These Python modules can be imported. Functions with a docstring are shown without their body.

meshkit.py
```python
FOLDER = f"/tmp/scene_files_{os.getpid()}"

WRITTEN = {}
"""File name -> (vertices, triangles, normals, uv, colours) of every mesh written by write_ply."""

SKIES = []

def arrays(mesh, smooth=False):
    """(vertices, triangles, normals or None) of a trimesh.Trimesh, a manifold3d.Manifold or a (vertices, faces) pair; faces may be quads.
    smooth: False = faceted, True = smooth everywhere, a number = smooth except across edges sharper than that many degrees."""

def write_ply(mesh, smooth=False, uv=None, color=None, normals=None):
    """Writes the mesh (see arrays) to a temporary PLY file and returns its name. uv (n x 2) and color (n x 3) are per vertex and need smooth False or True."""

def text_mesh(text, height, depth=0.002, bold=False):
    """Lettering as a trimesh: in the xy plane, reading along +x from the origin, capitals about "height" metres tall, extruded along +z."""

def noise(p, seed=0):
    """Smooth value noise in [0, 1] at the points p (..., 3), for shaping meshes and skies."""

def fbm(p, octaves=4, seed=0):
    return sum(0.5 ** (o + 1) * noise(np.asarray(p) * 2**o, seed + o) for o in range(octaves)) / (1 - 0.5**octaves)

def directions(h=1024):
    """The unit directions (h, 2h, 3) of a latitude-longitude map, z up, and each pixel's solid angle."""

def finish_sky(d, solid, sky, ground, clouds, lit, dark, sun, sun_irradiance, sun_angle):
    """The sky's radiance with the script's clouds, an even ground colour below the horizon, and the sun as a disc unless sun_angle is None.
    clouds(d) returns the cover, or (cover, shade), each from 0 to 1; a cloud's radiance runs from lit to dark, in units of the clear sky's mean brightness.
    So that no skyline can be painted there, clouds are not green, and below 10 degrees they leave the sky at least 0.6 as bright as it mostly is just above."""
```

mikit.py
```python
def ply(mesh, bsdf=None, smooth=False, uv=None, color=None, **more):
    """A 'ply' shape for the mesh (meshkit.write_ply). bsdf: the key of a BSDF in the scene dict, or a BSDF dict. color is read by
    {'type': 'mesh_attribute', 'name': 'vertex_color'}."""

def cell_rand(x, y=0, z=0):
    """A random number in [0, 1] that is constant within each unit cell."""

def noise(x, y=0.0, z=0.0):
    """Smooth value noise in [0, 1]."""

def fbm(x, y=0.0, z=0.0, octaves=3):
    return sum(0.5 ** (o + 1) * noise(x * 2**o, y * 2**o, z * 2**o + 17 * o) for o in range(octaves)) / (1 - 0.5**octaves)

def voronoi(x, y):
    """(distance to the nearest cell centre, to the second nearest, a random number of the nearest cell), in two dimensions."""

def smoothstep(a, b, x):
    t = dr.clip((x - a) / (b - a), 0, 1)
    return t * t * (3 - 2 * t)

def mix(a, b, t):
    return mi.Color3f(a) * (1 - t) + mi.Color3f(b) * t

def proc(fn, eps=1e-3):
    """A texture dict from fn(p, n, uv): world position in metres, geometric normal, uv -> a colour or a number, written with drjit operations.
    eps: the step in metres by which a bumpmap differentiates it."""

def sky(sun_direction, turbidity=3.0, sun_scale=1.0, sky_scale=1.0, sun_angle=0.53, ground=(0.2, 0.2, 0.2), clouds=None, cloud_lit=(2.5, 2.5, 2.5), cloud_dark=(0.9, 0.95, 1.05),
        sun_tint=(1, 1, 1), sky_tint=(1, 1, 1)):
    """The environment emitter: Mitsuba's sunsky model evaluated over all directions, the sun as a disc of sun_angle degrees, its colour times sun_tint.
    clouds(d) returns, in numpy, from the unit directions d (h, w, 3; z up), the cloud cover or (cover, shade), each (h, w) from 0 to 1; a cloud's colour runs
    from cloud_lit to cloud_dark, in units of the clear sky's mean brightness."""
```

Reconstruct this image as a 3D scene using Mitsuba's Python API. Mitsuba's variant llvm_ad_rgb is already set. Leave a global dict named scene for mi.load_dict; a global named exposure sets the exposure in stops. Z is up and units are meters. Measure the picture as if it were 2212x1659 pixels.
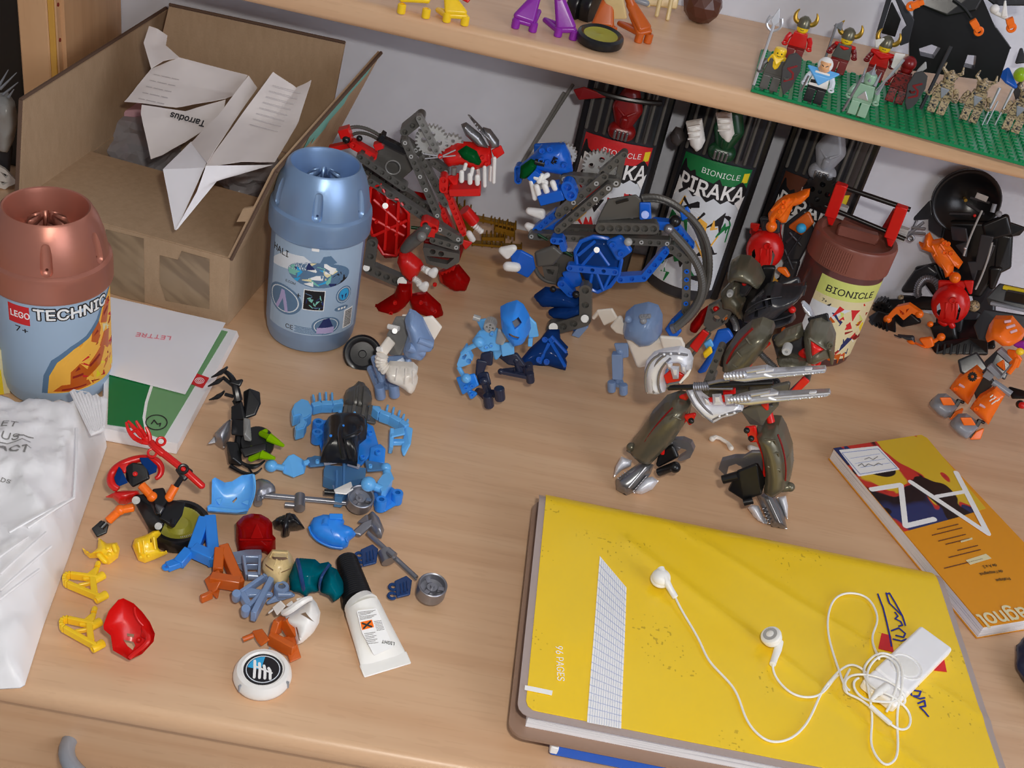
import math, random
import numpy as np, trimesh, shapely, shapely.ops
import drjit as dr, mitsuba as mi, mikit, meshkit
from scipy.spatial import Delaunay
from shapely.geometry import Polygon, LineString, Point, box as sbox
from mikit import proc, noise, fbm, voronoi, smoothstep, mix
random.seed(5); RNG = np.random.default_rng(7)
T = mi.ScalarTransform4f
A = np.array

# ---------------- camera, lights, exposure ----------------
F0 = 2350.0                                   # focal length in pixels of the 2212 x 1659 frame
YAW, PITCH, ROLL = np.radians([2.951, 34.778, 12.934])
CAM = A([0, 0, 0.5516])
FW = A([np.sin(YAW)*np.cos(PITCH), np.cos(YAW)*np.cos(PITCH), -np.sin(PITCH)])
_r = A([np.cos(YAW), -np.sin(YAW), 0]); _u = np.cross(_r, FW)
RT = np.cos(ROLL)*_r + np.sin(ROLL)*_u
UP = -np.sin(ROLL)*_r + np.cos(ROLL)*_u
exposure = 0.1
FLASH, WINDOW, ROOM = 1280.0, 3.6, 0.22
scene, labels = {'type': 'scene'}, {}
scene['camera'] = {'type': 'perspective', 'fov': float(2*np.degrees(np.arctan(1106/F0))), 'fov_axis': 'x', 'near_clip': 0.02, 'far_clip': 50.0,
                   'to_world': T().look_at(origin=CAM.tolist(), target=(CAM+FW).tolist(), up=UP.tolist())}
scene['room_light'] = {'type': 'constant', 'radiance': {'type': 'rgb', 'value': [ROOM*0.97, ROOM*0.98, ROOM*1.05]}}
_fl = CAM + RT*0.055 + UP*0.05 - FW*0.02
scene['camera_flash'] = {'type': 'rectangle', 'to_world': T().look_at(origin=_fl.tolist(), target=(_fl+FW*1.0-UP*0.05).tolist(), up=UP.tolist()) @ T().scale([0.017, 0.010, 1]),
                         'emitter': {'type': 'area', 'radiance': {'type': 'rgb', 'value': [FLASH*1.0, FLASH*0.95, FLASH*0.87]}}}
labels['camera_flash'] = {'label': 'small flash lamp of the camera that takes the picture', 'category': 'flash lamp'}
scene['window_1'] = {'type': 'rectangle', 'to_world': T().look_at(origin=[1.45, -0.75, 0.85], target=[0.0, 0.7, 0.0], up=[0, 0, 1]) @ T().scale([0.6, 0.6, 1]),
                     'emitter': {'type': 'area', 'radiance': {'type': 'rgb', 'value': [WINDOW*0.95, WINDOW*0.98, WINDOW*1.08]}}}
labels['window_1'] = {'label': 'window letting in daylight from the front right', 'kind': 'structure'}

# ---------------- helpers: pixels to points, shapes, entries ----------------
def ray(x, y):
    return (x-1106)/F0*RT - (y-829.5)/F0*UP + FW
def Z(x, y, z=0.0):
    d = ray(x, y); return CAM + d*((z-CAM[2])/d[2])
def nrm(v):
    v = A(v, float); return v/np.linalg.norm(v)
def cat(*ms):
    out = []
    for m in ms:
        out += list(cat_list(m)) if isinstance(m, (list, tuple)) else [m]
    return out[0] if len(out) == 1 else trimesh.util.concatenate(out)
def cat_list(m):
    for x in m:
        if isinstance(x, (list, tuple)): yield from cat_list(x)
        else: yield x
def thing(name, label, category, group=None):
    key, i = name, 0
    while key in labels: i += 1; key = f'{name}_{i:03d}'
    labels[key] = {'label': label, 'category': category}
    if group: labels[key]['group'] = group
    return key
def put(parent, part, mat, *ms, label=None, smooth=40, kind=None, uv=None, color=None):
    base = f'{parent}__{part}' if part else parent
    key, i = base, 0
    while key in scene: i += 1; key = f'{base}_{i:03d}'
    m = cat(*ms)
    if parent not in ('desk', 'bookcase_upright') and m.vertices[:, 2].min() < .0004: m = trimesh.Trimesh(np.c_[m.vertices[:, :2], np.maximum(m.vertices[:, 2], .0004)], m.faces, process=False)   # rests on the desk top
    scene[key] = mikit.ply(m, mat, smooth=smooth, uv=uv, color=color)
    if label or kind:
        labels[key] = {**labels.get(key, {}), **({'label': label} if label else {}), **({'kind': kind} if kind else {})}
    return key
def struct(name, mat, *ms, label=None, smooth=40):
    scene[name] = mikit.ply(cat(*ms), mat, smooth=smooth)
    labels[name] = {'kind': 'structure', **({'label': label} if label else {})}
    return name
def basis(n, up=(0, 0, 1)):
    n = nrm(n)
    if abs(n @ nrm(up)) > 0.98: up = (0, 1, 0)
    e1 = nrm(np.cross(up, n)); return e1, np.cross(n, e1), n
def placed(m, o, ex, ey, ez):
    M = np.eye(4); M[:3, 0], M[:3, 1], M[:3, 2], M[:3, 3] = ex, ey, ez, o
    m = m.copy(); m.apply_transform(M); return m
def cap(a, b, r1, r2=None, seg=14):
    a, b = A(a, float), A(b, float); r2 = r1 if r2 is None else r2
    e1, e2, n = basis(b-a); t = np.arange(seg)*2*np.pi/seg
    ring = np.cos(t)[:, None]*e1 + np.sin(t)[:, None]*e2
    v = np.vstack([a+ring*r1, b+ring*r2, [a], [b]]); i = np.arange(seg); j = (i+1) % seg
    f = np.vstack([np.stack([i, j, j+seg], 1), np.stack([i, j+seg, i+seg], 1), np.stack([i*0+2*seg, j, i], 1), np.stack([i*0+2*seg+1, i+seg, j+seg], 1)])
    return trimesh.Trimesh(v, f, process=False)
def rod(pts, r, seg=10, smoothn=0, ends=True):
    """Round tube along a polyline; r a number or one radius per point."""
    P = A(pts, float)
    if smoothn:
        t = np.linspace(0, 1, len(P)); tt = np.linspace(0, 1, smoothn)
        from scipy.interpolate import CubicSpline
        L = np.r_[0, np.cumsum(np.linalg.norm(np.diff(P, axis=0), axis=1))]; L /= L[-1]
        if np.ndim(r): r = np.interp(tt, L, r)
        P = CubicSpline(L, P)(tt)
    n = len(P); R = np.broadcast_to(np.asarray(r, float), (n,)); tan = nrm_rows(np.gradient(P, axis=0))
    e1 = basis(tan[0])[0]; t = np.arange(seg)*2*np.pi/seg; rows = []
    for k in range(n):
        e1 = nrm(e1 - tan[k]*(e1 @ tan[k])); e2 = np.cross(tan[k], e1)
        rows.append(P[k] + R[k]*(np.cos(t)[:, None]*e1 + np.sin(t)[:, None]*e2))
    v = np.vstack(rows + [[P[0]-tan[0]*R[0]*.4*ends], [P[-1]+tan[-1]*R[-1]*.4*ends]]); i = np.arange(seg); j = (i+1) % seg; f = []
    for k in range(n-1):
        a, b = k*seg, (k+1)*seg
        f += [np.stack([a+i, a+j, b+j], 1), np.stack([a+i, b+j, b+i], 1)]
    a = (n-1)*seg
    f += [np.stack([i*0+n*seg, j, i], 1), np.stack([i*0+n*seg+1, a+i, a+j], 1)]
    return trimesh.Trimesh(v, np.vstack(f), process=False)
def nrm_rows(v): return v/np.maximum(np.linalg.norm(v, axis=1, keepdims=True), 1e-12)
_ICO = {k: trimesh.creation.icosphere(subdivisions=k) for k in (1, 2, 3)}
def ball(c, r, k=2, sc=None, ax=None):
    m = _ICO[k].copy(); v = m.vertices*(A(sc if sc is not None else (1, 1, 1))*r)
    if ax is not None: v = v @ np.array(ax)
    return trimesh.Trimesh(v + A(c, float), m.faces, process=False)
def hull(pts, r=0.0, k=1):
    P = np.vstack([A(p, float) for p in pts])
    if r: P = (P[:, None] + _ICO[k].vertices[None]*r).reshape(-1, 3)
    return trimesh.convex.convex_hull(P)
def obox(c, ax, ay, az, bev=0.0):
    """Box about c with half axes ax, ay, az; edges chamfered by bev metres."""
    c, H = A(c, float), [A(v, float) for v in (ax, ay, az)]; L = [np.linalg.norm(h) for h in H]; E_ = [h/l for h, l in zip(H, L)]
    b = min(bev, min(L)*.8); pts = []
    for s in np.ndindex(2, 2, 2):
        s = A(s)*2-1
        if b <= 0: pts.append(c+sum(q*h for q, h in zip(s, H)))
        else:
            for k in range(3):
                pts.append(c+sum(q*e*(l-(b if j != k else 0)) for j, (q, e, l) in enumerate(zip(s, E_, L))))
    return trimesh.convex.convex_hull(A(pts))
def box3(x0, x1, y0, y1, z0, z1, bev=0.0):
    return obox(((x0+x1)/2, (y0+y1)/2, (z0+z1)/2), ((x1-x0)/2, 0, 0), (0, (y1-y0)/2, 0), (0, 0, (z1-z0)/2), bev)
def lathe(prof, o, axis=(0, 0, 1), seg=32, close=False):
    """Revolves the (radius, height) profile about the axis through o."""
    e1, e2, n = basis(axis); P = A(prof, float); t = np.arange(seg)*2*np.pi/seg
    ring = np.cos(t)[:, None]*e1 + np.sin(t)[:, None]*e2
    v = (A(o)+P[:, 1][:, None, None]*n + P[:, 0][:, None, None]*ring[None]).reshape(-1, 3); m = len(P); f = []; i = np.arange(seg); j = (i+1) % seg
    for k in range(m if close else m-1):
        a, b = k*seg, ((k+1) % m)*seg
        f += [np.stack([a+i, a+j, b+j], 1), np.stack([a+i, b+j, b+i], 1)]
    return trimesh.Trimesh(v, np.vstack(f), process=False)
def torus(c, axis, R, r, seg=28, sg=10, a0=0, a1=360, up=(0, 0, 1)):
    e1, e2, n = basis(axis, up); t = np.radians(np.linspace(a0, a1, seg))
    P = A(c)+R*(np.cos(t)[:, None]*e1+np.sin(t)[:, None]*e2)
    return rod(P, r, sg, ends=(a1-a0) < 359)
def prism(poly, o, ex, ey, ez, t, bev=0.0):
    """The shapely polygon (in the ex, ey plane about o), solid from o back along -ez by t; bev rounds the front rim by one step."""
    ms = []
    for g in getattr(poly, 'geoms', [poly]):
        if g.is_empty or g.area < 1e-10: continue
        g = g.buffer(0)
        for h in getattr(g, 'geoms', [g]):
            inn = h.buffer(-bev) if bev else None
            if bev and not inn.is_empty and inn.geom_type == 'Polygon' and len(inn.interiors) == len(h.interiors) == 0 and h.exterior.is_simple:
                n = max(24, len(h.exterior.coords)); ss = np.linspace(0, 1, n, endpoint=False)
                ms.append(placed(trimesh.creation.extrude_polygon(h, t-bev, engine='earcut'), A(o)-A(ez)*t, ex, ey, ez))
                ms.append(placed(trimesh.creation.extrude_polygon(inn, bev*1.0, engine='earcut'), A(o)-A(ez)*bev*1.0, ex, ey, ez))
            else:
                ms.append(placed(trimesh.creation.extrude_polygon(h, t, engine='earcut'), A(o)-A(ez)*t, ex, ey, ez))
    return cat(ms)
def capsule(l, w, n=8):
    return LineString([(-l/2, 0), (l/2, 0)]).buffer(w/2, quad_segs=n)
class Fig:
    """A plane in the scene (origin o, normal n towards the viewer's side); p() gives the point of a picture pixel on it, d millimetres in front of it."""
    def __init__(s, o, n, up=(0, 0, 1)):
        s.o, s.n = A(o, float), nrm(n); s.ex, s.ey, _ = basis(s.n, up)
        s.u0 = s.u = ((s.o-CAM) @ FW)/F0                # metres per picture pixel here
        s.k, s.x0, s.y0 = 1.0, 0.0, 0.0
    def zoom(s, k, x0, y0):
        """From here on pixels are counted in an enlargement by k of the picture that starts at (x0, y0)."""
        s.k, s.x0, s.y0 = k, x0, y0; s.u = s.u0/k; return s
    def p(s, x, y, d=0.0):
        q = ray(s.x0+x/s.k, s.y0+y/s.k); o = s.o+s.n*d/1000; return CAM+q*(((o-CAM) @ s.n)/(q @ s.n))
    def pts(s, L, d=0.0): return A([s.p(q[0], q[1], (q[2] if len(q) > 2 else 0)+d) for q in L])
    def to2(s, L, d=0.0):
        P = s.pts(L, d)-s.o; return np.stack([P @ s.ex, P @ s.ey], 1)
    def cap(s, a, b, r1, r2=None, seg=14): return cap(s.p(*a), s.p(*b), r1*s.u, None if r2 is None else r2*s.u, seg)
    def rod(s, L, r, seg=10, n=0, d=0): return rod(s.pts(L, d), A(r)*s.u, seg, n)
    def ball(s, c, r, k=2, sc=None): return ball(s.p(*c), r*s.u, k, sc, None if sc is None else [s.ex, s.ey, s.n])
    def hull(s, L, r=0.0, k=1, d=0): return hull(s.pts(L, d), r*s.u, k)
    def poly(s, L, d, t, holes=(), bev=0.0, rnd=0.0):
        P = Polygon(s.to2(L, d)).buffer(0)
        if rnd: P = P.buffer(-rnd*s.u).buffer(2*rnd*s.u).buffer(-rnd*s.u)
        for h in holes:
            P = P.difference(Point(s.to2([h[:2]], d)[0]).buffer(h[2]*s.u, quad_segs=4) if np.isscalar(h[0]) else Polygon(s.to2(h, d)).buffer(0))
        return prism(P, s.o+s.n*d/1000, s.ex, s.ey, s.n, t/1000, bev/1000)
    def shape(s, P, d, t): return prism(P, s.o+s.n*d/1000, s.ex, s.ey, s.n, t/1000)
    def ribbon(s, L, w, d, t=0.2): return s.shape(LineString(s.to2(L, d)).buffer(w*s.u/2, quad_segs=3), d, t)
    def bar(s, a, b, w, t, bev=0.4):
        a, b = s.p(*a), s.p(*b); x = nrm(b-a); y = nrm(np.cross(s.n, x)); z = np.cross(x, y)
        return obox((a+b)/2, (b-a)/2, y*w*s.u/2, z*t/2000, bev/1000)
    def beam(s, a, b, w, t, n=0, blind=True):
        """Rounded beam with n round holes from a to b (hole centres), w pixels wide and t mm thick."""
        a, b = s.p(*a), s.p(*b); l = np.linalg.norm(b-a); w = w*s.u; x = (b-a)/l; y = nrm(np.cross(s.n, x)); z = np.cross(x, y); t = t/1000
        C = capsule(l, w, 5); H = C
        for k in range(n): H = H.difference(Point(-l/2+l*k/max(n-1, 1), 0).buffer(w*.30, quad_segs=3))
        c = (a+b)/2
        if not n: return prism(C, c+z*t/2, x, y, z, t, .0005)
        return cat(prism(H, c+z*t/2, x, y, z, t*.4), prism(C, c+z*t*.1, x, y, z, t*.6))
    def pins(s, a, b, w, t, n, which, r=.3):
        a, b = s.p(*a), s.p(*b); w = w*s.u; x = nrm(b-a); y = nrm(np.cross(s.n, x)); z = np.cross(x, y); ms = []
        for k in which:
            c = a+(b-a)*k/max(n-1, 1)+z*t/2000
            ms.append(lathe([(w*.14, -.0012), (w*.14, .0004), (w*r, .0004), (w*r, -.0012)], c, z, 10))
        return cat(ms)
    def pillow(s, L, d, bulge, t=1.5, holes=(), n=16, pw=.5, solid=False, dz=None, wob=0.0, seed=0):
        """A sheet with the outline L that bulges towards the viewer: a shell t mm thick, or solid down to its plane."""
        P = Polygon(s.to2(L, d)).buffer(0); full = P
        for h in holes: P = P.difference(Point(s.to2([h[:2]], d)[0]).buffer(h[2]*s.u, quad_segs=3) if np.isscalar(h[0]) else Polygon(s.to2(h, d)).buffer(0))
        if P.geom_type != 'Polygon': P = max(P.geoms, key=lambda g: g.area)
        st = math.sqrt(full.area)/n; rings = [P.exterior]+list(P.interiors); B = []
        for g in rings:
            m = max(6, int(g.length/st)); cs = A(g.coords)[:-1]
            B += [A(g.interpolate(q*g.length/m).coords[0]) for q in range(m)]
            B += [c for c in cs]
        x0, y0, x1, y1 = P.bounds; gx, gy = np.meshgrid(np.arange(x0, x1, st), np.arange(y0, y1, st)); gx = gx+(np.arange(gx.shape[0]) % 2)[:, None]*st/2
        G = np.stack([gx.ravel(), gy.ravel()], 1); ok = shapely.contains_xy(P, G[:, 0], G[:, 1]); G = G[ok]
        if len(G): G = G[shapely.distance(P.boundary, shapely.points(G)) > st*.45]
        B = np.unique(np.round(A(B), 7), axis=0); V = np.vstack([B, G]); tri = Delaunay(V).simplices
        c = V[tri].mean(1); ok = shapely.contains_xy(P.buffer(st*.02), c[:, 0], c[:, 1]); tri = tri[ok]
        a = V[tri]; ar = (a[:, 1, 0]-a[:, 0, 0])*(a[:, 2, 1]-a[:, 0, 1])-(a[:, 1, 1]-a[:, 0, 1])*(a[:, 2, 0]-a[:, 0, 0]); tri = tri[abs(ar) > 1e-12]; ar = ar[abs(ar) > 1e-12]
        tri[ar < 0] = tri[ar < 0][:, ::-1]
        D = shapely.distance(full.exterior, shapely.points(V)); D = np.where(shapely.contains_xy(full, V[:, 0], V[:, 1]), D, 0); q = np.clip(D/max(D.max(), 1e-9), 0, 1)
        h = bulge/1000*(1-(1-q)**2)**pw
        if wob: h = h+wob/1000*(meshkit.fbm(np.c_[V/(st*3.2), np.full(len(V), seed)], 3)-.5)*np.minimum(q*4, 1)
        if dz is not None: h = h+dz(V-V.mean(0))/1000
        O = s.o+s.n*d/1000
        top = O+V[:, :1]*s.ex+V[:, 1:]*s.ey+h[:, None]*s.n
        bot = O+V[:, :1]*s.ex+V[:, 1:]*s.ey+((h*0-t/1000) if solid else h-t/1000)[:, None]*s.n
        e = np.sort(np.vstack([tri[:, [0, 1]], tri[:, [1, 2]], tri[:, [2, 0]]]), 1); d_ = np.vstack([tri[:, [0, 1]], tri[:, [1, 2]], tri[:, [2, 0]]])
        _, inv, cnt = np.unique(e, axis=0, return_inverse=True, return_counts=True); be = d_[cnt[inv.ravel()] == 1]; N = len(V)
        side = np.vstack([np.stack([be[:, 0], be[:, 0]+N, be[:, 1]+N], 1), np.stack([be[:, 0], be[:, 1]+N, be[:, 1]], 1)])
        return trimesh.Trimesh(np.vstack([top, bot]), np.vstack([tri, tri[:, ::-1]+N, side]), process=False)
    def gear(s, c, r, t, teeth, ax=None):
        c = s.p(*c); r = r*s.u; th = np.arange(teeth*4)*2*np.pi/(teeth*4); R = r*np.where((np.arange(teeth*4) % 4) < 2, 1, .84)
        P = Polygon(np.stack([R*np.cos(th), R*np.sin(th)], 1))
        for k in range(4): P = P.difference(Point(.48*r*np.cos(k*np.pi/2), .48*r*np.sin(k*np.pi/2)).buffer(.17*r, quad_segs=3))
        P = P.difference(Point(0, 0).buffer(.13*r, quad_segs=2)); n = s.n if ax is None else nrm(ax); e1, e2, n = basis(n)
        return prism(P, c+n*t/2000, e1, e2, n, t/1000)
    def text(s, txt, x, y, h, ang=0, d=0.0, t=0.2, sx=1.0, bold=False, flip=False):
        """Lettering on the plane: baseline start at pixel (x, y), capitals h pixels tall, turned by ang degrees (in the plane)."""
        m = meshkit.text_mesh(txt, h*s.u, t/1000, bold); m.apply_scale([sx, 1, 1]); a = math.radians(ang)
        ex, ey = math.cos(a)*s.ex+math.sin(a)*s.ey, -math.sin(a)*s.ex+math.cos(a)*s.ey
        return placed(m, s.p(x, y, d), ex, ey, s.n)
def stand(x, y, z=0.0, tilt=0.0, yaw=0.0):
    """Upright plane through the point of pixel (x, y) on the level z, facing the camera (turned by yaw, leaning back by tilt degrees)."""
    o = Z(x, y, z); n = CAM-o; n[2] = 0; n = nrm(n); a = math.radians(yaw)
    n = A([n[0]*math.cos(a)-n[1]*math.sin(a), n[0]*math.sin(a)+n[1]*math.cos(a), 0])
    n = nrm(n*math.cos(math.radians(tilt))+A([0, 0, math.sin(math.radians(tilt))])); return Fig(o, n)
def lean(x, y, z=0.0, tilt=45.0): return stand(x, y, z, tilt)
def flat(x, y, z=0.0): return Fig(Z(x, y, z), (0, 0, 1), (0, 1, 0))

# ---------------- materials ----------------
def rgb(c): return {'type': 'rgb', 'value': [float(x) for x in c]}
def mat(name, bsdf): scene[name] = bsdf if bsdf['type'] in ('twosided', 'dielectric', 'thindielectric', 'principledthin') or bsdf.get('spec_trans') else {'type': 'twosided', 'bsdf': bsdf}
def plastic(name, c, rough=.28, **k): mat(name, {'type': 'principled', 'base_color': rgb(c) if not isinstance(c, dict) else c, 'roughness': rough, 'specular': .5, **k})
def srgb(*c): return [((x/255+.055)/1.055)**2.4 if x > 10 else x/255/12.92 for x in c]
for _n, _c in dict(red=(206, 24, 20), dark_red=(120, 12, 14), blue=(18, 92, 196), mid_blue=(40, 130, 225), sky_blue=(98, 172, 232), sand_blue=(118, 142, 180), navy=(34, 40, 62), ink_blue=(24, 58, 110),
                   dark_grey=(84, 82, 78), mid_grey=(120, 119, 116), light_grey=(168, 168, 166), black=(20, 20, 22), charcoal=(48, 49, 54), white=(232, 230, 226), bone_white=(226, 218, 206), yellow=(246, 204, 34), orange=(244, 112, 22),
                   rust_orange=(190, 88, 24), purple=(134, 36, 156), tan=(214, 188, 134), brown=(84, 46, 34), green=(14, 128, 76), forest_green=(16, 62, 36), lime=(150, 190, 30), cool_grey=(140, 144, 152), sandy=(160, 138, 104), pale_green=(140, 176, 150), skin=(226, 170, 120)).items():
    plastic(_n, srgb(*_c))
for _n, _c, _r in (('gunmetal', (112, 108, 92), .30), ('steel', (146, 146, 148), .3), ('silver', (218, 220, 226), .36), ('gold', (190, 150, 60), .3), ('dull_steel', (152, 152, 158), .36), ('bronze_gold', (150, 112, 30), .35), ('copper', (184, 120, 102), .36), ('can_blue', (138, 168, 206), .36)):
    mat(_n, {'type': 'principled', 'base_color': rgb(srgb(*_c)), 'roughness': _r, 'metallic': .8 if _n not in ('copper', 'can_blue', 'gunmetal') else .55, 'specular': .5})
def speckle(name, a, b, k=900): mat(name, {'type': 'principled', 'base_color': proc(lambda p, n, uv: mix(srgb(*a), srgb(*b), smoothstep(.5, .62, fbm(p.x*k, p.y*k, p.z*k, 2)))), 'roughness': .35})
speckle('sandy', (176, 154, 118), (92, 80, 66)); speckle('speckled_red', (120, 18, 18), (52, 14, 14))
mat('pearl_silver', {'type': 'principled', 'base_color': rgb(srgb(226, 228, 235)), 'roughness': .38, 'metallic': .25, 'specular': .5})
mat('matt_charcoal', {'type': 'principled', 'base_color': rgb(srgb(62, 60, 60)), 'roughness': .6, 'specular': .3})
def clear(name, c, rough=.08, alpha=.5):
    """Tinted see-through plastic: a thin coloured sheet whose colour filters what is behind."""
    mat(name, {'type': 'principled', 'base_color': rgb(srgb(*c)), 'roughness': rough, 'specular': .5, 'spec_trans': alpha, 'eta': 1.35} if False else {'type': 'principledthin', 'base_color': rgb(srgb(*c)), 'roughness': rough, 'spec_trans': alpha, 'diff_trans': .7, 'eta': 1.3})
clear('clear_red', (200, 18, 16), .15, .35); clear('clear_lime', (176, 226, 12), .1, .35); clear('clear_teal', (0, 122, 140), .12, .2); clear('clear_blue', (30, 80, 160), .12, .3)
clear('clear_smoke', (120, 112, 110), .1, .55); clear('clear_film', (226, 224, 230), .1, .5); clear('clear_jar', (196, 150, 146), .1, .8); clear('clear_green', (10, 110, 50), .1, .3); clear('clear_sky', (120, 180, 230), .1, .4)
def drape(m, surf, off=.0003, size=.005):
    """Lays a flat mesh onto the top of another: every vertex is lifted to that surface."""
    from scipy.interpolate import LinearNDInterpolator
    S = A(surf.vertices); S = S[:len(S)//2]; m = cat(m); m = m.subdivide_to_size(size, max_iter=8); v = A(m.vertices)
    z = LinearNDInterpolator(S[:, :2], S[:, 2])(v[:, :2]); lo = v[:, 2].min(); z = np.where(np.isnan(z), v[:, 2], z+off+np.clip(v[:, 2]-lo, 0, .0004)); return trimesh.Trimesh(np.c_[v[:, :2], z], m.faces, process=False)
def hose(f, L, r, n=60, d=0, amp=.13, ribs=None):
    P = f.pts(L, d); k = len(P); m = n; rr = np.where(np.arange(m) % 2 == 0, 1.0, 1-amp)*r*f.u
    from scipy.interpolate import CubicSpline
    l = np.r_[0, np.cumsum(np.linalg.norm(np.diff(P, axis=0), axis=1))]; Q = CubicSpline(l/l[-1], P)(np.linspace(0, 1, m)); return rod(Q, rr, 8)
def wood(base, dark, sx=5.0, sy=95.0, up=False):
    def fn(p, n, uv):
        a, b, c = (p.x, p.y, p.z) if not up else (p.z, p.x+p.y, p.y)
        g = fbm(a*sx+fbm(a*2, b*9, c*9)*1.2, b*sy, c*sy, 4); l = fbm(a*1.7, b*14, c*14, 3); k = smoothstep(.5, .8, g)*smoothstep(.3, .8, l)*.32
        fl = smoothstep(.72, .8, noise(a*55, b*700, c*300))*.15
        return mix(mix(base, dark, (g-.5)*.8+.4), [d*.86 for d in dark], dr.clip(k*.75+fl, 0, 1))
    return proc(fn)
mat('beech', {'type': 'principled', 'base_color': wood(srgb(218, 182, 146), srgb(200, 156, 118)), 'roughness': .36, 'specular': .45})
mat('beech_upright', {'type': 'principled', 'base_color': wood(srgb(208, 166, 124), srgb(186, 140, 100), 4, 70, True), 'roughness': .42, 'specular': .4})
mat('edge_band', {'type': 'principled', 'base_color': wood(srgb(206, 158, 70), srgb(186, 132, 52), 4, 70, True), 'roughness': .4})
mat('wall_paint', {'type': 'diffuse', 'reflectance': proc(lambda p, n, uv: mix(srgb(222, 225, 235), srgb(214, 217, 227), fbm(p.x*40, p.z*40, 0, 3)))})
def card(p, n, uv): return mix(srgb(184, 157, 128), srgb(166, 139, 110), fbm(p.x*260, p.y*260, p.z*60, 3)*.7+.3*noise(p.x*900, p.z*900, p.y*900))
mat('cardboard', {'type': 'principled', 'base_color': proc(card), 'roughness': .8, 'specular': .2})
mat('cardboard_edge', {'type': 'principled', 'base_color': rgb(srgb(96, 74, 60)), 'roughness': .9})
mat('packing_tape', {'type': 'principled', 'base_color': proc(lambda p, n, uv: mix(srgb(156, 134, 108), srgb(132, 112, 90), smoothstep(.4, .7, fbm(p.x*60+p.z*90, p.z*30, 0, 3)))), 'roughness': .3, 'specular': .5})
mat('paper', {'type': 'principled', 'base_color': proc(lambda p, n, uv: mix(srgb(226, 218, 214), srgb(214, 206, 204), fbm(p.x*50, p.y*50, p.z*50, 3))), 'roughness': .8, 'specular': .15})
mat('white_paper', {'type': 'principled', 'base_color': rgb(srgb(236, 234, 238)), 'roughness': .75, 'specular': .2})
mat('page_edge', {'type': 'principled', 'base_color': proc(lambda p, n, uv: mix(srgb(232, 230, 230), srgb(200, 198, 200), smoothstep(.5, .8, noise(p.z*2600, p.x*20, p.y*20)))), 'roughness': .8})
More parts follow.
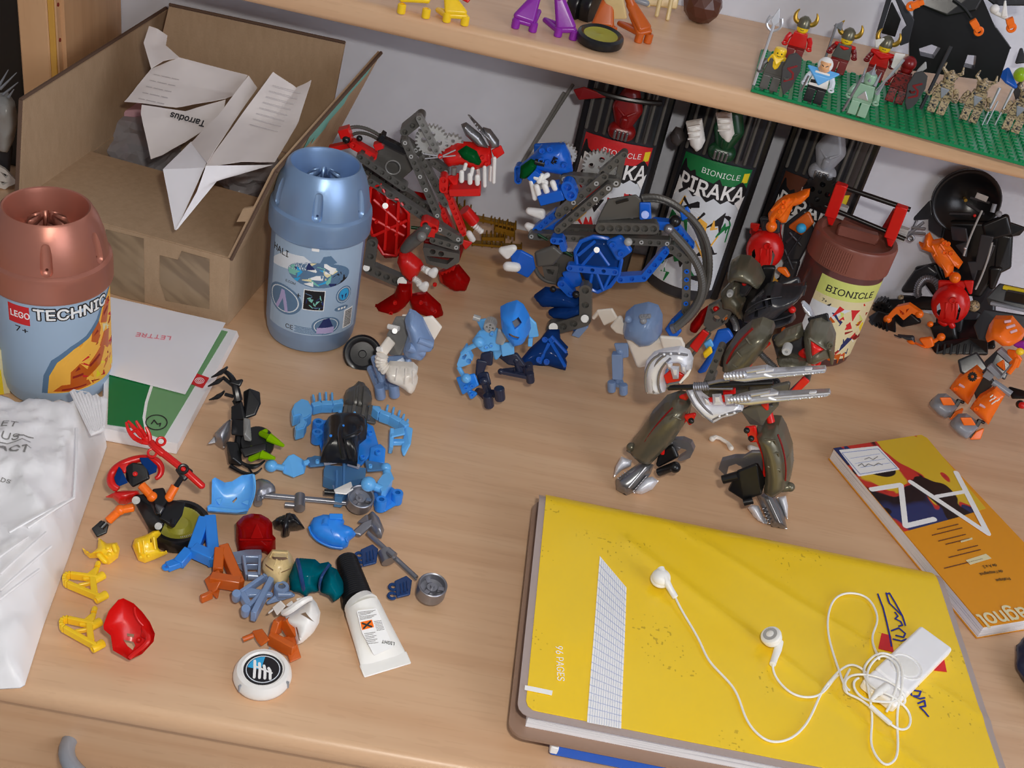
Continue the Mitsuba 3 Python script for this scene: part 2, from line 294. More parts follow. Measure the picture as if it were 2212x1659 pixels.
mat('mailer_film', {'type': 'principled', 'base_color': rgb(srgb(232, 231, 232)), 'roughness': .42, 'specular': .5})
mat('gloss_white', {'type': 'principled', 'base_color': rgb(srgb(240, 240, 242)), 'roughness': .18, 'specular': .5, 'clearcoat': .6})
mat('earbud_white', {'type': 'principled', 'base_color': rgb(srgb(234, 233, 228)), 'roughness': .35, 'specular': .5})
for _n, _c in dict(ink_black=(30, 30, 32), ink_grey=(128, 126, 124), ink_faint=(186, 180, 178), ink_pen=(34, 40, 140), ink_red=(206, 30, 36), ink_pink=(226, 128, 140), ink_white=(238, 238, 236), print_green=(22, 118, 62), print_pale_green=(110, 158, 108), print_orange=(232, 150, 34), print_amber=(240, 180, 70), print_cream=(222, 212, 168),
                   print_lime=(206, 216, 120), print_silver=(156, 178, 200), print_slate=(88, 118, 148), print_aqua=(120, 186, 170), print_yellow=(232, 206, 40), print_dark_red=(140, 30, 20), print_black=(22, 22, 26), print_sky=(46, 160, 214), grid_blue=(150, 160, 200), print_brown=(96, 52, 34), print_red=(204, 36, 40), print_navy=(30, 44, 96), book_orange=(222, 146, 22), print_light=(214, 220, 226), print_lilac=(170, 160, 200), pale_pink=(214, 168, 178)).items():
    plastic(_n, srgb(*_c), .5)

# ---------------- the setting ----------------
WALL = 1.0925
struct('wall_back', 'wall_paint', box3(-1.6, 2.0, WALL, WALL+.05, -.75, 1.3))
struct('floor', 'beech', box3(-1.6, 2.0, -1.2, WALL, -.80, -.75))
# desk: top with a rounded front edge, drawer front, drawer handle
desk = thing('desk', 'beech desk with a rounded front edge carrying all the toys, books and boxes', 'desk')
_e1, _e2 = Z(0, 1492), Z(900, 1640)
FY = float((_e1[1]+_e2[1])/2)
_pr = [(FY+.008, 0), (FY+.0035, -.0012), (FY, -.0055), (FY, -.0125), (FY+.003, -.0165), (FY+.008, -.018)]
_pol = Polygon([(WALL-.001, 0)]+_pr+[(WALL-.001, -.018)])
put(desk, 'desk_top', 'beech', prism(_pol, (-1.5, 0, 0), (0, 1, 0), (0, 0, 1), (1, 0, 0), -3.3), smooth=50)
put(desk, 'drawer_front', 'beech', box3(-.62, .75, FY+.012, FY+.03, -.20, -.0215, .002))
for x_ in (-.66, .77): put(desk, 'side_board', 'beech_upright', box3(x_, x_+.02, FY+.031, WALL-.02, -.75, -.0182))
_h = Z(150, 1600, -.045)
_hx = lambda x, y, yy: CAM+ray(x, y)*((yy-CAM[1])/ray(x, y)[1])
h0, h1 = _hx(150, 1600, FY+.012), _hx(470, 1712, FY+.012)
put(desk, 'drawer_handle', 'cool_grey', rod([h0, h0+A([.004, -.012, -.001]), h0*.8+h1*.2+A([0, -.020, -.002]), h0*.5+h1*.5+A([0, -.023, -.002]), h0*.2+h1*.8+A([0, -.020, -.002]), h1+A([-.004, -.012, 0]), h1], [.0048, .0048, .0055, .006, .0055, .0048, .0048], 12, 30))

# shelf board across the back
s0, s1 = A([-.1336, .8940]), A([.4213, .8670]); sd = (s1-s0)/(s1[0]-s0[0])
SZ, ST = .2723, .0220
shelf = thing('wall_shelf', 'beech shelf board across the wall above the desk, with a rounded front edge', 'shelf')
def sy(x): return s0[1]+sd[1]*(x-s0[0])
def shelf_section(x, inset=0.0):
    y = sy(x); z = SZ
    return [A([x, WALL-.0005, z]), A([x, y+.007, z]), A([x, y+.002, z-.0016]), A([x, y, z-.006]), A([x, y, z-ST+.005]), A([x, y+.002, z-ST+.001]), A([x, y+.006, z-ST]), A([x, WALL-.0005, z-ST])]
PXR = float(_hx(128, 60, .945)[0])            # right face of the upright board
a_, b_ = shelf_section(PXR+.0005), shelf_section(1.3); n_ = len(a_); v_ = A(a_+b_)
f_ = [[i, (i+1) % n_, (i+1) % n_+n_] for i in range(n_)]+[[i, (i+1) % n_+n_, i+n_] for i in range(n_)]+[[0, i+1, i] for i in range(1, n_-1)]+[[n_, n_+i, n_+i+1] for i in range(1, n_-1)]
put(shelf, 'board', 'beech', trimesh.Trimesh(v_, f_, process=False), smooth=50)

# upright board of the shelf unit at the left
PXL = float(_hx(36, 0, .945)[0])
up = thing('bookcase_upright', 'upright beech board of the shelf unit behind the cardboard box, left end of the shelf', 'shelf upright')
put(up, 'board', 'beech_upright', box3(PXL, PXR-.0035, .948, WALL-.001, .0, .75, .001))
put(up, 'front_edge', 'beech_upright', box3(PXL, PXR-.010, .9445, .948, .0, .75, .0012), label='pale rounded front edge')
put(up, 'edge_strip', 'edge_band', box3(PXR-.010, PXR-.0045, .9455, .948, 0, .75, .0005), label='yellowish edge strip')
put(up, 'inner_panel', 'beech_upright', box3(PXR-.0035, PXR, .9575, WALL-.001, 0, .75), label='side face inside the shelf')
for k in range(8):
    put(up, 'pin_hole_disc', 'dark_red', cap((PXR-.0036, .9525, .10+k*.032), (PXR-.0028, .9525, .10+k*.032), .0018, seg=8), label='dark disc painted for the inside of a shelf pin hole' if k == 0 else None)  # solid dark discs paint the shade inside the pin holes

# ---------------- cardboard box ----------------
BH = .0675
cb = thing('cardboard_box', 'open brown cardboard box at the left back holding papers and bags of toy parts', 'box')
FR, FL = Z(497, 560, BH), Z(38, 434, BH); bx_ = nrm(FR-FL); by_ = A([-bx_[1], bx_[0], 0]); bw = np.linalg.norm(FR-FL); bd = .222; BT = .003
def bpt(u, v, z): return A([FL[0], FL[1], 0])+bx_*u+by_*v+A([0, 0, z])
def panel(P, t=BT):
    """Thick sheet on four corner points, thickness behind its normal."""
    P = A(P, float); n = nrm(np.cross(P[1]-P[0], P[2]-P[1])); return trimesh.convex.convex_hull(np.vstack([P, P-n*t]))
def ray_plane(x, y, o, n): q = ray(x, y); return CAM+q*(((A(o)-CAM) @ n)/(q @ n))
put(cb, 'front_side', 'cardboard', panel([bpt(0, 0, .0005), bpt(bw, 0, .0005), bpt(bw, 0, BH), bpt(0, 0, BH)]))
put(cb, 'right_side', 'cardboard', panel([bpt(bw, 0, .0005), bpt(bw, bd, .0005), bpt(bw, bd, BH), bpt(bw, 0, BH)]))
put(cb, 'left_side', 'cardboard', panel([bpt(0, bd, .0005), bpt(0, 0, .0005), bpt(0, 0, BH), bpt(0, bd, BH)]))
put(cb, 'back_side', 'cardboard', panel([bpt(bw, bd, .0005), bpt(0, bd, .0005), bpt(0, bd, BH), bpt(bw, bd, BH)]))
put(cb, 'bottom', 'cardboard', panel([bpt(BT, BT, .0035), bpt(bw-BT, BT, .0035), bpt(bw-BT, bd-BT, .0035), bpt(BT, bd-BT, .0035)]))
# front flap folded in over the front half
ff = [bpt(.002, .001, BH+.001), bpt(bw-.002, .001, BH+.001), ray_plane(563, 428, bpt(0, 0, BH+.001), A([0, 0, 1.])), ray_plane(178, 322, bpt(0, 0, BH+.001), A([0, 0, 1.]))]
put(cb, 'front_flap', 'cardboard', panel(ff), label='flap folded inwards over the front half')
# left flap standing up along the left side
ln = nrm(np.cross(by_, A([0, 0, 1.])))
lf = [bpt(-.001, 0, BH), bpt(-.001, bd-.002, BH), ray_plane(362, 16, bpt(0, 0, BH), ln), ray_plane(45, 216, bpt(0, 0, BH), ln)]
lk = put(cb, 'left_flap', 'cardboard', panel(lf[::-1], .0032), label='left flap standing upright')
def edge_strip(a, b, r=.0019): return cap(a, b, r, seg=6)
put(cb, 'left_flap__corrugated_edge', 'cardboard_edge', edge_strip(lf[2]-ln*.0016*0, lf[3]), edge_strip(lf[3], lf[0]))
bn = A([-by_[0], -by_[1], 0])
bf = [bpt(0, bd+.001, BH), bpt(bw, bd+.001, BH), ray_plane(745, 92, bpt(0, bd, BH), by_), ray_plane(366, 10, bpt(0, bd, BH), by_)]
put(cb, 'back_flap', 'cardboard', panel(bf), label='back flap standing upright')
put(cb, 'back_flap__corrugated_edge', 'cardboard_edge', edge_strip(bf[2], bf[3], .0016))
# right flap leaning outwards
ra = math.radians(69.4); rt = bx_*math.cos(ra)+A([0, 0, math.sin(ra)]); rn = nrm(np.cross(rt, by_))
rf = [bpt(bw+.001, 0, BH), bpt(bw+.001, bd, BH), bpt(bw+.001, bd, BH)+rt*.1345, bpt(bw+.001, 0, BH)+rt*.097]
put(cb, 'right_flap', 'cardboard', panel(rf, .0034), label='right flap leaning outwards')
put(cb, 'right_flap__corrugated_edge', 'cardboard_edge', edge_strip(rf[2], rf[3], .0018), edge_strip(rf[3], rf[0], .0016))
put(cb, 'right_flap__torn_print', 'print_aqua', *[panel([rf[3]*(1-a)+rf[2]*a+(rf[0]-rf[3])*c-rn*.0006, rf[3]*(1-b)+rf[2]*b+(rf[0]-rf[3])*c-rn*.0006, rf[3]*(1-b)+rf[2]*b+(rf[0]-rf[3])*.01-rn*.0006, rf[3]*(1-a)+rf[2]*a+(rf[0]-rf[3])*.01-rn*.0006], -.0004) for a, b, c in ((.3, .42, .2), (.42, .55, .3), (.55, .7, .22), (.7, .9, .12))], label='torn pale green printed paper')
# tapes on the front
ffig = Fig(bpt(0, -.0004, 0), -by_)
put(cb, 'tape', 'packing_tape', ffig.pillow([(228, 496), (310, 516), (312, 660), (232, 640)], 0.2, .4, .3, n=12, wob=2.4))
put(cb, 'tape', 'packing_tape', ffig.pillow([(345, 552), (384, 562), (392, 543), (452, 560), (452, 668), (358, 650), (345, 610)], 0.2, .4, .3, n=12, wob=2.0, seed=4))
put(cb, 'right_flap__tape', 'cardboard', panel([rf[3]*.62+rf[0]*.38+rt*0, rf[3]*.62+rf[0]*.38-rn*-.010-rt*.010, rf[3]*.45+rf[0]*.55-rn*-.010-rt*.008, rf[3]*.45+rf[0]*.55]), label='small torn tab')

# bags and papers lying in the box
def crumpled(c, ax, ay, az, amp, seed, k=3):
    m = _ICO[3].copy(); v = m.vertices; q = meshkit.fbm(v*2.3+seed, 3, seed)-.5; r = 1+amp*q
    w = v*r[:, None]; return trimesh.Trimesh(A(c)+w[:, :1]*A(ax)+w[:, 1:2]*A(ay)+w[:, 2:]*A(az), m.faces, process=False)
bag = thing('toy_bag', 'clear bag of pink and dark green toy parts at the left inside the cardboard box', 'plastic bag')
c0 = ray_plane(285, 290, bpt(0, 0, .055), A([0, 0, 1.]))
put(bag, 'film', 'clear_film', crumpled(c0+A([.005, 0, -.012]), bx_*.046, by_*.055, A([0, 0, .036]), .8, 3), smooth=False)
for k in range(26):
    q = RNG.normal(size=3)*A([.016, .02, .010]); p0 = c0+q+A([.006, 0, -.016]); d0 = nrm(RNG.normal(size=3))*RNG.uniform(.006, .012)
    put(bag, 'toy_part', ('forest_green', 'charcoal', 'forest_green', 'pale_pink')[k % 4], cap(p0-d0, p0+d0, .0035, .0025, 8))
put(bag, 'pink_part', 'pale_pink', obox(c0+A([-.004, .010, .024]), bx_*.012+by_*-.020, by_*.009+bx_*.006, A([0, 0, .007]), .002), label='long pale pink part')
bag2 = thing('toy_bag', 'dark clear bag under the folded leaflet at the right inside the cardboard box', 'plastic bag')
c1 = ray_plane(530, 385, bpt(0, 0, .045), A([0, 0, 1.]))
put(bag2, 'film', 'clear_film', crumpled(c1+by_*.03, bx_*.036, by_*.05, A([0, 0, .022]), .8, 9), smooth=False)
for k in range(14):
    q = RNG.normal(size=3)*A([.012, .02, .006]); p0 = c1+q+by_*.03; d0 = nrm(RNG.normal(size=3))*RNG.uniform(.008, .014)
    put(bag2, 'toy_part', ('charcoal', 'black', 'dark_grey')[k % 3], cap(p0-d0, p0+d0, .0045, .003, 8))

def sheet(grid, n=8, t=.0004, wob=0.0, seed=0):
    """A paper sheet through a grid of points (rows x columns), bent smoothly between the rows."""
    G = A(grid, float); r, c, _ = G.shape; from_ = []
    U, V = np.linspace(0, r-1, (r-1)*n+1), np.linspace(0, c-1, (c-1)*n+1)
    i = np.minimum(U.astype(int), r-2); j = np.minimum(V.astype(int), c-2); a = (U-i)[:, None, None]; b = (V-j)[None, :, None]
    P = G[i][:, j]*(1-a)*(1-b)+G[i+1][:, j]*a*(1-b)+G[i][:, j+1]*(1-a)*b+G[i+1][:, j+1]*a*b
    h, w = P.shape[:2]; nn = np.cross(np.gradient(P, axis=0), np.gradient(P, axis=1)); nn /= np.maximum(np.linalg.norm(nn, axis=2, keepdims=True), 1e-12)
    if wob: P = P+nn*(meshkit.fbm(P*55, 3, seed)-.5)[..., None]*wob
    v = np.vstack([P.reshape(-1, 3), (P-nn*t).reshape(-1, 3)]); q = []; N = h*w
    for x in range(h-1):
        for y in range(w-1):
            o = x*w+y; q += [[o, o+w, o+w+1], [o, o+w+1, o+1], [N+o, N+o+w+1, N+o+w], [N+o, N+o+1, N+o+w+1]]
    for x in range(h-1):
        for o in (x*w, x*w+w-1): q += [[o, o+N, o+w+N], [o, o+w+N, o+w]]
    for y in range(w-1):
        for o in (y, (h-1)*w+y): q += [[o, o+1, o+1+N], [o, o+1+N, o+N]]
    return trimesh.Trimesh(v, q, process=False)
def bq(x, y, v, z=None):
    """Point of a pixel on the upright plane at depth v in the box."""
    return ray_plane(x, y, bpt(0, v, 0), by_)
inv = thing('delivery_note', 'folded delivery note with an upside-down line of bold script, top paper in the cardboard box', 'paper sheet')
g = [[bq(322, 56, .150), bq(340, 62, .150), bq(362, 76, .152)], [bq(310, 92, .135), bq(335, 100, .137), bq(358, 98, .14)], [bq(326, 148, .118), bq(352, 132, .124), bq(388, 124, .13)]]
put(inv, 'upright_fold', 'paper', sheet(g, 6, wob=.002), label='narrow fold standing up')
g = [[bq(326, 148, .125), bq(388, 124, .13), bq(535, 162, .135)], [bq(295, 188, .11), bq(400, 180, .115), bq(510, 205, .115)], [bq(268, 218, .092), bq(380, 232, .097), bq(488, 214, .1)]]
put(inv, 'printed_fold', 'paper', sheet(g, 8, wob=.003), label='fold with faint printed lines')
pf = Fig(bq(380, 200, .105), nrm(np.cross(g[2][0]-g[0][0], g[2][2]-g[2][0])) if np.cross(g[2][0]-g[0][0], g[2][2]-g[2][0])[2] > 0 else -nrm(np.cross(g[2][0]-g[0][0], g[2][2]-g[2][0])))
put(inv, 'faint_print', 'ink_faint', *[pf.ribbon([(300+q*8+w, 212-q*13+w*.22), (300+q*8+w+l, 212-q*13+(w+l)*.22)], 1.4, 2.6) for q in range(5) for w, l in ((0, 12), (16, 20), (40, 14))], kind='stuff')
g = [[bq(306, 226, .094), bq(400, 240, .098), bq(488, 215, .102)], [bq(304, 245, .088), bq(395, 262, .09), bq(478, 258, .094)], [bq(326, 344, .062), bq(350, 335, .064), bq(400, 305, .075)]]
put(inv, 'front_fold', 'paper', sheet(g, 8, wob=.002), label='hanging fold with the bold line')
nf = nrm(np.cross(g[1][2]-g[1][0], g[1][1]*.5+g[0][1]*.5-g[2][1])); nf = nf if nf @ (CAM-g[1][1]) > 0 else -nf
tf = Fig(g[1][1]*.6+g[2][1]*.4, nf)
put(inv, 'bold_line', 'ink_black', tf.text('Tarrodus', 446, 262, 14, 183, 5.5, .2, 1.0, True), label='bold line of script, upside down')
leaf = thing('folded_leaflet', 'printed leaflet folded to a sharp point over the front flap of the box', 'paper sheet')
g = [[bq(400, 316, .06), bq(415, 310, .06)], [bq(352, 366, .02), bq(435, 365, .025)], [bq(378, 497, -.018), bq(382, 494, -.018)]]
put(leaf, 'left_face', 'white_paper', sheet([[bq(412, 306, .065), bq(470, 300, .06)], [bq(352, 366, .012), bq(441, 362, .012)], [bq(377, 496, -.022), bq(381, 497, -.022)]], 8, wob=.001))
put(leaf, 'right_face', 'white_paper', sheet([[bq(445, 358, .010), bq(590, 356, .03)], [bq(425, 415, -.004), bq(470, 390, .012)], [bq(379, 497, -.023), bq(384, 494, -.022)]], 8, wob=.001))
put(leaf, 'grey_panel', 'paper', sheet([[bq(590, 155, .12), bq(640, 190, .125), bq(672, 172, .13)], [bq(520, 250, .08), bq(580, 265, .085), bq(645, 262, .09)], [bq(441, 362, .012), bq(520, 350, .02), bq(594, 350, .03)]], 8, wob=.003), label='grey printed panel')
put(leaf, 'left_panel', 'paper', sheet([[bq(537, 163, .122), bq(556, 190, .12)], [bq(470, 250, .08), bq(505, 262, .075)], [bq(412, 308, .062), bq(447, 352, .014)]], 8, wob=.002), label='shaded printed panel')
lg = Fig(bq(560, 250, .085), nrm(A([0, -.62, .78])))
put(leaf, 'faint_print', 'ink_faint', *[lg.ribbon([(540+q*7, 268-q*12), (600+q*7, 284-q*12)], 1.2, 8) for q in range(8)], kind='stuff')

# ---------------- toy canisters ----------------
def wrap(c, R, m, ang0, z0, seglen=.004, lift=.0):
    """Bends a flat mesh (x to the right, y up, z outwards) onto the upright cylinder about c; x = 0 comes to the direction ang0."""
    m = m.subdivide_to_size(seglen, max_iter=8) if len(m.faces) < 4000 else m
    v = m.vertices; a = ang0+v[:, 0]/R; r = R+v[:, 2]+lift
    return trimesh.Trimesh(np.stack([c[0]+r*np.cos(a), c[1]+r*np.sin(a), c[2]+z0+v[:, 1]], 1), m.faces, process=False)
def ext(P, t): return cat([trimesh.creation.extrude_polygon(g, t, engine='earcut') for g in getattr(P, 'geoms', [P]) if g.area > 1e-9])
def px(P): return Polygon([(x/1000, y/1000) for x, y in P])
def ell(x, y, a, b): return shapely.affinity.scale(Point(x/1000, y/1000).buffer(1, quad_segs=8), a/1000, b/1000)
def facing(c): d = CAM-c; return math.atan2(d[1], d[0])
def canister(name, label, cx, cy, R, hb, lidm, body):
    """Round canister: body to the height hb, domed lid with an open rim above; returns the key and its base centre."""
    c = Z(cx, cy, 0); k = thing(name, label, 'toy canister')
    put(k, 'body', body, lathe([(0, .0004), (R*.80, .0004), (R*.93, .003), (R*.97, .008), (R*.985, .014), (R, .017), (R, hb), (0, hb)], c, seg=56), smooth=30)
    L = R*1.085
    import manifold3d as m3
    prof = [(L*.985, hb-.008), (L, hb-.006), (L, hb+.008), (L*.985, hb+.012), (L*.95, hb+.0135), (L*.93, hb+.014), (L*.915, hb+.021), (L*.875, hb+.030), (L*.80, hb+.040), (L*.71, hb+.0475), (L*.675, hb+.049), (L*.65, hb+.0485), (L*.63, hb+.045), (L*.58, hb+.030), (L*.54, hb+.026)]
    dome = m3.CrossSection([[(0, hb-.008)]+prof+[(0, hb+.025)]]).revolve(72).translate((c[0], c[1], 0))
    for q in range(6):                                       # notches round the dome
        a = facing(c)+math.radians(-4+60*q); er = A([math.cos(a), math.sin(a), 0]); o = A(c)+A([0, 0, hb])
        P = np.vstack([_ICO[2].vertices*.0045+(o+er*L*.955+A([0, 0, .0185])), _ICO[2].vertices*.0045+(o+er*L*.905+A([0, 0, .036]))])
        dome -= m3.Manifold.hull_points(P)
        q0 = o+er*(L*.955-.0030)+A([0, 0, .0185]); dome -= m3.Manifold.hull_points(np.vstack([_ICO[1].vertices*.0011+q0, _ICO[1].vertices*.0011+q0-er*.008]))
    mm = dome.to_mesh(); put(k, 'lid', lidm, trimesh.Trimesh(mm.vert_properties[:, :3], mm.tri_verts, process=False), smooth=32)
    for q in range(8):                                       # star-shaped knob in the rim
        a = facing(c)+math.radians(45*q+10); er = A([math.cos(a), math.sin(a), 0]); et = A([-er[1], er[0], 0]); o = A(c)+A([0, 0, hb+.024])
        put(k, 'lid__fin', lidm, hull([o+er*.004+A([0, 0, .019]), o+er*.013+et*.0035+A([0, 0, .014]), o+er*.013-et*.0035+A([0, 0, .014]), o+er*.017+A([0, 0, 0]), o+er*.002]), smooth=20)
    return k, c, hb
bk, bc, bh = canister('blue_canister', 'silvery blue toy canister with domed lid and pictured label, right of the cardboard box', 669, 716, .0392, .1165, 'can_blue', 'can_blue')
R = .0392; BA = facing(bc)+.04
def dec(k, c, R, ang, z0, name, m, P, t=.00025, label=None, lift=0.0): return put(k, name, m, wrap(c, R, ext(P, t), ang, z0, .004, lift), label=label, smooth=False)
dec(bk, bc, R, BA, .0, 'label', 'print_silver', sbox(-.044, .022, .046, .1065), .0002, 'printed label sheet')
dec(bk, bc, R, BA, .0, 'label__swoosh', 'print_light', px([(-44, 84), (-30, 96), (-12, 98), (-4, 93), (-8, 86), (-22, 82), (-44, 78)]), .0003)
put(bk, 'label__lettering', 'ink_black', wrap(bc, R, meshkit.text_mesh('HALI', .0058, .0004), BA-1.14, .092, .002), label='partly hidden word ending in ALI')
dec(bk, bc, R, BA, .0, 'label__picture', 'print_slate', ell(2, 82, 27, 12).union(px([(0, 90), (4, 100), (10, 101), (16, 94)])), .0003, 'oval picture of blue shapes on green')
_cl = ell(2, 82, 26.5, 11.6)
for q in range(46):
    x, y = RNG.uniform(-26, 26), RNG.uniform(72, 93); P = px([(x+RNG.uniform(-7, 7), y+RNG.uniform(-5, 5)) for _ in range(4)]).buffer(.0004).intersection(_cl)
    if not P.is_empty: dec(bk, bc, R, BA, .0, 'label__picture_patch', ('print_aqua', 'print_slate', 'print_aqua', 'print_sky', 'ink_white', 'print_navy', 'print_cream')[q % 7] if x < 16 else ('print_black', 'print_slate')[q % 2], P, .0004+q*.000004)
dec(bk, bc, R, BA, .0, 'label__small_picture', 'ink_white', sbox(-.0095, .0475, .0085, .0675), .0003, 'small square picture')
dec(bk, bc, R, BA, .0, 'label__small_picture__ground', 'print_black', sbox(-.0087, .0483, .0077, .0667), .00036) if False else None
dec(bk, bc, R, BA, .0, 'label__dark_square', 'print_black', sbox(-.0088, .0482, .0078, .0668), .00036)
for q in range(16):
    x, y = RNG.uniform(-7, 6), RNG.uniform(50, 65); dec(bk, bc, R, BA, .0, 'label__picture_patch', ('print_aqua', 'print_slate', 'print_navy', 'print_aqua')[q % 4], px([(x+RNG.uniform(-3, 3), y+RNG.uniform(-3, 3)) for _ in range(3)]).buffer(.0003).intersection(sbox(-.0088, .0482, .0078, .0668)), .00042+q*.000005)
for nm, x, y, a, b in (('round_picture', 26, 61, 8, 8.5), ('round_picture', 12, 32, 12.5, 9), ('round_picture', -28, 51, 18, 14)):
    dec(bk, bc, R, BA, .0, 'label__'+nm, 'print_slate', ell(x, y, a, b), .0003); dec(bk, bc, R, BA, .0, 'label__'+nm+'_ring', 'print_light', ell(x, y, a*.86, b*.86).difference(ell(x, y, a*.8, b*.8)), .0004)
dec(bk, bc, R, BA, 0, 'label__blue_badge', 'print_sky', ell(26, 61.5, 4.8, 5.6), .0005); dec(bk, bc, R, BA, 0, 'label__badge_mark', 'print_navy', px([(23, 62), (25, 61), (24.5, 57)]).union(px([(29, 62), (27, 61), (27.5, 57)])), .0006)
dec(bk, bc, R, BA, 0, 'label__button', 'print_slate', ell(25, 47.5, 7, 2.6), .0003); dec(bk, bc, R, BA, 0, 'label__button_marks', 'ink_white', sbox(.0212, .0466, .0232, .0485).union(sbox(.0242, .0466, .0262, .0485)).union(sbox(.0272, .0466, .0292, .0485)), .0005)
dec(bk, bc, R, BA, 0, 'label__small_figure', 'print_lilac', px([(-30, 60), (-27, 60), (-24, 50), (-22, 40), (-25, 40), (-28, 52), (-33, 40), (-36, 41), (-32, 50)]), .0005); dec(bk, bc, R, BA, 0, 'label__small_can', 'print_lilac', sbox(.004, .0245, .019, .0305), .0005); dec(bk, bc, R, BA, 0, 'label__small_toy', 'print_navy', px([(5, 30), (9, 39), (14, 40), (18, 31)]), .0005)
put(bk, 'label__lettering', 'ink_black', wrap(bc, R, meshkit.text_mesh('E.COM', .0022, .0003), BA-.68, .0690, .001), wrap(bc, R, meshkit.text_mesh('+', .006, .0003), BA-.42, .0575, .001))
dec(bk, bc, R, BA, 0, 'label__barcode', 'ink_white', sbox(.0285, .0255, .0395, .0445), .0003, 'white barcode field'); dec(bk, bc, R, BA, 0, 'label__barcode_bars', 'ink_black', shapely.union_all([sbox(.0295+.0003*(q % 2), .0268+q*.00062, .0385, .0268+q*.00062+(.00028, .0004, .0002)[q % 3]) for q in range(27)]), .0004)
put(bk, 'label__ce_mark', 'ink_black', wrap(bc, R, meshkit.text_mesh('CE', .0042, .0003), BA-.60, .0245, .001)); dec(bk, bc, R, BA, 0, 'label__small_print', 'print_slate', shapely.union_all([sbox(-.015+.001*(q % 2), .0235+q*.0014, .015-.003*(q % 3), .0242+q*.0014) for q in range(5)]), .0003)
put(bk, 'sticker', 'ink_white', wrap(bc, R, ext(sbox(-.006, .1045, .0, .1085), .0003), BA, 0), label='torn white sticker on the rim')

ck, cc, ch = canister('copper_canister', 'copper-lidded toy canister with an orange picture, at the left edge before the cardboard box', 126, 822, .0400, .1050, 'copper', 'print_silver')
R2 = .0400; CA = facing(cc)
dec(ck, cc, R2, CA, 0, 'label', 'print_silver', sbox(-.05, .018, .06, .0965), .0002, 'printed label sheet')
_sw = px([(-8, 18), (-6, 34), (0, 46), (12, 56), (24, 62), (34, 72), (40, 84), (52, 90), (60, 90), (60, 18)])
dec(ck, cc, R2, CA, 0, 'label__shadow_curve', 'print_slate', px([(-12, 18), (-10, 34), (-4, 48), (10, 59), (22, 65), (32, 75), (38, 86), (50, 92), (60, 92), (60, 18)]), .00026)
dec(ck, cc, R2, CA, 0, 'label__picture', 'print_amber', _sw, .00032, 'orange picture field')
for q in range(84):
    x, y = RNG.uniform(-4, 54), RNG.uniform(20, 88); w = RNG.uniform(2, 7); P = px([(x+RNG.uniform(-w, w), y+RNG.uniform(-w, w)) for _ in range(4)]).buffer(.0003).intersection(_sw)
    if not P.is_empty: dec(ck, cc, R2, CA, 0, 'label__picture_patch', ('print_orange', 'print_yellow', 'print_amber', 'print_cream')[q % 4] if q < 30 else ('rust_orange', 'print_dark_red', 'print_red')[q % 3], P if q < 30 else P.intersection(px([(6, 20), (18, 44), (30, 50), (34, 70), (50, 88), (58, 88), (58, 30), (40, 20)])), .00036+q*.000004) if not P.is_empty and not (q >= 30 and P.intersection(px([(6, 20), (18, 44), (30, 50), (34, 70), (50, 88), (58, 88), (58, 30), (40, 20)])).area < 1e-8) else None
for P in ([(8, 22), (20, 24), (22, 34), (16, 42), (9, 36)], [(18, 26), (34, 34), (40, 46), (36, 50), (24, 40)], [(26, 58), (32, 54), (36, 66), (33, 76), (28, 70)], [(36, 70), (44, 66), (50, 80), (44, 88), (40, 80)], [(-4, 20), (10, 18.5), (24, 20), (22, 25), (2, 25)], [(34, 50), (46, 44), (48, 58), (40, 60)]): dec(ck, cc, R2, CA, 0, 'label__machine_shape', 'rust_orange', px(P).intersection(_sw), .00062)
for P in ([(10, 30), (18, 31), (18, 33), (10, 32)], [(12, 36), (16, 37), (15, 40)], [(24, 36), (34, 42), (33, 44), (23, 38)], [(28, 62), (33, 64), (32, 66)], [(40, 74), (47, 78), (46, 80), (40, 77)], [(2, 20), (20, 21), (20, 22), (2, 21.5)]): dec(ck, cc, R2, CA, 0, 'label__machine_line', 'print_dark_red', px(P).intersection(_sw), .00072)
dec(ck, cc, R2, CA, 0, 'label__red_badge', 'print_red', px([(-33, 92.5), (-16.5, 92.5), (-16.5, 77), (-33, 77)]), .0004, 'red square badge with white lettering')
put(ck, 'label__badge_lettering', 'ink_white', wrap(cc, R2, meshkit.text_mesh('LEGO', .0050, .0004, True).apply_scale([.84, 1, 1]), CA-.79, .0825, .001, .0002))
_tm = meshkit.text_mesh('TECHNIC', .0086, .0003, True); _tm.apply_scale([1.06, 1, 1])
put(ck, 'label__lettering_outline', 'ink_black', wrap(cc, R2, ext(shapely.union_all([Polygon(t[:, :2]) for t in _tm.triangles if abs(np.cross(t[1]-t[0], t[2]-t[0])[2]) > 1e-12]).buffer(.0009), .00034), CA-.36, .0835, .001, .0001))
put(ck, 'label__lettering', 'ink_white', wrap(cc, R2, _tm, CA-.36, .0835, .001, .0003), label='large white lettering')
put(ck, 'label__age_mark', 'ink_black', wrap(cc, R2, meshkit.text_mesh('7+', .0048, .0003).apply_scale([1.3, 1, 1]), CA-.72, .0700, .001, .0001))

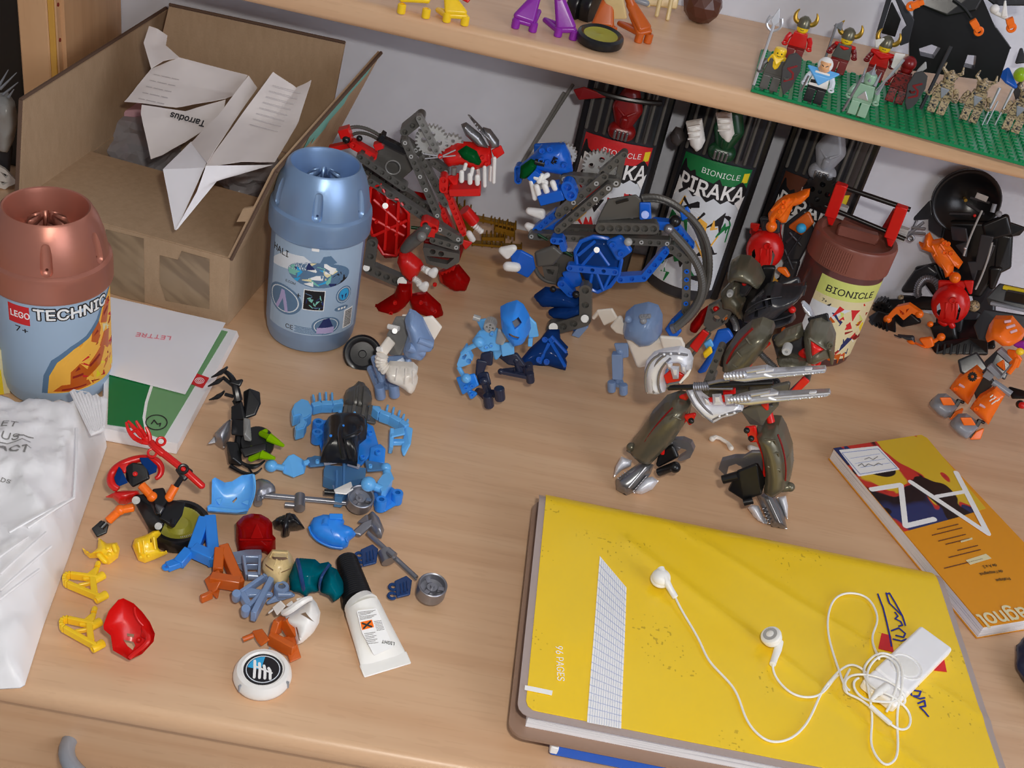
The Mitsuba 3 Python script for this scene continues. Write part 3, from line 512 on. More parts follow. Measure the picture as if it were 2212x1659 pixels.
# jar with a flat brown lid
jc = Z(1750, 744, 0)-A([0, .005, 0]); JA = facing(jc); JR = .0385; JH = .117
jar = thing('toy_jar', 'clear red-tinted jar with flat brown lid and cream label behind the gunmetal warrior', 'toy canister')
put(jar, 'body', 'clear_jar', lathe([(0, .0004), (JR*.9, .0004), (JR*.97, .004), (JR, .010), (JR, JH-.004), (JR*.97, JH)], jc, seg=48), smooth=30)
put(jar, 'contents', 'dark_red', lathe([(0, .004), (JR*.80, .006), (JR*.82, .03), (JR*.70, JH*.55), (0, JH*.6)], jc, seg=24), label='dark red parts seen through the wall')
for q in range(18):
    a = RNG.uniform(0, 2*np.pi); z = RNG.uniform(.01, .08); p0 = jc+A([JR*.84*math.cos(a), JR*.84*math.sin(a), z]); d0 = nrm(RNG.normal(size=3))*.008
    put(jar, 'contents__toy_part', ('orange', 'red', 'charcoal', 'dark_red')[q % 4], cap(p0-d0, p0+d0, .0035, .003, 8))
LR = JR*1.05
plastic('lid_brown', srgb(132, 78, 66), .38)
put(jar, 'lid', 'lid_brown', lathe([(0, JH-.012), (LR, JH-.012), (LR, JH+.012), (LR*.97, JH+.0145), (LR*.9, JH+.015), (LR*.86, JH+.0145), (LR*.84, JH+.006), (0, JH+.005)], jc, seg=56), smooth=35)
for q in range(14): a = JA-.62+q*.055; put(jar, 'lid__grip_rib', 'lid_brown', cap(jc+A([LR*math.cos(a), LR*math.sin(a), JH-.010]), jc+A([LR*math.cos(a), LR*math.sin(a), JH+.011]), .0006, seg=6))
put(jar, 'lid__grip_bar', 'lid_brown', obox(jc+A([.004, .012, JH+.010]), (.020, -.003, 0), (.001, .006, 0), (0, 0, .0055), .002))
JB = JA+.34
dec(jar, jc, JR, JB, 0, 'label', 'print_cream', sbox(-.030, .012, .042, .098), .0003, 'cream printed label')
dec(jar, jc, JR, JB, 0, 'label__green_band', 'print_lime', sbox(-.030, .079, .042, .098), .0004, 'lime green band')
dec(jar, jc, JR, JB, 0, 'label__grey_field', 'print_light', px([(-30, 70), (10, 70), (0, 62), (-8, 50), (-12, 12), (-30, 12)]), .00038)
put(jar, 'label__lettering', 'ink_black', wrap(jc, JR, meshkit.text_mesh('BIONICLE', .0068, .0003).apply_scale([1.12, 1, 1]), JB-.56, .0835, .001, .0004), wrap(jc, JR, meshkit.text_mesh('7+', .0032, .0003), JB-.54, .0720, .001, .0004))
for q in range(34):
    x, y = RNG.uniform(-4, 36), RNG.uniform(14, 66); w = RNG.uniform(3, 10)
    dec(jar, jc, JR, JB, 0, 'label__picture_patch', ('print_cream', 'print_lime', 'print_yellow', 'ink_white')[q % 4] if q < 10 else ('print_red', 'print_red', 'print_dark_red', 'print_navy', 'rust_orange')[q % 5], px([(x+RNG.uniform(-w, w), y+RNG.uniform(-w, w)) for _ in range(4)]).buffer(.0004), .00046+q*.000004)

# three tall dark canisters against the wall
def tall_can(colour, word, cxpx, cypx, band, label, headc, seed):
    c = Z(cxpx, cypx, 0); c = A([c[0], WALL-.052, 0]); k = thing('tall_canister', label, 'toy canister'); a = facing(c); er = A([math.cos(a), math.sin(a), 0]); et = A([-er[1], er[0], 0]); R = .0425; rs = np.random.default_rng(seed)
    def sect(s, z, f=1.0): t = np.linspace(0, 2*np.pi, 40, endpoint=False); return np.stack([c[0]+R*s*(np.cos(t)*et[0]*f+np.sin(t)*er[0]*.92), c[1]+R*s*(np.cos(t)*et[1]*f+np.sin(t)*er[1]*.92), t*0+z], 1)
    S = [(.86, .0008), (.95, .004), (.97, .012), (1.0, .03), (1.0, .205), (.98, .212), (.9, .216)]; V = np.vstack([sect(s, z) for s, z in S]); n = 40; f = []; i = np.arange(n); j = (i+1) % n
    for q in range(len(S)-1): f += [np.stack([q*n+i, q*n+j, (q+1)*n+j], 1), np.stack([q*n+i, (q+1)*n+j, (q+1)*n+i], 1)]
    f += [np.stack([i[1:-1]*0, i[2:], i[1:-1]], 1), np.stack([i[1:-1]*0+(len(S)-1)*n, (len(S)-1)*n+i[1:-1], (len(S)-1)*n+i[2:]], 1)]
    put(k, 'body', 'charcoal', trimesh.Trimesh(V, np.vstack(f), process=False), smooth=30)
    for s in (-1, 1): put(k, 'side_column', 'black', obox(c+et*s*R*.90+er*.012+A([0, 0, .107]), et*.0045, er*.007, A([0, 0, .104]), .002), label='black column down the side' if s < 0 else None)
    Rw = R*.985
    def d(nm, m, P, t, lb=None): return put(k, nm, m, wrap(c, Rw, ext(shapely.affinity.scale(P, 1, 1.13, origin=(0, 0)), t), a, 0, .004), label=lb, smooth=False)
    d('label', 'print_light', sbox(-.038, .016, .038, .128), .0006, 'white printed label')
    d('label__band', band, px([(-38, 120), (0, 124), (38, 120), (38, 141), (0, 145), (-38, 141)]) if False else px([(-38, 116), (38, 116), (38, 138), (20, 141), (0, 142), (-20, 141), (-38, 138)]), .0008, 'coloured band')
    d('label__yellow_mark', 'print_yellow', sbox(.029, .126, .036, .135), .0012)
    put(k, 'label__small_lettering', 'ink_white', wrap(c, Rw, meshkit.text_mesh('BIONICLE', .0055, .0003).apply_scale([1.05, 1, 1]), a-.32, .1455, .001, .0012))
    P = [(-36, 124), (-34, 132), (-30, 126), (-24, 124), (-20, 127), (-18, 123), (-8, 122), (2, 121), (6, 126), (10, 121), (22, 121), (30, 126), (38, 119), (36, 108), (32, 112), (28, 106), (20, 110), (14, 106), (6, 110), (0, 105), (-8, 110), (-14, 106), (-22, 111), (-30, 103), (-34, 110), (-38, 102)]
    d('label__word_plate', 'print_black', px(P).buffer(.001), .0012)
    put(k, 'label__large_lettering', 'ink_white', wrap(c, Rw, meshkit.text_mesh('PIRAKA', .0140, .0004, True).apply_scale([.96, 1.05, 1]), a-.80, .1235, .001, .0016), wrap(c, Rw, ext(px([(-36, 110), (-35, 132), (-27, 122), (-31, 118)]).union(px([(28, 121), (38, 128), (36, 112)])).union(px([(-14, 121), (-10, 128), (-6, 121)])), .0004), a, 0, .003, .0016), label='large jagged white lettering')
    for q in range(40):
        x, y = rs.uniform(-30, 30), rs.uniform(20, 100); w = rs.uniform(5, 13); m = ('print_light', 'ink_white', 'print_black', headc, headc, 'print_amber', 'print_black')[q % 7]
        d('label__picture_patch', m, px([(x+rs.uniform(-w, w), y+rs.uniform(-w, w)) for _ in range(4)]).buffer(.0006).intersection(sbox(-.037, .017, .037, .102)), .0008+q*.000012)
    return k, c, er, et
def packaged_head(k, c, er, et, col, teeth='steel'):
    [put(k, 'cover_rib', 'dark_grey', hull([c+et*s+er*(.044-abs(s)*.25)+A([0, 0, z]) for z in (.164, .212)], .0018)) for s in (-.034, -.024, -.016, .016, .024, .034)]
    o = c+er*.047+A([0, 0, .184])
    put(k, 'packaged_toy', col, hull([o+A([0, 0, .026]), o+et*.006+A([0, 0, .012]), o-et*.006+A([0, 0, .012]), o+er*.002+A([0, 0, -.002])], .0085, 2), hull([o+A([0, 0, -.010])+er*.003+et*s*.005 for s in (-1, 1)], .0085, 2), hull([o+er*.010+A([0, 0, .004]), o+er*.008+A([0, 0, -.002])], .004, 1), label='toy part under the cover')
    put(k, 'packaged_toy__brow', col, *[hull([o+et*s*.008+er*.007+A([0, 0, .012]), o+et*s*.002+er*.0095+A([0, 0, .008])], .0016, 1) for s in (-1, 1)])
    put(k, 'packaged_toy__tooth_plate', teeth, *[hull([o+et*q*.0038+er*.012+A([0, 0, -.008]), o+et*q*.0036+er*.011+A([0, 0, -.015])], .0014) for q in (-1.5, -.5, .5, 1.5)])
k1 = tall_can('red', 'PIRAKA', 1268, 572, 'print_red', 'tall dark canister with a red banded label, behind the blue beast', 'print_red', 11); packaged_head(*k1, 'dark_red')
k2 = tall_can('green', 'PIRAKA', 1468, 612, 'print_green', 'tall dark canister with a green banded label, middle one of the three against the wall', 'print_green', 12); packaged_head(*k2, 'forest_green')
k3 = tall_can('brown', 'PIRAKA', 1668, 652, 'print_brown', 'tall dark canister with a brown banded label, next to the jar', 'print_brown', 13); packaged_head(*k3, 'cool_grey')

f = Fig(k2[1]+k2[2]*.055, k2[2]).zoom(3.949, 1100, 180)
for L in ([(1505, 335), (1640, 312), (1668, 500), (1640, 555), (1600, 585), (1545, 530)], [(1760, 262), (1898, 252), (1925, 430), (1872, 520), (1832, 490), (1790, 430)]): put(k2[0], 'packaged_hand', 'white', f.pillow(L, 0, 7, 5, n=10, solid=True, wob=3), *[f.bar((L[0][0]+18, L[0][1]+40+q*50, 8), (L[1][0]-12, L[1][1]+44+q*50, 8), 12, 3) for q in range(3)], label='white toy hand under the shelf edge')
put(k2[0], 'clear_bubble', 'clear_smoke', f.pillow([(1370, 440), (1420, 370), (1480, 390), (1500, 480), (1440, 540), (1380, 500)], -8, 8, 1, n=9))
f = Fig(k1[1]+k1[2]*.05, k1[2]).zoom(3.949, 1100, 180); put(k1[0], 'black_strap', 'black', f.rod([(720, 60, 0), (880, 110, 4), (1080, 150, 4), (1300, 170, 0)], 22, 8, 14)); put(k1[0], 'red_wing', 'dark_red', f.hull([(560, 60, 0), (640, 40, 2), (820, 110, 4), (600, 130, 2)], 10, 1))
gr = thing('grey_rods', 'pair of thin grey toy rods leaning on the wall left of the red banded canister', 'toy rods'); f = Fig((0, WALL-.012, 0), (0, -1, 0)).zoom(3.949, 1100, 180); b_ = Z(1128, 492, .003)
for a, b in (((545, 10, 0), (100, 700, 6)), ((470, 80, 2), (110, 680, 8))): put(gr, 'rod', 'mid_grey', f.rod([a, b], 15, 8))

# ---------------- papers and parcels at the left ----------------
mag = thing('wrapped_magazine', 'green and white magazine in clear wrapping, under the letter envelope beside the copper canister', 'magazine')
MZ = .011
m4 = [Z(222, 648, MZ), Z(512, 715, MZ), Z(384, 958, MZ), Z(225, 925, MZ)]; lo = [p*A([1, 1, 0])+A([0, 0, .0006]) for p in (Z(220, 660), Z(516, 728), Z(381, 982), Z(222, 952))]
put(mag, 'wrapping', 'mailer_film', trimesh.convex.convex_hull(A(m4+lo)), smooth=False, label='clear white edged wrapping')
mf = flat(360, 850, MZ)
put(mag, 'cover', 'print_pale_green', mf.poly([(236, 660), (492, 716), (352, 948), (300, 930), (236, 905)], .5, .5), label='pale green cover')
put(mag, 'cover__dark_field', 'print_green', mf.poly([(236, 806), (330, 834), (318, 872), (312, 905), (316, 928), (232, 916)], .8, .4), label='dark green field')
put(mag, 'cover__white_curve', 'ink_white', mf.ribbon([(328, 832), (316, 870), (311, 902), (316, 930)], 6, 1.1, .3))
put(mag, 'cover__logo', 'print_red', mf.poly([(424, 806), (452, 816), (438, 838), (410, 828)], 1.0, .3), label='red logo field with white rings'); put(mag, 'cover__logo_ring', 'ink_white', *[mf.ribbon([(431+r*math.cos(t)*1.15, 822+r*.75*math.sin(t)) for t in np.linspace(0, 6.28, 20)], 1.3, 1.3, .2) for r in (2.5, 5.5, 8.5)])
put(mag, 'cover__number_circle', 'ink_black', mf.ribbon([(338+23*math.cos(t), 912+16*math.sin(t)) for t in np.linspace(0, 6.28, 28)], 2.0, 1.2, .2), mf.ribbon([(327, 915), (333, 907), (340, 916), (347, 914), (345, 920)], 2.2, 1.2, .2))
env = thing('letter_envelope', 'white envelope with a pale red upside-down word, on the green wrapped magazine', 'envelope')
ef = flat(340, 750, MZ+.0022)
put(env, 'paper', 'white_paper', ef.pillow([(232, 640), (487, 697), (400, 851), (236, 808)], .2, .8, .6, n=14, wob=.5, solid=True))
put(env, 'word', 'ink_pink', ef.text('LETTRE', 372, 727, 15, 188, 1.5, .15, 1.0), label='pale red upside-down word')
# crumpled white mailing bag in the left foreground
mb = thing('mailing_bag', 'crumpled white plastic mailing bag with grey print, at the left edge in the foreground', 'parcel')
def mound(L, H, st=.004, pw=.42, seed=0, amp=.004, rim=.02):
    P = Polygon(A([Z(x, y)[:2] for x, y in L])).buffer(0); x0, y0, x1, y1 = P.bounds; gx, gy = np.meshgrid(np.arange(x0, x1, st), np.arange(y0, y1, st)); G = np.stack([gx.ravel(), gy.ravel()], 1); G = G[shapely.contains_xy(P.buffer(-st*.5), G[:, 0], G[:, 1])]
    n = int(P.length/st); Bd = A([P.exterior.interpolate(k*P.length/n).coords[0] for k in range(n)]); V = np.vstack([Bd, G]); t = Delaunay(V).simplices; c = V[t].mean(1); t = t[shapely.contains_xy(P, c[:, 0], c[:, 1])]
    a = V[t]; ar = (a[:, 1, 0]-a[:, 0, 0])*(a[:, 2, 1]-a[:, 0, 1])-(a[:, 1, 1]-a[:, 0, 1])*(a[:, 2, 0]-a[:, 0, 0]); t = t[abs(ar) > 1e-10]; ar = ar[abs(ar) > 1e-10]; t[ar < 0] = t[ar < 0][:, ::-1]
    D = shapely.distance(P.exterior, shapely.points(V)); q = np.clip(D/rim, 0, 1); h = H(V)*(1-(1-q)**2.4)**pw
    rid = np.abs(meshkit.fbm(np.c_[V @ A([[26, -30], [34, 12]]), V[:, 0]*0+seed], 3)-.5)*2; h = h+amp*(1-rid)**3*np.minimum(q*3, 1)+amp*.8*(meshkit.fbm(np.c_[V*38, V[:, 0]*0+seed], 3)-.5)*q
    N = len(V); top = np.c_[V, np.maximum(h, .0008)]; bot = np.c_[V, np.full(N, .0004)]
    return trimesh.Trimesh(np.vstack([top, bot]), np.vstack([t, t[:, ::-1]+N]), process=False), (lambda x, y: 0)
bagL = [(-240, 800), (-60, 915), (60, 935), (226, 938), (231, 965), (205, 1040), (150, 1200), (95, 1350), (52, 1487), (-40, 1492), (-300, 1430)]
_bt = Z(226, 938)[:2]; _bb = Z(52, 1487)[:2]
def bag_h(V): s = np.clip((V[:, 1]-_bb[1])/(_bt[1]-_bb[1]), 0, 1); return .010+.032*np.minimum(s*1.6, 1)**.8
bagm, _ = mound(bagL, bag_h, .0038, .5, 3, .0065, .03)
put(mb, 'body', 'mailer_film', bagm, smooth=50)
bfig = Fig(Z(110, 970, .041), A([0, -.10, .995]), (0, 1, 0))
zz = [(150+k*8.4, 846+k*1.6-(7 if k % 2 else 0)) for k in range(10)]
put(mb, 'crimped_seam', 'mailer_film', bfig.pillow(zz+[(232, 862), (226, 930), (196, 940)], 1.0, 1.5, 1, n=16, wob=2.0, seed=8), *[bfig.rod([(154+k*8, 846+k*1.5, 2.5), (196+k*3.5, 930+k*2-k*k*.4, 2)], 2.0, 6) for k in range(9)], label='crimped saw-toothed seam')
put(mb, 'crease', 'mailer_film', *[bfig.rod([(x0, y0, 1), ((x0+x1)/2+2, (y0+y1)/2-3, 3), (x1, y1, 1)], 3.2, 6, 8) for x0, y0, x1, y1 in ((165, 925, 160, 1075), (160, 1075, 60, 1140), (20, 1150, 140, 1085), (100, 1150, 0, 1240), (60, 1160, -30, 1225), (110, 1180, 0, 1275), (85, 1230, -20, 1310))], kind='stuff', label='raised folds of the film')
for w_, x, y, h, a in (('ET', 0, 930, 17, 2), ('US', 0, 957, 17, 2), ('ACT', -8, 985, 19, 2), ('DS', 0, 1045, 9, -4)):
    put(mb, 'print', 'ink_grey', drape(bfig.text(w_, x, y, h, a+5, 1, .2, 1.25, w_ == 'ACT'), bagm), smooth=False)
put(mb, 'print_line', 'ink_grey', drape(bfig.ribbon([(0, 966), (66, 962)], 2, 1), bagm), smooth=False); put(mb, 'print_line', 'ink_grey', drape(bfig.ribbon([(32, 953), (72, 950)], 3, 1), bagm), smooth=False)
sy_ = thing('yellow_packet', 'yellow and white packet edge behind the copper canister at the left frame edge', 'packet')
pk = stand(-6, 860, 0); put(sy_, 'sheet', 'print_cream', pk.poly([(-30, 745), (8, 758), (24, 870), (-30, 872)], -4, 6)); put(sy_, 'stripe', 'print_yellow', pk.poly([(-30, 790), (2, 800), (10, 862), (-30, 860)], -3.6, .3))

# ---------------- notebooks, player and book at the right ----------------
bd_ = thing('blue_folder', 'bright blue plastic folder lying under the yellow notebook', 'folder')
g0 = Z(1186, 1600, .012); gv = nrm(A([1, -.012, 0])); gn = A([-gv[1], gv[0], 0])
fo = lambda u, v, z: A([g0[0], g0[1], 0])+gv*u+gn*v+A([0, 0, z])
put(bd_, 'cover', 'blue', hull([fo(u, v, z) for u in (.004, .292) for v in (-.0, .20) for z in (.003, .0105)], .0022, 1), label='plastic cover')
put(bd_, 'clasp', 'ink_white', obox(fo(.004, -.001, .0085), gv*.0025, gn*.003, A([0, 0, .003]), .0006))
nb = thing('yellow_notebook', 'yellow squared-paper notebook in a clear cover, lying with earphones on top', 'notebook')
NT = .034
q00, q10, q01 = Z(1180, 1046, NT), Z(2016, 1216, NT), Z(1129, 1552, NT); nx = nrm(q10-q00); ny = -A([-nx[1], nx[0], 0])*-1; ny = A([-nx[1], nx[0], 0]); NW, NH = np.linalg.norm(q10-q00), .2075
np_ = lambda u, v, z=NT: q00*A([1, 1, 0])+nx*u-ny*v+A([0, 0, z])
put(nb, 'pages', 'page_edge', obox(np_(NW/2, NH/2+.008, .0235), nx*(NW/2-.004), ny*(NH/2-.010), A([0, 0, .0078])), label='white page block')
def cover(z, t, r, ov, drop): # cover sheet with rounded corners; the far edge bends down
    P = sbox(-ov, -ov*.2, NW+ov, NH+ov).buffer(-r).buffer(r, quad_segs=4); gx, gy = np.meshgrid(np.linspace(-ov, NW+ov, 64), np.linspace(-ov*.2, NH+ov, 56)); G = np.stack([gx.ravel(), gy.ravel()], 1); G = G[shapely.contains_xy(P.buffer(-.001), G[:, 0], G[:, 1])]
    n = 260; B = A([P.exterior.interpolate(k*P.length/n).coords[0] for k in range(n)]); V = np.vstack([B, G]); tr = Delaunay(V).simplices; c = V[tr].mean(1); tr = tr[shapely.contains_xy(P, c[:, 0], c[:, 1])]
    a = V[tr]; ar = (a[:, 1, 0]-a[:, 0, 0])*(a[:, 2, 1]-a[:, 0, 1])-(a[:, 1, 1]-a[:, 0, 1])*(a[:, 2, 0]-a[:, 0, 0]); tr = tr[abs(ar) > 1e-12]
    h = z-drop*np.clip(1-V[:, 1]/.020, 0, 1)**2.2+(.0011*(meshkit.fbm(np.c_[V*22, V[:, 0]*0], 2)-.5)+.0016*(np.exp(-((V[:, 1]-.012-.80*(V[:, 0]-.02))/.006)**2)*(V[:, 0] > .06)+.7*np.exp(-((V[:, 1]+.030-.62*(V[:, 0]-.02))/.005)**2)))*np.clip(V[:, 1]/.03, 0, 1)
    Wd = q00*A([1, 1, 0])+V[:, :1]*nx-V[:, 1:]*ny; top = Wd+h[:, None]*A([0, 0, 1]); N = len(V)
    return trimesh.Trimesh(np.vstack([top, top-A([0, 0, t])]), np.vstack([tr[:, ::-1], tr+N]+[[[i, (i+1) % n, (i+1) % n+N], [i, (i+1) % n+N, i+N]] for i in range(n)]), process=False), h, V
def specks(p, n, uv):                              # small dirt specks on an even yellow
    sp = smoothstep(.86, .9, noise(p.x*520, p.y*520))*smoothstep(.66, .74, noise(p.x*40, p.y*40, 3)); return mix(mix(srgb(240, 200, 22), srgb(236, 200, 40), fbm(p.x*30, p.y*30, 0, 2)), srgb(150, 120, 20), sp*.5)
mat('yellow_card', {'type': 'principled', 'base_color': proc(specks), 'roughness': .3, 'specular': .5, 'clearcoat': .5, 'clearcoat_gloss': .8})
plastic('cover_clear_brown', srgb(150, 122, 104), .25); plastic('cover_clear_grey', srgb(168, 152, 146), .25)
bcv = cover(.0166, .0022, .010, .006, 0)[0]; put(nb, 'back_cover', 'cover_clear_brown', bcv, label='brownish back of the plastic cover')
mg = cover(NT-.0006, .0006, .008, .0040, .0125)[0]; put(nb, 'clear_margin', 'cover_clear_grey', mg, label='greyish clear margin of the plastic cover')
P_ = cover(NT, .0005, .006, -.0008, .0105)
put(nb, 'front_cover', 'yellow_card', P_[0], label='yellow front cover', smooth=50)
nf_ = Fig(np_(NW/2, NH/2, NT), (0, 0, 1), (0, 1, 0))
def nput(part, m, off, *ms, **k): return put(nb, 'front_cover__'+part, m, drape(list(ms), P_[0], off, .008), smooth=False, **k)
nput('squared_strip', 'ink_white', .0003, nf_.poly([(1296, 1200), (1354, 1268), (1342, 1574), (1268, 1560)], .9, .25), label='strip of squared white paper')
_gl = []
for k in range(1, 22): a = k/22; _gl.append(nf_.ribbon([(1296-28*a, 1202+357*a+(66*0)*a), (1354-12*a, 1268+305*a)], .9, 1.0, .12))
for k in range(1, 14): a = k/14; _gl.append(nf_.ribbon([(1296+58*a, 1202+66*a), (1268+74*a, 1559+14*a)], .7, 1.0, .12))
nput('grid_line', 'grid_blue', .0006, *_gl, kind='stuff')
nput('lettering', 'ink_white', .0006, nf_.text('96 PAGES', 1200, 1393, 15, -85, .9, .2, .9), label='white line of print'); nput('mark', 'ink_white', .0006, nf_.poly([(1134, 1480), (1194, 1492), (1192, 1502), (1133, 1490)], .9, .2))
nput('red_label', 'print_red', .0003, nf_.poly([(1905, 1367), (1925, 1372), (1931, 1408), (1897, 1402)], .9, .2), nf_.poly([(2010, 1402), (2036, 1405), (2046, 1450), (1996, 1444)], .9, .2), label='red label')
nput('label_ring', 'ink_white', .0006, *[nf_.ribbon([(2022+r*math.cos(t), 1424+r*.8*math.sin(t)) for t in np.linspace(0, 6.28, 18)], 1.3, 1.2, .15) for r in (4, 8, 12)])
hand = [[(1897, 1282), (1908, 1312), (1916, 1345), (1922, 1372), (1926, 1395)], [(1915, 1280), (1922, 1302), (1938, 1318), (1950, 1330), (1956, 1350), (1950, 1330), (1934, 1300), (1922, 1280), (1916, 1282), (1920, 1298)], [(1934, 1322), (1940, 1330), (1934, 1336), (1946, 1342), (1950, 1350), (1942, 1352)], [(1926, 1362), (1942, 1356), (1956, 1368), (1952, 1376), (1936, 1372)], [(1930, 1380), (1948, 1384), (1958, 1380)], [(1968, 1464), (1972, 1476), (1968, 1484), (1964, 1478)], [(1980, 1464), (1984, 1480)], [(1976, 1490), (1990, 1492), (1986, 1502), (1974, 1502), (1988, 1508), (1998, 1506)], [(1984, 1518), (1998, 1512), (2000, 1524), (1988, 1526), (1998, 1536), (2006, 1546)], [(1966, 1480), (1970, 1500)]]
nput('handwriting', 'ink_pen', .0006, *[nf_.ribbon(L, 3.6, 1.0, .15) for L in hand], label='handwriting in blue ink')
# music player with its earphones
ip = thing('music_player', 'small white stick music player on the yellow notebook, wound with its earphone cable', 'music player')
pt = NT+.0092; p0, p1, p2 = Z(1990, 1349, pt), Z(2048, 1391, pt), Z(1897, 1502, pt); ix = nrm(p1-p0); iy = nrm(A([ix[1], -ix[0], 0])); iw = .0250
ic = p0+ix*iw/2
sl = lambda L0, L1, z0, z1, w, r: hull([ic+iy*v+ix*u-A([0, 0, pt-z]) for v in (L0+r, L1-r) for u in (-w/2+r, w/2-r) for z in (z0+r, z1-r)], r, 2)
put(ip, 'body', 'gloss_white', sl(0, .064, NT+.0010, pt, iw, .0022), smooth=60)
put(ip, 'cap', 'gloss_white', sl(.0645, .081, NT+.0010, pt, iw, .0022), smooth=60, label='end cap')
put(ip, 'control_pad', 'cool_grey' if False else 'earbud_white', lathe([(0, .0006), (.0080, .0006), (.0086, .0002), (.0088, -.001), (.0098, -.001), (.0100, .0005), (.0108, .0005), (.0109, -.001)], ic+iy*.045+A([0, 0, 0]), seg=40), label='round control pad')
ear = thing('earphones', 'white earphones with a looped thin cable lying over the yellow notebook', 'earphones')
efg = Fig(np_(NW/2, NH/2, NT+.002), (0, 0, 1), (0, 1, 0))
def zo(L): return [(1380+x/3.16, 1180+y/3.16)+tuple(r) for x, y, *r in L]
C = [[(250, 350, 3), (330, 500, 1), (420, 660, 0), (480, 780, 0), (560, 870, 0), (640, 960, 0), (690, 1060, 0), (730, 1170, 0), (800, 1270, 0), (880, 1325, 0), (980, 1330, 0), (1080, 1280, 0), (1150, 1200, 0), (1210, 1080, 0), (1260, 980, 0), (1330, 890, 1.6), (1400, 828, 3), (1450, 810, 4), (1520, 835, 4), (1560, 880, 4), (1570, 960, 5), (1590, 1000, 6)],
     [(915, 810, 3), (930, 880, 1), (980, 950, 0), (1060, 1010, 0), (1150, 1030, 0), (1210, 1022, 0), (1290, 962, 0), (1360, 880, 0)],
     [(1440, 840, 2), (1400, 930, 3), (1420, 1000, 4), (1500, 1040, 5), (1570, 1090, 5), (1650, 1150, 5), (1720, 1215, 4), (1790, 1250, 2), (1850, 1215, 1), (1840, 1130, 2), (1790, 1070, 6), (1700, 1010, 13), (1600, 960, 12), (1540, 880, 9), (1570, 780, 8), (1660, 730, 12), (1760, 770, 13), (1800, 880, 13), (1790, 1000, 10), (1770, 1100, 5), (1765, 1250, 1), (1765, 1400, 0), (1730, 1475, 0), (1680, 1488, 0), (1620, 1430, 0), (1585, 1320, 0), (1592, 1180, 2), (1580, 1050, 7), (1560, 930, 10), (1590, 800, 11), (1680, 750, 13.5), (1750, 800, 14.5), (1770, 900, 14), (1740, 1020, 11), (1690, 1130, 7)],
     [(1640, 770, 11), (1610, 700, 4), (1598, 600, 0), (1625, 520, 0), (1608, 420, 0), (1550, 348, 0), (1450, 320, 0), (1350, 350, 0), (1300, 440, 0), (1290, 560, 0), (1312, 680, 0), (1360, 830, 1.5), (1395, 930, 5), (1420, 1000, 5)],
     [(1440, 985, 6), (1410, 950, 6), (1440, 890, 7), (1520, 875, 9), (1620, 890, 12), (1720, 930, 12), (1800, 1000, 9), (1818, 1050, 5), (1790, 1080, 5)], [(1500, 900, 9), (1470, 960, 8), (1540, 1040, 8), (1640, 1060, 11), (1730, 1060, 10), (1780, 1030, 10)]]
for L in C: put(ear, 'cable', 'earbud_white', efg.rod(zo(L), 2.5, 8, n=len(L)*7))
put(ear, 'cable_slider', 'earbud_white', efg.rod(zo([(1578, 1090, 7), (1720, 1212, 6)]), 5.2, 10), label='tube holding both cables'); put(ear, 'cable_split', 'earbud_white', efg.rod(zo([(1300, 935, 1.2), (1345, 880, 2.4)]), 4.0, 10))
put(ear, 'plug', 'earbud_white', efg.rod(zo([(1585, 1052, 11), (1622, 1010, 12), (1632, 1000, 12), (1690, 955, 12)]), [3.5, 5.5, 8, 8.5], 12), label='thick plug sleeve')
def bud(face, rim, stem, up):
    k = put(ear, 'earbud', 'earbud_white', ball(efg.p(*face), 21*efg.u, 3, (1, 1, .78), [nrm(np.cross(up, (0, 1, .01))), nrm(np.cross(up, nrm(np.cross(up, (0, 1, .01))))), nrm(up)]), lathe([(0, .0046), (.0052, .0044), (.0066, .0036), (.0070, .0022), (.0060, .0)], efg.p(*face), up, 24))
    put(ear, 'earbud_stem', 'earbud_white', efg.rod(stem, [8.5, 8.5, 7.2, 7.0], 12)); put(ear, 'earbud_grille' if up[2] < .9 else 'earbud_back', 'light_grey' if up[2] < .9 else 'earbud_white', lathe([(0, .00475), (.0048, .0046)], efg.p(*face), up, 20))
bud((1428, 1247, 7), 0, [(1427, 1228, 10), (1436, 1250, 9), (1448, 1272, 5), (1459, 1290, 3)], A([.1, .1, -.98]))
bud((1668, 1378, 7), 0, [(1684, 1386, 5), (1680, 1404, 4), (1674, 1420, 3), (1669, 1435, 3)], nrm(A([-.55, -.05, .75])))
# Spanish practice book
bk2 = thing('practice_book', 'orange and black paperback with large white letters A and Z beside the yellow notebook', 'book')
BZ = .0135; a0, a1, a2 = Z(1800, 967, BZ), Z(2125, 1354, BZ), Z(1991, 938, BZ); kx = nrm(a1-a0); ky = A([-kx[1], kx[0], 0]); kl = np.linalg.norm(a1-a0); kw = (a2-a0) @ ky; kw = abs(kw)
if (a2-a0) @ ky < 0: ky = -ky
kb = lambda u, v, z: a0*A([1, 1, 0])+kx*u+ky*v+A([0, 0, z])
put(bk2, 'pages', 'page_edge', obox(kb(kl/2, kw/2, .0068), kx*(kl/2-.0005), ky*(kw/2-.001), A([0, 0, .0058])), label='white page block')
put(bk2, 'back_cover', 'book_orange', obox(kb(kl/2, kw/2, .0007), kx*kl/2, ky*kw/2, A([0, 0, .0004]))); put(bk2, 'spine', 'book_orange', obox(kb(kl/2, kw-.0004, .0068), kx*kl/2, ky*.0005, A([0, 0, .0062])))
cvm = trimesh.creation.box((1, 1, 1)); put(bk2, 'front_cover', 'book_orange', obox(kb(kl/2, kw/2, .0131), kx*kl/2, ky*kw/2, A([0, 0, .0004])), label='orange front cover')
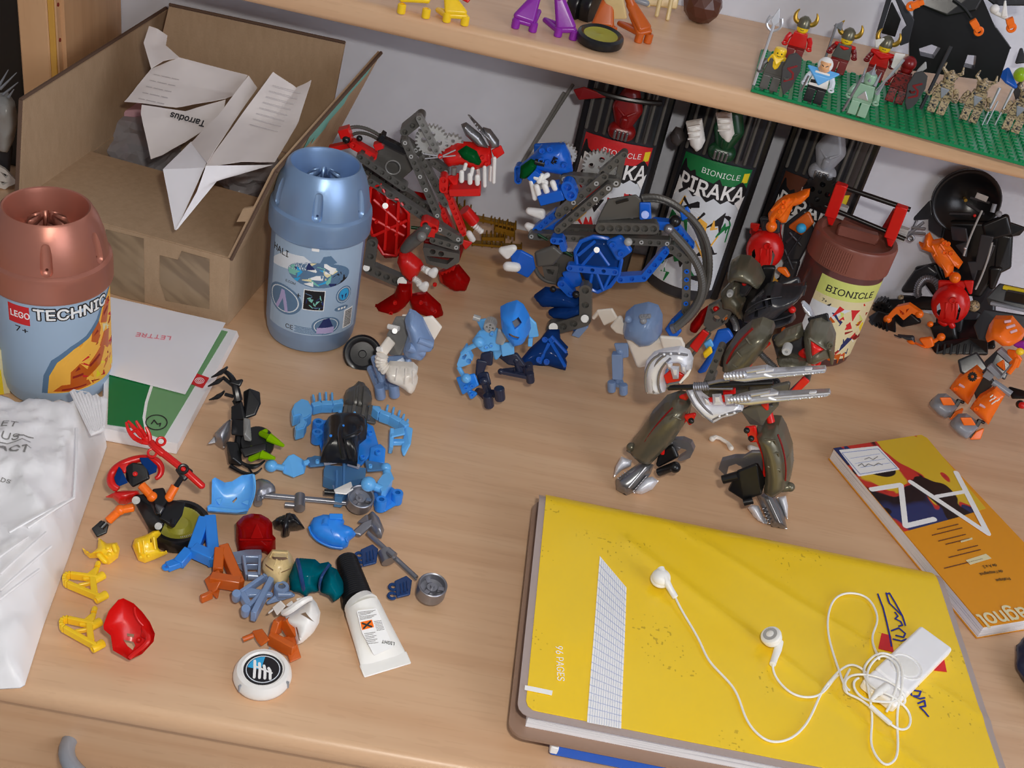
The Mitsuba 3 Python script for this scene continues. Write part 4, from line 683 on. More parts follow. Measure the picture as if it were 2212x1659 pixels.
def paint(p, n, uv):
    u = (p.x-float(a0[0]))*float(kx[0])+(p.y-float(a0[1]))*float(kx[1]); v = (p.x-float(a0[0]))*float(ky[0])+(p.y-float(a0[1]))*float(ky[1])
    w = fbm(u*22, v*26, 1, 3); q = fbm(u*14+w*2, v*20+w*3, 7, 2); c = mix(srgb(22, 18, 26), srgb(34, 50, 100), smoothstep(.5, .62, w)); c = mix(c, srgb(196, 52, 44), smoothstep(.54, .57, q)); c = mix(c, srgb(214, 178, 44), smoothstep(.60, .63, q)); return mix(c, srgb(24, 18, 20), smoothstep(.58, .6, fbm(u*30, v*34, 4, 2)))
mat('cover_painting', {'type': 'principled', 'base_color': proc(paint), 'roughness': .4})
kf = Fig(kb(kl/2, kw/2, .0135), (0, 0, 1), (0, 1, 0))
put(bk2, 'front_cover__painting', 'cover_painting', kf.poly([(1800, 968), (1990, 939), (2003, 946), (2130, 1098), (2068, 1117), (1953, 1148)], .35, .3), label='dark painting with red and yellow strokes')
put(bk2, 'front_cover__letter_z', 'ink_white', kf.ribbon([(1883, 1057), (1946, 1047), (1956, 1136), (2018, 1121)], 13, .8, .3), label='white letter Z, upside down')
put(bk2, 'front_cover__letter_a', 'ink_white', kf.ribbon([(1968, 1041), (2134, 1152)], 14, .8, .3), kf.ribbon([(2134, 1152), (2066, 1021)], 14, .8, .3), kf.ribbon([(2024, 1072), (2088, 1061)], 10, .8, .3), label='white letter A, upside down')
put(bk2, 'front_cover__sticker', 'ink_white', kf.poly([(1812, 972), (1896, 963), (1944, 1014), (1855, 1029)], .7, .2, rnd=3), label='white name sticker with blue border'); put(bk2, 'front_cover__sticker_border', 'grid_blue', kf.ribbon([(1819, 978), (1897, 969), (1938, 1011), (1858, 1024), (1819, 978)], 1.6, 1.0, .15), *[kf.ribbon([(1836+d, 1000+d*.9-10), (1900+d, 990+d*.9-10)], .8, 1.0, .15) for d in (0, 12, 22)])
put(bk2, 'front_cover__sticker_writing', 'ink_grey', kf.ribbon([(1854, 1006), (1862, 1001), (1868, 1008), (1876, 1002), (1888, 1006), (1898, 1000), (1906, 1004)], 1.8, 1.1, .12), kf.ribbon([(1868, 992), (1878, 988), (1886, 993), (1896, 986)], 1.6, 1.1, .12))
_ka = math.degrees(math.atan2(-kf.ey @ ky, -kf.ex @ ky))
def ktxt(t, x, y, h, m='ink_black', **k): put(bk2, 'front_cover__print', m, kf.text(t, x, y, h, _ka, .6, .15, **k))
ktxt('Pratique', 2180, 1247, 7); ktxt("de l'espagnol", 2164, 1231, 7); ktxt('de A a Z', 2151, 1218, 7)
for y, x, n in ((1132, 2070, 46), (1140, 2078, 66), (1154, 2086, 60), (1163, 2094, 52), (1178, 2112, 44), (1187, 2118, 70), (1207, 2122, 84)): put(bk2, 'front_cover__small_print', 'print_brown', kf.ribbon([(x, y), (x-n*.97, y+n*.24)], 2.0, .6, .12))
put(bk2, 'front_cover__white_bars', 'print_cream', kf.poly([(2086, 1210), (2130, 1196), (2142, 1206), (2096, 1220)], .6, .12), kf.poly([(2075, 1168), (2100, 1161), (2101, 1165), (2076, 1172)], .6, .12))
put(bk2, 'front_cover__title', 'print_cream', kf.text('espagnol', 2276, 1301, 34, _ka, .7, .2, 1.0, True), label='large pale title word, upside down')
dk = thing('dark_cloth', 'dark navy cloth bundle at the right frame edge below the paperback', 'cloth')
put(dk, '', 'navy', crumpled(Z(2232, 1450, .012)+A([.012, 0, 0]), A([.022, 0, 0]), A([0, .034, 0]), A([0, 0, .0115]), .35, 21), smooth=60)

# ---------------- the red and the blue beast ----------------
def teeth(t, f, L, r, m='white', part='head__tooth'):
    for a, b in L: put(t, part, m, f.hull([a, b], r, 1))
def holes(t, f, part, L, r, m):
    for x, y, d in L:                                  # raised collars round open holes
        e = r*f.u; put(t, part, m, lathe([(0, -.0006), (e*.8, -.0006), (e*.85, .0011), (e*1.2, .0011), (e*1.35, .0006), (e*1.35, -.0012)], f.p(x, y, d), f.n, 12))
rb = thing('red_beast', 'red and grey mechanical toy beast with white teeth, right behind the blue canister', 'toy beast')
f = stand(905, 655).zoom(3.318, 680, 220)
M = 'dark_grey'
put(rb, 'spine_beam', M, f.beam((405, 560, 6), (1040, 985, 6), 50, 9, 15)); put(rb, 'spine_beam', M, f.beam((360, 470, -22), (880, 790, -22), 50, 9, 12)); put(rb, 'spine_beam', M, f.beam((330, 385, 8), (640, 600, 8), 52, 9, 7))
put(rb, 'back_block', M, f.hull([(490, 290, 10), (640, 350, 10), (690, 480, 8), (600, 560, 8), (520, 520, 8), (440, 420, 10)], 12, 1, -14), f.hull([(490, 290, -14), (690, 480, -14), (440, 420, -14), (560, 540, -14)], 12, 1), label='dark housing on the back')
put(rb, 'back_block__ring', 'mid_grey', torus(f.p(560, 470, 12), f.n, 48*f.u, 5*f.u, 20, 8)); put(rb, 'back_block__black_clip', 'black', f.bar((455, 250, 12), (660, 350, 12), 34, 8), f.bar((500, 225, 12), (470, 270, 12), 30, 10))
put(rb, 'neck_beam', M, f.beam((650, 280, 16), (880, 800, 16), 46, 8, 12)); put(rb, 'neck_beam', M, f.beam((770, 400, 4), (935, 720, 4), 46, 8, 8)); put(rb, 'neck_beam', M, f.beam((640, 270, -6), (940, 490, -6), 50, 8, 8))
put(rb, 'neck_pin', 'light_grey', f.pins((650, 280, 16), (880, 800, 16), 46, 9, 12, (0, 2, 5, 7, 11))); put(rb, 'neck_pin', 'light_grey', f.pins((640, 270, -6), (940, 490, -6), 50, 9, 8, (0, 2, 7)))
put(rb, 'upper_arm_beam', M, f.beam((760, 105, -8), (650, 195, -8), 62, 14, 3)); put(rb, 'upper_arm_beam', 'mid_grey', f.beam((750, 110, 4), (870, 340, 4), 40, 7, 6))
put(rb, 'gear', 'light_grey', f.gear((838, 275, -2), 108, 6, 24), label='large light grey gear'); put(rb, 'gear', 'light_grey', f.gear((985, 310, -4), 78, 6, 16))
put(rb, 'hose', M, hose(f, [(190, 245, -5), (290, 180, -4), (400, 205, -2), (490, 262, 0)], 13, 40)); put(rb, 'hose', M, hose(f, [(230, 290, -10), (300, 225, -10), (400, 240, -8), (480, 290, -4)], 12, 36))
put(rb, 'red_joint', 'red', f.bar((180, 225, 0), (255, 205, 0), 60, 10), f.bar((225, 200, -4), (265, 300, -4), 40, 10)); put(rb, 'red_joint', 'red', f.beam((280, 300, 2), (420, 380, 2), 52, 9, 3)); put(rb, 'red_joint', 'red', f.bar((105, 335, -8), (300, 292, -8), 34, 8), f.bar((430, 320, 6), (490, 300, 6), 46, 8))
put(rb, 'black_joint', 'black', f.ball((225, 270, 4), 26), f.ball((320, 262, 2), 20))
# head
hd = put(rb, 'head', 'red', f.pillow([(905, 350), (1020, 290), (1180, 300), (1260, 330), (1270, 400), (1225, 455), (1130, 470), (1050, 440), (950, 455), (915, 410)], -2, 14, 3, n=12, solid=True), label='red upper head')
put(rb, 'head__snout', 'red', f.hull([(1275, 350, 0), (1330, 320, 0), (1350, 365, 0), (1300, 400, 0), (1275, 350, -14), (1350, 365, -14)], 8, 1), f.hull([(1150, 470, 4), (1250, 440, 4), (1240, 380, 4), (1150, 440, -12), (1250, 410, -12)], 14, 1))
holes(rb, f, 'head__hole', [(900, 390, 10), (1230, 445, 10), (1200, 400, 12)], 12, 'red')
for L in ([(1048, 165), (1085, 150), (1190, 235), (1245, 330), (1165, 318), (1080, 240)], [(1096, 95), (1112, 98), (1205, 195), (1290, 262), (1320, 318), (1262, 300), (1175, 205)], [(1205, 185), (1260, 200), (1320, 280), (1322, 320), (1260, 335), (1230, 270)]): put(rb, 'head__crest_plate', 'steel', f.pillow(L, 2, 5, 1.6, n=10, solid=True), label='shiny crest blade')
put(rb, 'head__eye', 'clear_green', f.pillow([(1025, 355), (1085, 315), (1160, 355), (1195, 430), (1180, 455), (1105, 430), (1055, 400)], 12, 6, 1, n=10, solid=True), label='glossy green eye'); put(rb, 'head__eye_back', 'forest_green', f.pillow([(1030, 358), (1085, 322), (1155, 360), (1188, 428), (1105, 425)], 11, 4, 1, n=8, solid=True))
put(rb, 'head__rod', 'silver', f.cap((775, 372, 8), (890, 390, 10), 5), f.cap((790, 408, 8), (1010, 385, 10), 5), f.cap((890, 400, 10), (1010, 345, 10), 5))
teeth(rb, f, [((1082, 448, 12), (1072, 482, 12)), ((1132, 478, 13), (1108, 575, 14)), ((1216, 470, 12), (1218, 602, 10)), ((1288, 405, 8), (1282, 575, 6)), ((1170, 490, 4), (1175, 560, 0)), ((1262, 470, -4), (1258, 560, -6))], 13)
put(rb, 'jaw', 'red', f.bar((965, 622, 6), (1190, 618, 6), 52, 20, .8), f.beam((925, 545, 10), (925, 606, 10), 56, 12, 2), f.hull([(960, 540, 4), (1025, 520, 4), (1010, 610, 4), (960, 610, -10)], 10, 1), label='red lower jaw')
teeth(rb, f, [((1052, 505, 14), (1052, 565, 14)), ((1112, 525, 14), (1112, 578, 14)), ((1165, 535, 12), (1165, 585, 12))], 17, part='jaw__tooth')
put(rb, 'jaw_pin', 'mid_grey', f.cap((998, 470, 8), (998, 520, 8), 18))
# chest
put(rb, 'chest_beam', 'red', f.beam((950, 640, 2), (1065, 930, 2), 42, 8, 9)); put(rb, 'chest_beam', 'red', f.beam((905, 745, -6), (985, 930, -6), 42, 8, 6)); put(rb, 'chest_plate', 'clear_red', f.pillow([(690, 640), (800, 660), (830, 780), (760, 800), (680, 740)], -26, 4, 1.2, n=8))
fin = [(400, 615), (470, 592), (520, 690), (600, 700), (672, 800), (672, 960), (580, 1100), (490, 1090), (420, 980), (385, 850)]
put(rb, 'side_fin', 'clear_red', f.pillow(fin, 6, 6, 1.4, n=14), label='see-through red side fin')
put(rb, 'side_fin__rib', 'red', f.rod([q+(9,) for q in fin]+[fin[0]+(9,)], 12, 6), *[f.rod([a, b], 11, 6) for a, b in (((420, 700, 12), (650, 900, 12)), ((400, 830, 12), (640, 960, 12)), ((520, 700, 12), (500, 1060, 12)), ((600, 720, 12), (580, 1090, 12)), ((420, 960, 12), (660, 850, 12)))], label='raised ribs')
put(rb, 'side_fin__white_pin', 'white', f.cap((505, 745, 10), (505, 745, 17), 20)); holes(rb, f, 'side_fin__hole', [(440, 860, 14), (585, 950, 14), (620, 870, 14)], 10, 'red')
put(rb, 'belly_bracket', M, f.poly([(770, 1040), (1040, 1090), (1035, 1150), (945, 1200), (800, 1160)], 12, 8, holes=[(845, 1075, 20), (905, 1090, 20), [(800, 1105), (1000, 1120), (950, 1165), (820, 1140)]], rnd=14), label='dark belly bracket'); put(rb, 'belly_core', 'dark_red', f.hull([(800, 1000, -2), (1060, 1010, -2), (1020, 1130, -4), (810, 1120, -4)], 20, 1))
put(rb, 'belly_beam', M, f.beam((850, 980, 10), (1015, 1028, 10), 50, 8, 4)); put(rb, 'belly_beam', M, f.beam((900, 900, 8), (1030, 970, 8), 50, 8, 3)); put(rb, 'belly_pin', 'light_grey', f.pins((900, 900, 8), (1030, 970, 8), 50, 9, 3, (0, 2)), f.pins((850, 980, 10), (1015, 1028, 10), 50, 9, 4, (3,)))
put(rb, 'red_corner', 'red', f.hull([(1050, 990, 6), (1120, 1010, 6), (1080, 1050, 6), (1050, 990, -8), (1120, 1010, -8)], 8, 1)); put(rb, 'green_axle', 'forest_green', f.cap((690, 900, 4), (1000, 935, 4), 11))
# front arm with a claw
put(rb, 'shoulder_joint', 'red', f.beam((795, 860, 16), (855, 890, 16), 66, 12, 2), f.bar((845, 890, 16), (835, 950, 16), 50, 12)); put(rb, 'arm', M, f.hull([(800, 905, 20), (765, 960, 22), (690, 1000, 22), (650, 1055, 22)], 38, 1)); put(rb, 'arm__joint', 'mid_grey', f.ball((765, 965, 30), 34))
put(rb, 'claw', 'red', f.pillow([(605, 1090), (680, 1080), (760, 1145), (780, 1180), (740, 1240), (690, 1290), (620, 1230), (590, 1150)], 26, 9, 3, n=10, solid=True), label='red claw hand')
for a, b in (((770, 1190, 32), (850, 1240, 36)), ((710, 1265, 34), (785, 1340, 38))): put(rb, 'claw__finger', 'white', hose(f, [a, ((a[0]+b[0])/2, (a[1]+b[1])/2-3, a[2]+2), (b[0]-30, b[1]-22, b[2])], 26, 14, amp=.3), f.hull([(b[0]-20, b[1]-14, b[2]), b, (b[0]+10, b[1]-30, b[2])], 24, 1), label='ribbed white finger')
put(rb, 'far_hand', 'red', f.cap((1070, 775, -22), (1145, 860, -24), 44)); put(rb, 'far_hand__finger', 'white', hose(f, [(1135, 880, -22), (1165, 905, -20), (1200, 935, -20)], 24, 12, amp=.3)); put(rb, 'far_hand__finger', 'white', f.hull([(1105, 945, -20), (1130, 985, -20)], 24, 1))
# legs
put(rb, 'leg', M, f.beam((415, 1000, 10), (390, 1180, 10), 76, 10, 3), f.beam((395, 1185, 10), (640, 1290, 10), 76, 10, 5), label='angled grey leg'); [put(rb, 'leg__pin', 'light_grey', m_) for m_ in (f.cap((625, 1290, 14), (625, 1290, 19), 34), f.cap((370, 1190, 10), (370, 1190, 16), 24))]; put(rb, 'hip', 'dark_red', f.pillow([(480, 1080), (580, 1060), (620, 1090), (590, 1110), (500, 1115)], 2, 5, 3, n=8, solid=True))
for L, d in (([(600, 1300), (690, 1310), (690, 1410), (640, 1470), (545, 1545), (430, 1478), (570, 1390)], 20), ([(675, 1400), (800, 1378), (900, 1470), (918, 1530), (860, 1565), (700, 1490)], 16), ([(900, 1235), (1030, 1180), (1112, 1280), (1085, 1350), (1000, 1350), (915, 1300)], -30)):
    k = put(rb, 'foot', 'clear_red', f.pillow(L, d, 8, 5, n=12, solid=True, wob=2.0, seed=d), label='see-through red foot'); put(rb, 'foot__core', 'red', f.pillow([((x-750)*.9+750 if x > 600 else x+20, y-6) for x, y in L], d-1.5, 6, 5, n=9, solid=True, wob=3, seed=d)); 
holes(rb, f, 'foot__hole', [(545, 1515, 28), (575, 1440, 28), (760, 1440, 24), (860, 1500, 22), (860, 1310, 10)], 11, 'red')
gt = thing('golden_chain', 'row of brass-coloured spiked toy links lying at the wall behind the red beast', 'toy part')
f = stand(1060, 540).zoom(3.318, 680, 220)
for k, (a, b, w) in enumerate((((1010, 740, 0), (1150, 830, 0), 16), ((1150, 830, 0), (1440, 890, 0), 22), ((1130, 1010, 6), (1480, 1040, 6), 18), ((1200, 970, 5), (1360, 975, 5), 30), ((1290, 900, 2), (1430, 940, 2), 46))): put(gt, 'link', 'bronze_gold', f.bar(a, b, w, 8), *[f.bar((a[0]+(b[0]-a[0])*q, a[1]+(b[1]-a[1])*q-w*1.5, a[2]), (a[0]+(b[0]-a[0])*q, a[1]+(b[1]-a[1])*q+w*1.1, a[2]), 10, 5) for q in np.linspace(0, 1, 6)])
put(gt, 'link', 'bronze_gold', f.bar((1020, 680, -2), (1020, 800, -2), 12, 4), f.bar((1075, 705, -2), (1070, 800, -2), 12, 4), f.bar((1120, 740, -2), (1115, 820, -2), 10, 4), f.hull([(1000, 760, -2), (1160, 850, -2), (1100, 990, 0), (1040, 1000, 0)], 8, 1))

bb = thing('blue_beast', 'blue and grey mechanical toy beast with white teeth and curved hoses, before the tall canisters', 'toy beast')
f = stand(1205, 700).zoom(3.318, 1050, 250); B = 'blue'
put(bb, 'spine_beam', M, f.beam((330, 850, 8), (1300, 900, 8), 50, 9, 17)); put(bb, 'spine_beam', M, f.beam((560, 810, -12), (1240, 830, -12), 46, 9, 12)); put(bb, 'spine_pin', 'light_grey', f.pins((330, 850, 8), (1300, 900, 8), 50, 10, 17, (0, 13, 16)))
put(bb, 'neck_beam', M, f.beam((850, 425, 10), (525, 695, 10), 54, 9, 7)); put(bb, 'neck_beam', M, f.beam((880, 505, 16), (520, 805, 16), 54, 9, 9)); put(bb, 'neck_pin', 'light_grey', f.pins((850, 425, 10), (525, 695, 10), 54, 10, 7, (1, 4)), f.pins((880, 505, 16), (520, 805, 16), 54, 10, 9, (0, 2)))
put(bb, 'jaw_beam', M, f.beam((565, 440, 6), (935, 470, 6), 60, 9, 7)); put(bb, 'jaw_beam', M, f.beam((990, 270, 8), (840, 400, 8), 48, 8, 4), f.bar((980, 290, 2), (950, 440, 2), 40, 6)); put(bb, 'neck_pin', 'light_grey', f.pins((565, 440, 6), (935, 470, 6), 60, 10, 7, (0, 4, 6)))
put(bb, 'blue_beam', B, f.beam((505, 690, 2), (360, 810, 2), 46, 8, 5)); put(bb, 'blue_beam', B, f.beam((560, 740, -4), (420, 830, -4), 46, 8, 5))
put(bb, 'gear', 'light_grey', f.gear((562, 275, -4), 82, 6, 18)); put(bb, 'gear', 'light_grey', f.gear((818, 365, -8), 118, 6, 26), label='large light grey gear')
put(bb, 'head', B, f.pillow([(210, 385), (330, 290), (400, 210), (560, 205), (600, 280), (620, 400), (540, 420), (420, 405), (340, 380), (260, 450), (215, 470)], 4, 10, 4, n=12, solid=True), f.hull([(360, 215, -14), (560, 205, -14), (590, 300, -14), (360, 300, -14)], 16, 1), label='blue upper head'); holes(bb, f, 'head__hole', [(400, 250, 14), (455, 240, 14), (500, 330, 15), (440, 335, 15), (560, 355, 15), (395, 320, 15)], 15, B)
put(bb, 'head__eye', 'clear_green', f.pillow([(240, 445), (248, 365), (320, 312), (372, 335), (350, 400), (285, 450)], 13, 6, 1.5, n=9, solid=True), label='dark green eye'); put(bb, 'head__eye_back', 'black', f.pillow([(243, 440), (252, 370), (318, 318), (365, 338), (345, 395), (285, 442)], 11, 5, 1, n=8, solid=True))
put(bb, 'head__axle', 'black', f.cap((350, 330, 14), (420, 345, 14), 20), f.cap((480, 340, 14), (500, 300, 14), 16)); put(bb, 'head__snout', B, f.beam((235, 370, 0), (235, 450, 0), 50, 10, 2), f.bar((320, 460, 14), (380, 400, 14), 60, 8))
teeth(bb, f, [((325, 470, 16), (350, 590, 18)), ((380, 470, 18), (400, 430, 16)), ((350, 440, 16), (430, 480, 18)), ((390, 455, 17), (440, 425, 15))], 18); teeth(bb, f, [((362, 510, 20), (376, 560, 20)), ((420, 500, 20), (436, 545, 20)), ((478, 480, 20), (494, 520, 20))], 20, part='jaw__tooth')
put(bb, 'jaw', B, f.bar((385, 590, 16), (560, 545, 16), 72, 16, .8), f.beam((590, 495, 18), (612, 550, 18), 84, 12, 2), f.bar((500, 480, 14), (520, 560, 14), 40, 14), label='blue lower jaw')
for a, b in (((310, 682, 2), (400, 692, 2)), ((300, 790, 0), (335, 802, 0))): put(bb, 'far_finger', 'white', f.hull([a, b, (b[0], b[1]+26, b[2])], 26, 1))
put(bb, 'motor_box', M, f.hull([(880, 605, 14), (1070, 575, 14), (1100, 600, 14), (1090, 720, 14), (810, 745, 14), (840, 680, 14), (880, 605, -20), (1090, 600, -20), (810, 745, -20), (1090, 720, -20)], 10, 1), label='dark motor box'); put(bb, 'motor_box__slot', 'black', f.bar((930, 625, 17.5), (1020, 600, 17.5), 20, 1)); put(bb, 'motor_box__beam', M, f.beam((830, 790, 16), (1200, 795, 16), 80, 10, 7))
put(bb, 'blue_clip', B, f.hull([(1110, 630, 16), (1170, 630, 16), (1175, 730, 18), (1110, 735, 18)], 10, 1), f.cap((1140, 710, 22), (1140, 710, 26), 26)); put(bb, 'blue_clip', B, f.hull([(1400, 690, 8), (1440, 660, 8), (1462, 715, 8), (1410, 740, 8)], 10, 1)); put(bb, 'blue_clip', B, f.beam((1210, 770, 10), (1305, 780, 10), 60, 9, 2)); put(bb, 'blue_clip', B, f.beam((1370, 800, 4), (1470, 925, 4), 44, 8, 4)); put(bb, 'black_knob', 'black', f.ball((1355, 755, 12), 40))
put(bb, 'hose', M, hose(f, [(1120, 585, 4), (1290, 600, 6), (1430, 690, 8), (1560, 850, 8), (1600, 1000, 8), (1590, 1200, 10), (1500, 1400, 14), (1345, 1530, 20)], 21, 110, amp=.1), label='long curved hose'); put(bb, 'hose', M, hose(f, [(1310, 810, 14), (1420, 930, 14), (1525, 1090, 14), (1550, 1240, 16), (1480, 1400, 20), (1345, 1525, 26)], 31, 100, amp=.08)); put(bb, 'hose', M, hose(f, [(1130, 610, -4), (1330, 640, -2), (1490, 790, 0), (1560, 980, 2), (1560, 1180, 6), (1480, 1370, 12), (1340, 1510, 16)], 17, 90, amp=.1)); put(bb, 'hose__end', 'dull_steel', f.cap((1330, 1530, 30), (1352, 1522, 30), 34), f.ball((1310, 810, 16), 34))
put(bb, 'tail_clip', B, f.hull([(1300, 1530, 16), (1340, 1475, 16), (1385, 1540, 16), (1340, 1590, 16)], 16, 1)); put(bb, 'tail_clip', B, f.beam((1420, 1400, 6), (1340, 1480, 6), 30, 7, 0))
put(bb, 'back_leg_beam', M, f.beam((1330, 935, 10), (1440, 1030, 10), 56, 9, 3), f.beam((1440, 1040, 10), (1432, 1385, 10), 58, 9, 7)); put(bb, 'back_leg_pin', B, f.pins((1440, 1040, 10), (1432, 1385, 10), 58, 10, 7, (1, 2, 3, 5)))
put(bb, 'blue_leg_beam', B, f.beam((1285, 965, 14), (1135, 1145, 14), 52, 9, 5), f.beam((1130, 1150, 14), (965, 1160, 14), 52, 9, 3), label='angled blue beam')
rim = [(650+0, 1060), (640, 970), (680, 900), (770, 865), (870, 880), (950, 940), (970, 1040), (950, 1140), (890, 1220), (800, 1262), (745, 1240)]
put(bb, 'side_disc', 'clear_blue', f.pillow(rim, 14, 6, 1.4, n=14), label='see-through blue side disc')
put(bb, 'side_disc__rib', B, f.rod([q+(17,) for q in rim], 15, 6), *[f.rod([a+(19,), b+(19,)], 12, 6) for a, b in (((795, 950), (690, 1070)), ((795, 950), (880, 1070)), ((660, 1000), (780, 900)), ((870, 900), (960, 1010)), ((790, 1120), (840, 1250)), ((900, 1120), (850, 1230)), ((760, 1130), (740, 1230)))], label='raised ribs'); put(bb, 'side_disc__bar', B, f.beam((605, 1080, 18), (925, 1108, 18), 50, 8, 5)); put(bb, 'side_disc__bar', B, f.beam((545, 1195, 18), (610, 1262, 18), 60, 8, 2), f.hull([(560, 1130, 14), (650, 1100, 14), (680, 1200, 14), (600, 1230, 14)], 14, 1))
put(bb, 'side_disc__white_pin', 'white', f.cap((793, 962, 18), (793, 962, 24), 20)); put(bb, 'hip_joint', B, f.hull([(890, 910, 20), (960, 880, 20), (1020, 960, 20), (950, 1010, 20)], 26, 1)); put(bb, 'hip_joint__cap', 'light_grey', f.ball((1018, 905, 26), 28)); holes(bb, f, 'hip_joint__hole', [(905, 925, 26), (965, 988, 26)], 17, B)
put(bb, 'arm', M, f.hull([(370, 990, 22), (480, 950, 22), (525, 985, 22), (470, 1050, 22), (380, 1060, 22)], 22, 1)); put(bb, 'arm__shoulder', B, f.beam((490, 880, 16), (540, 885, 16), 50, 10, 2), f.bar((545, 890, 16), (560, 960, 16), 40, 10)); put(bb, 'hand', B, f.hull([(185, 975, 30), (250, 975, 32), (325, 1015, 30), (340, 1090, 28), (295, 1145, 28), (205, 1100, 30)], 14, 1), label='blue claw hand'); put(bb, 'hand__finger', 'white', f.hull([(115, 965, 34), (195, 950, 34), (150, 1000, 34)], 26, 1)); put(bb, 'hand__finger', 'white', f.hull([(155, 1080, 36), (215, 1085, 34)], 34, 1))
put(bb, 'belly_frame', M, f.poly([(400, 1070), (520, 1080), (500, 1200), (420, 1170)], 10, 8, holes=[[(430, 1100), (490, 1105), (480, 1140), (440, 1130)]], rnd=10), f.rod([(350, 1090, 8), (410, 1170, 8), (500, 1195, 8)], 16, 8, 12)); put(bb, 'belly_block', M, f.hull([(470, 1010, 0), (620, 1000, 0), (600, 1090, 0), (520, 1200, 0), (470, 1100, 0)], 26, 1)); put(bb, 'green_axle', 'forest_green', f.cap((540, 960, 12), (620, 1005, 12), 10), f.cap((370, 850, 14), (440, 890, 14), 9))
for L, d in (([(342, 1300), (420, 1243), (560, 1262), (690, 1310), (685, 1385), (560, 1370), (400, 1365)], 18), ([(445, 1410), (520, 1375), (680, 1350), (690, 1410), (580, 1450), (480, 1440)], 22)): put(bb, 'foot', 'clear_blue', f.pillow(L, d, 8, 5, n=11, solid=True, wob=1.5, seed=d)); put(bb, 'foot__core', B, f.pillow([(x+(4 if x < 500 else -6), y) for x, y in L], d-1.5, 7, 5, n=9, solid=True, wob=2, seed=d))
put(bb, 'leg', M, f.beam((715, 1235, 24), (715, 1440, 24), 84, 10, 3), f.beam((705, 1450, 24), (482, 1515, 24), 92, 10, 4), label='angled grey leg'); [put(bb, 'leg__pin', 'light_grey', m_) for m_ in (f.cap((708, 1455, 29), (708, 1455, 32), 28), f.cap((482, 1518, 29), (482, 1518, 32), 32))]; put(bb, 'leg__ball', 'black', f.ball((645, 1280, 28), 26), f.ball((480, 1243, 26), 22))
f2 = lean(1185, 792, .004, 48).zoom(3.95, 740, 600)
fan = [(1690, 520), (1750, 440), (1850, 440), (1860, 520), (1925, 590), (1905, 620), (1925, 650), (1900, 680), (1915, 720), (1905, 780), (1760, 740), (1640, 740), (1560, 770), (1510, 710), (1600, 600)]
put(bb, 'foot', 'clear_blue', f2.pillow(fan, 0, 9, 5, n=13, solid=True, wob=1.5), label='fan-shaped blue front foot'); put(bb, 'foot__core', B, f2.pillow([((x-1750)*.93+1750, (y-620)*.93+620) for x, y in fan], -1, 8, 4, n=11, solid=True, wob=2, seed=3)); put(bb, 'foot__rib', B, *[f2.rod([a+(9,), b+(6,)], 16, 6) for a, b in (((1760, 520), (1900, 760)), ((1760, 560), (1680, 730)), ((1780, 500), (1910, 640)))]); holes(bb, f2, 'foot__hole', [(1675, 700, 8), (1740, 718, 8), (1725, 530, 9), (1785, 535, 9)], 20, B)

# ---------------- the gunmetal warrior and what stands round it ----------------
G = 'gunmetal'
gw = thing('gunmetal_warrior', 'large gunmetal and red toy warrior with silver blades, standing behind the yellow notebook', 'toy robot')
f = stand(1500, 1092).zoom(2.765, 1250, 550)
def shin(L, stripe, edge, marks, side):
    k = put(gw, 'leg', G, f.pillow(L, 0, 16, 14, n=14, solid=True), label='curved gunmetal leg shell')
    put(gw, 'leg__stripe', 'dark_red', f.rod([q+(13,) for q in stripe], 5, 6, 10)); put(gw, 'leg__red_edge', 'red', f.rod([q+(1,) for q in edge], 12, 8, 12), f.rod([q+(-8,) for q in edge], 11, 8, 12), label='red inner edge')
    put(gw, 'leg__ridge', G, *[f.rod([a+(14.5,), b+(15,), c+(12,)], 6, 6) for a, b, c in marks])
shin([(588, 862), (640, 880), (662, 905), (640, 1000), (560, 1120), (490, 1190), (440, 1240), (370, 1215), (300, 1150), (350, 1090), (420, 980), (505, 890)], [(560, 915), (480, 1000), (395, 1120)], [(655, 960), (590, 1035), (520, 1120), (500, 1190)], [((545, 985), (565, 965), (610, 985)), ((500, 1050), (520, 1035), (570, 1050)), ((440, 1125), (465, 1105), (520, 1120))], -1)
shin([(1060, 1045), (1105, 1012), (1195, 1018), (1225, 1070), (1262, 1180), (1270, 1290), (1255, 1375), (1180, 1425), (1105, 1395), (1115, 1280), (1100, 1160)], [(1190, 1075), (1225, 1180), (1235, 1350)], [(1020, 1030), (1070, 1110), (1108, 1210), (1108, 1320)], [((1110, 1105), (1170, 1110), (1180, 1140)), ((1120, 1180), (1190, 1185), (1195, 1220)), ((1130, 1265), (1200, 1285), (1205, 1320))], 1)
put(gw, 'leg__knob', G, f.ball((315, 1152, 4), 30), f.cap((300, 1150, 2), (430, 1235, 6), 28)); put(gw, 'leg__knob', G, f.ball((1262, 1388, 2), 28), f.cap((1150, 1400, 6), (1262, 1388, 2), 26))
put(gw, 'bracket', 'red', f.hull([(640, 965, 4), (690, 955, 4), (665, 1005, 4)], 12, 1), f.hull([(1005, 1035, 6), (1050, 1030, 6), (1065, 1110, 6), (1030, 1110, 6)], 10, 1), label='red bracket'); put(gw, 'bracket__pin', 'black', *[f.ball(q, 17) for q in ((672, 993, 14), (1004, 1050, 14), (1030, 1098, 14))])
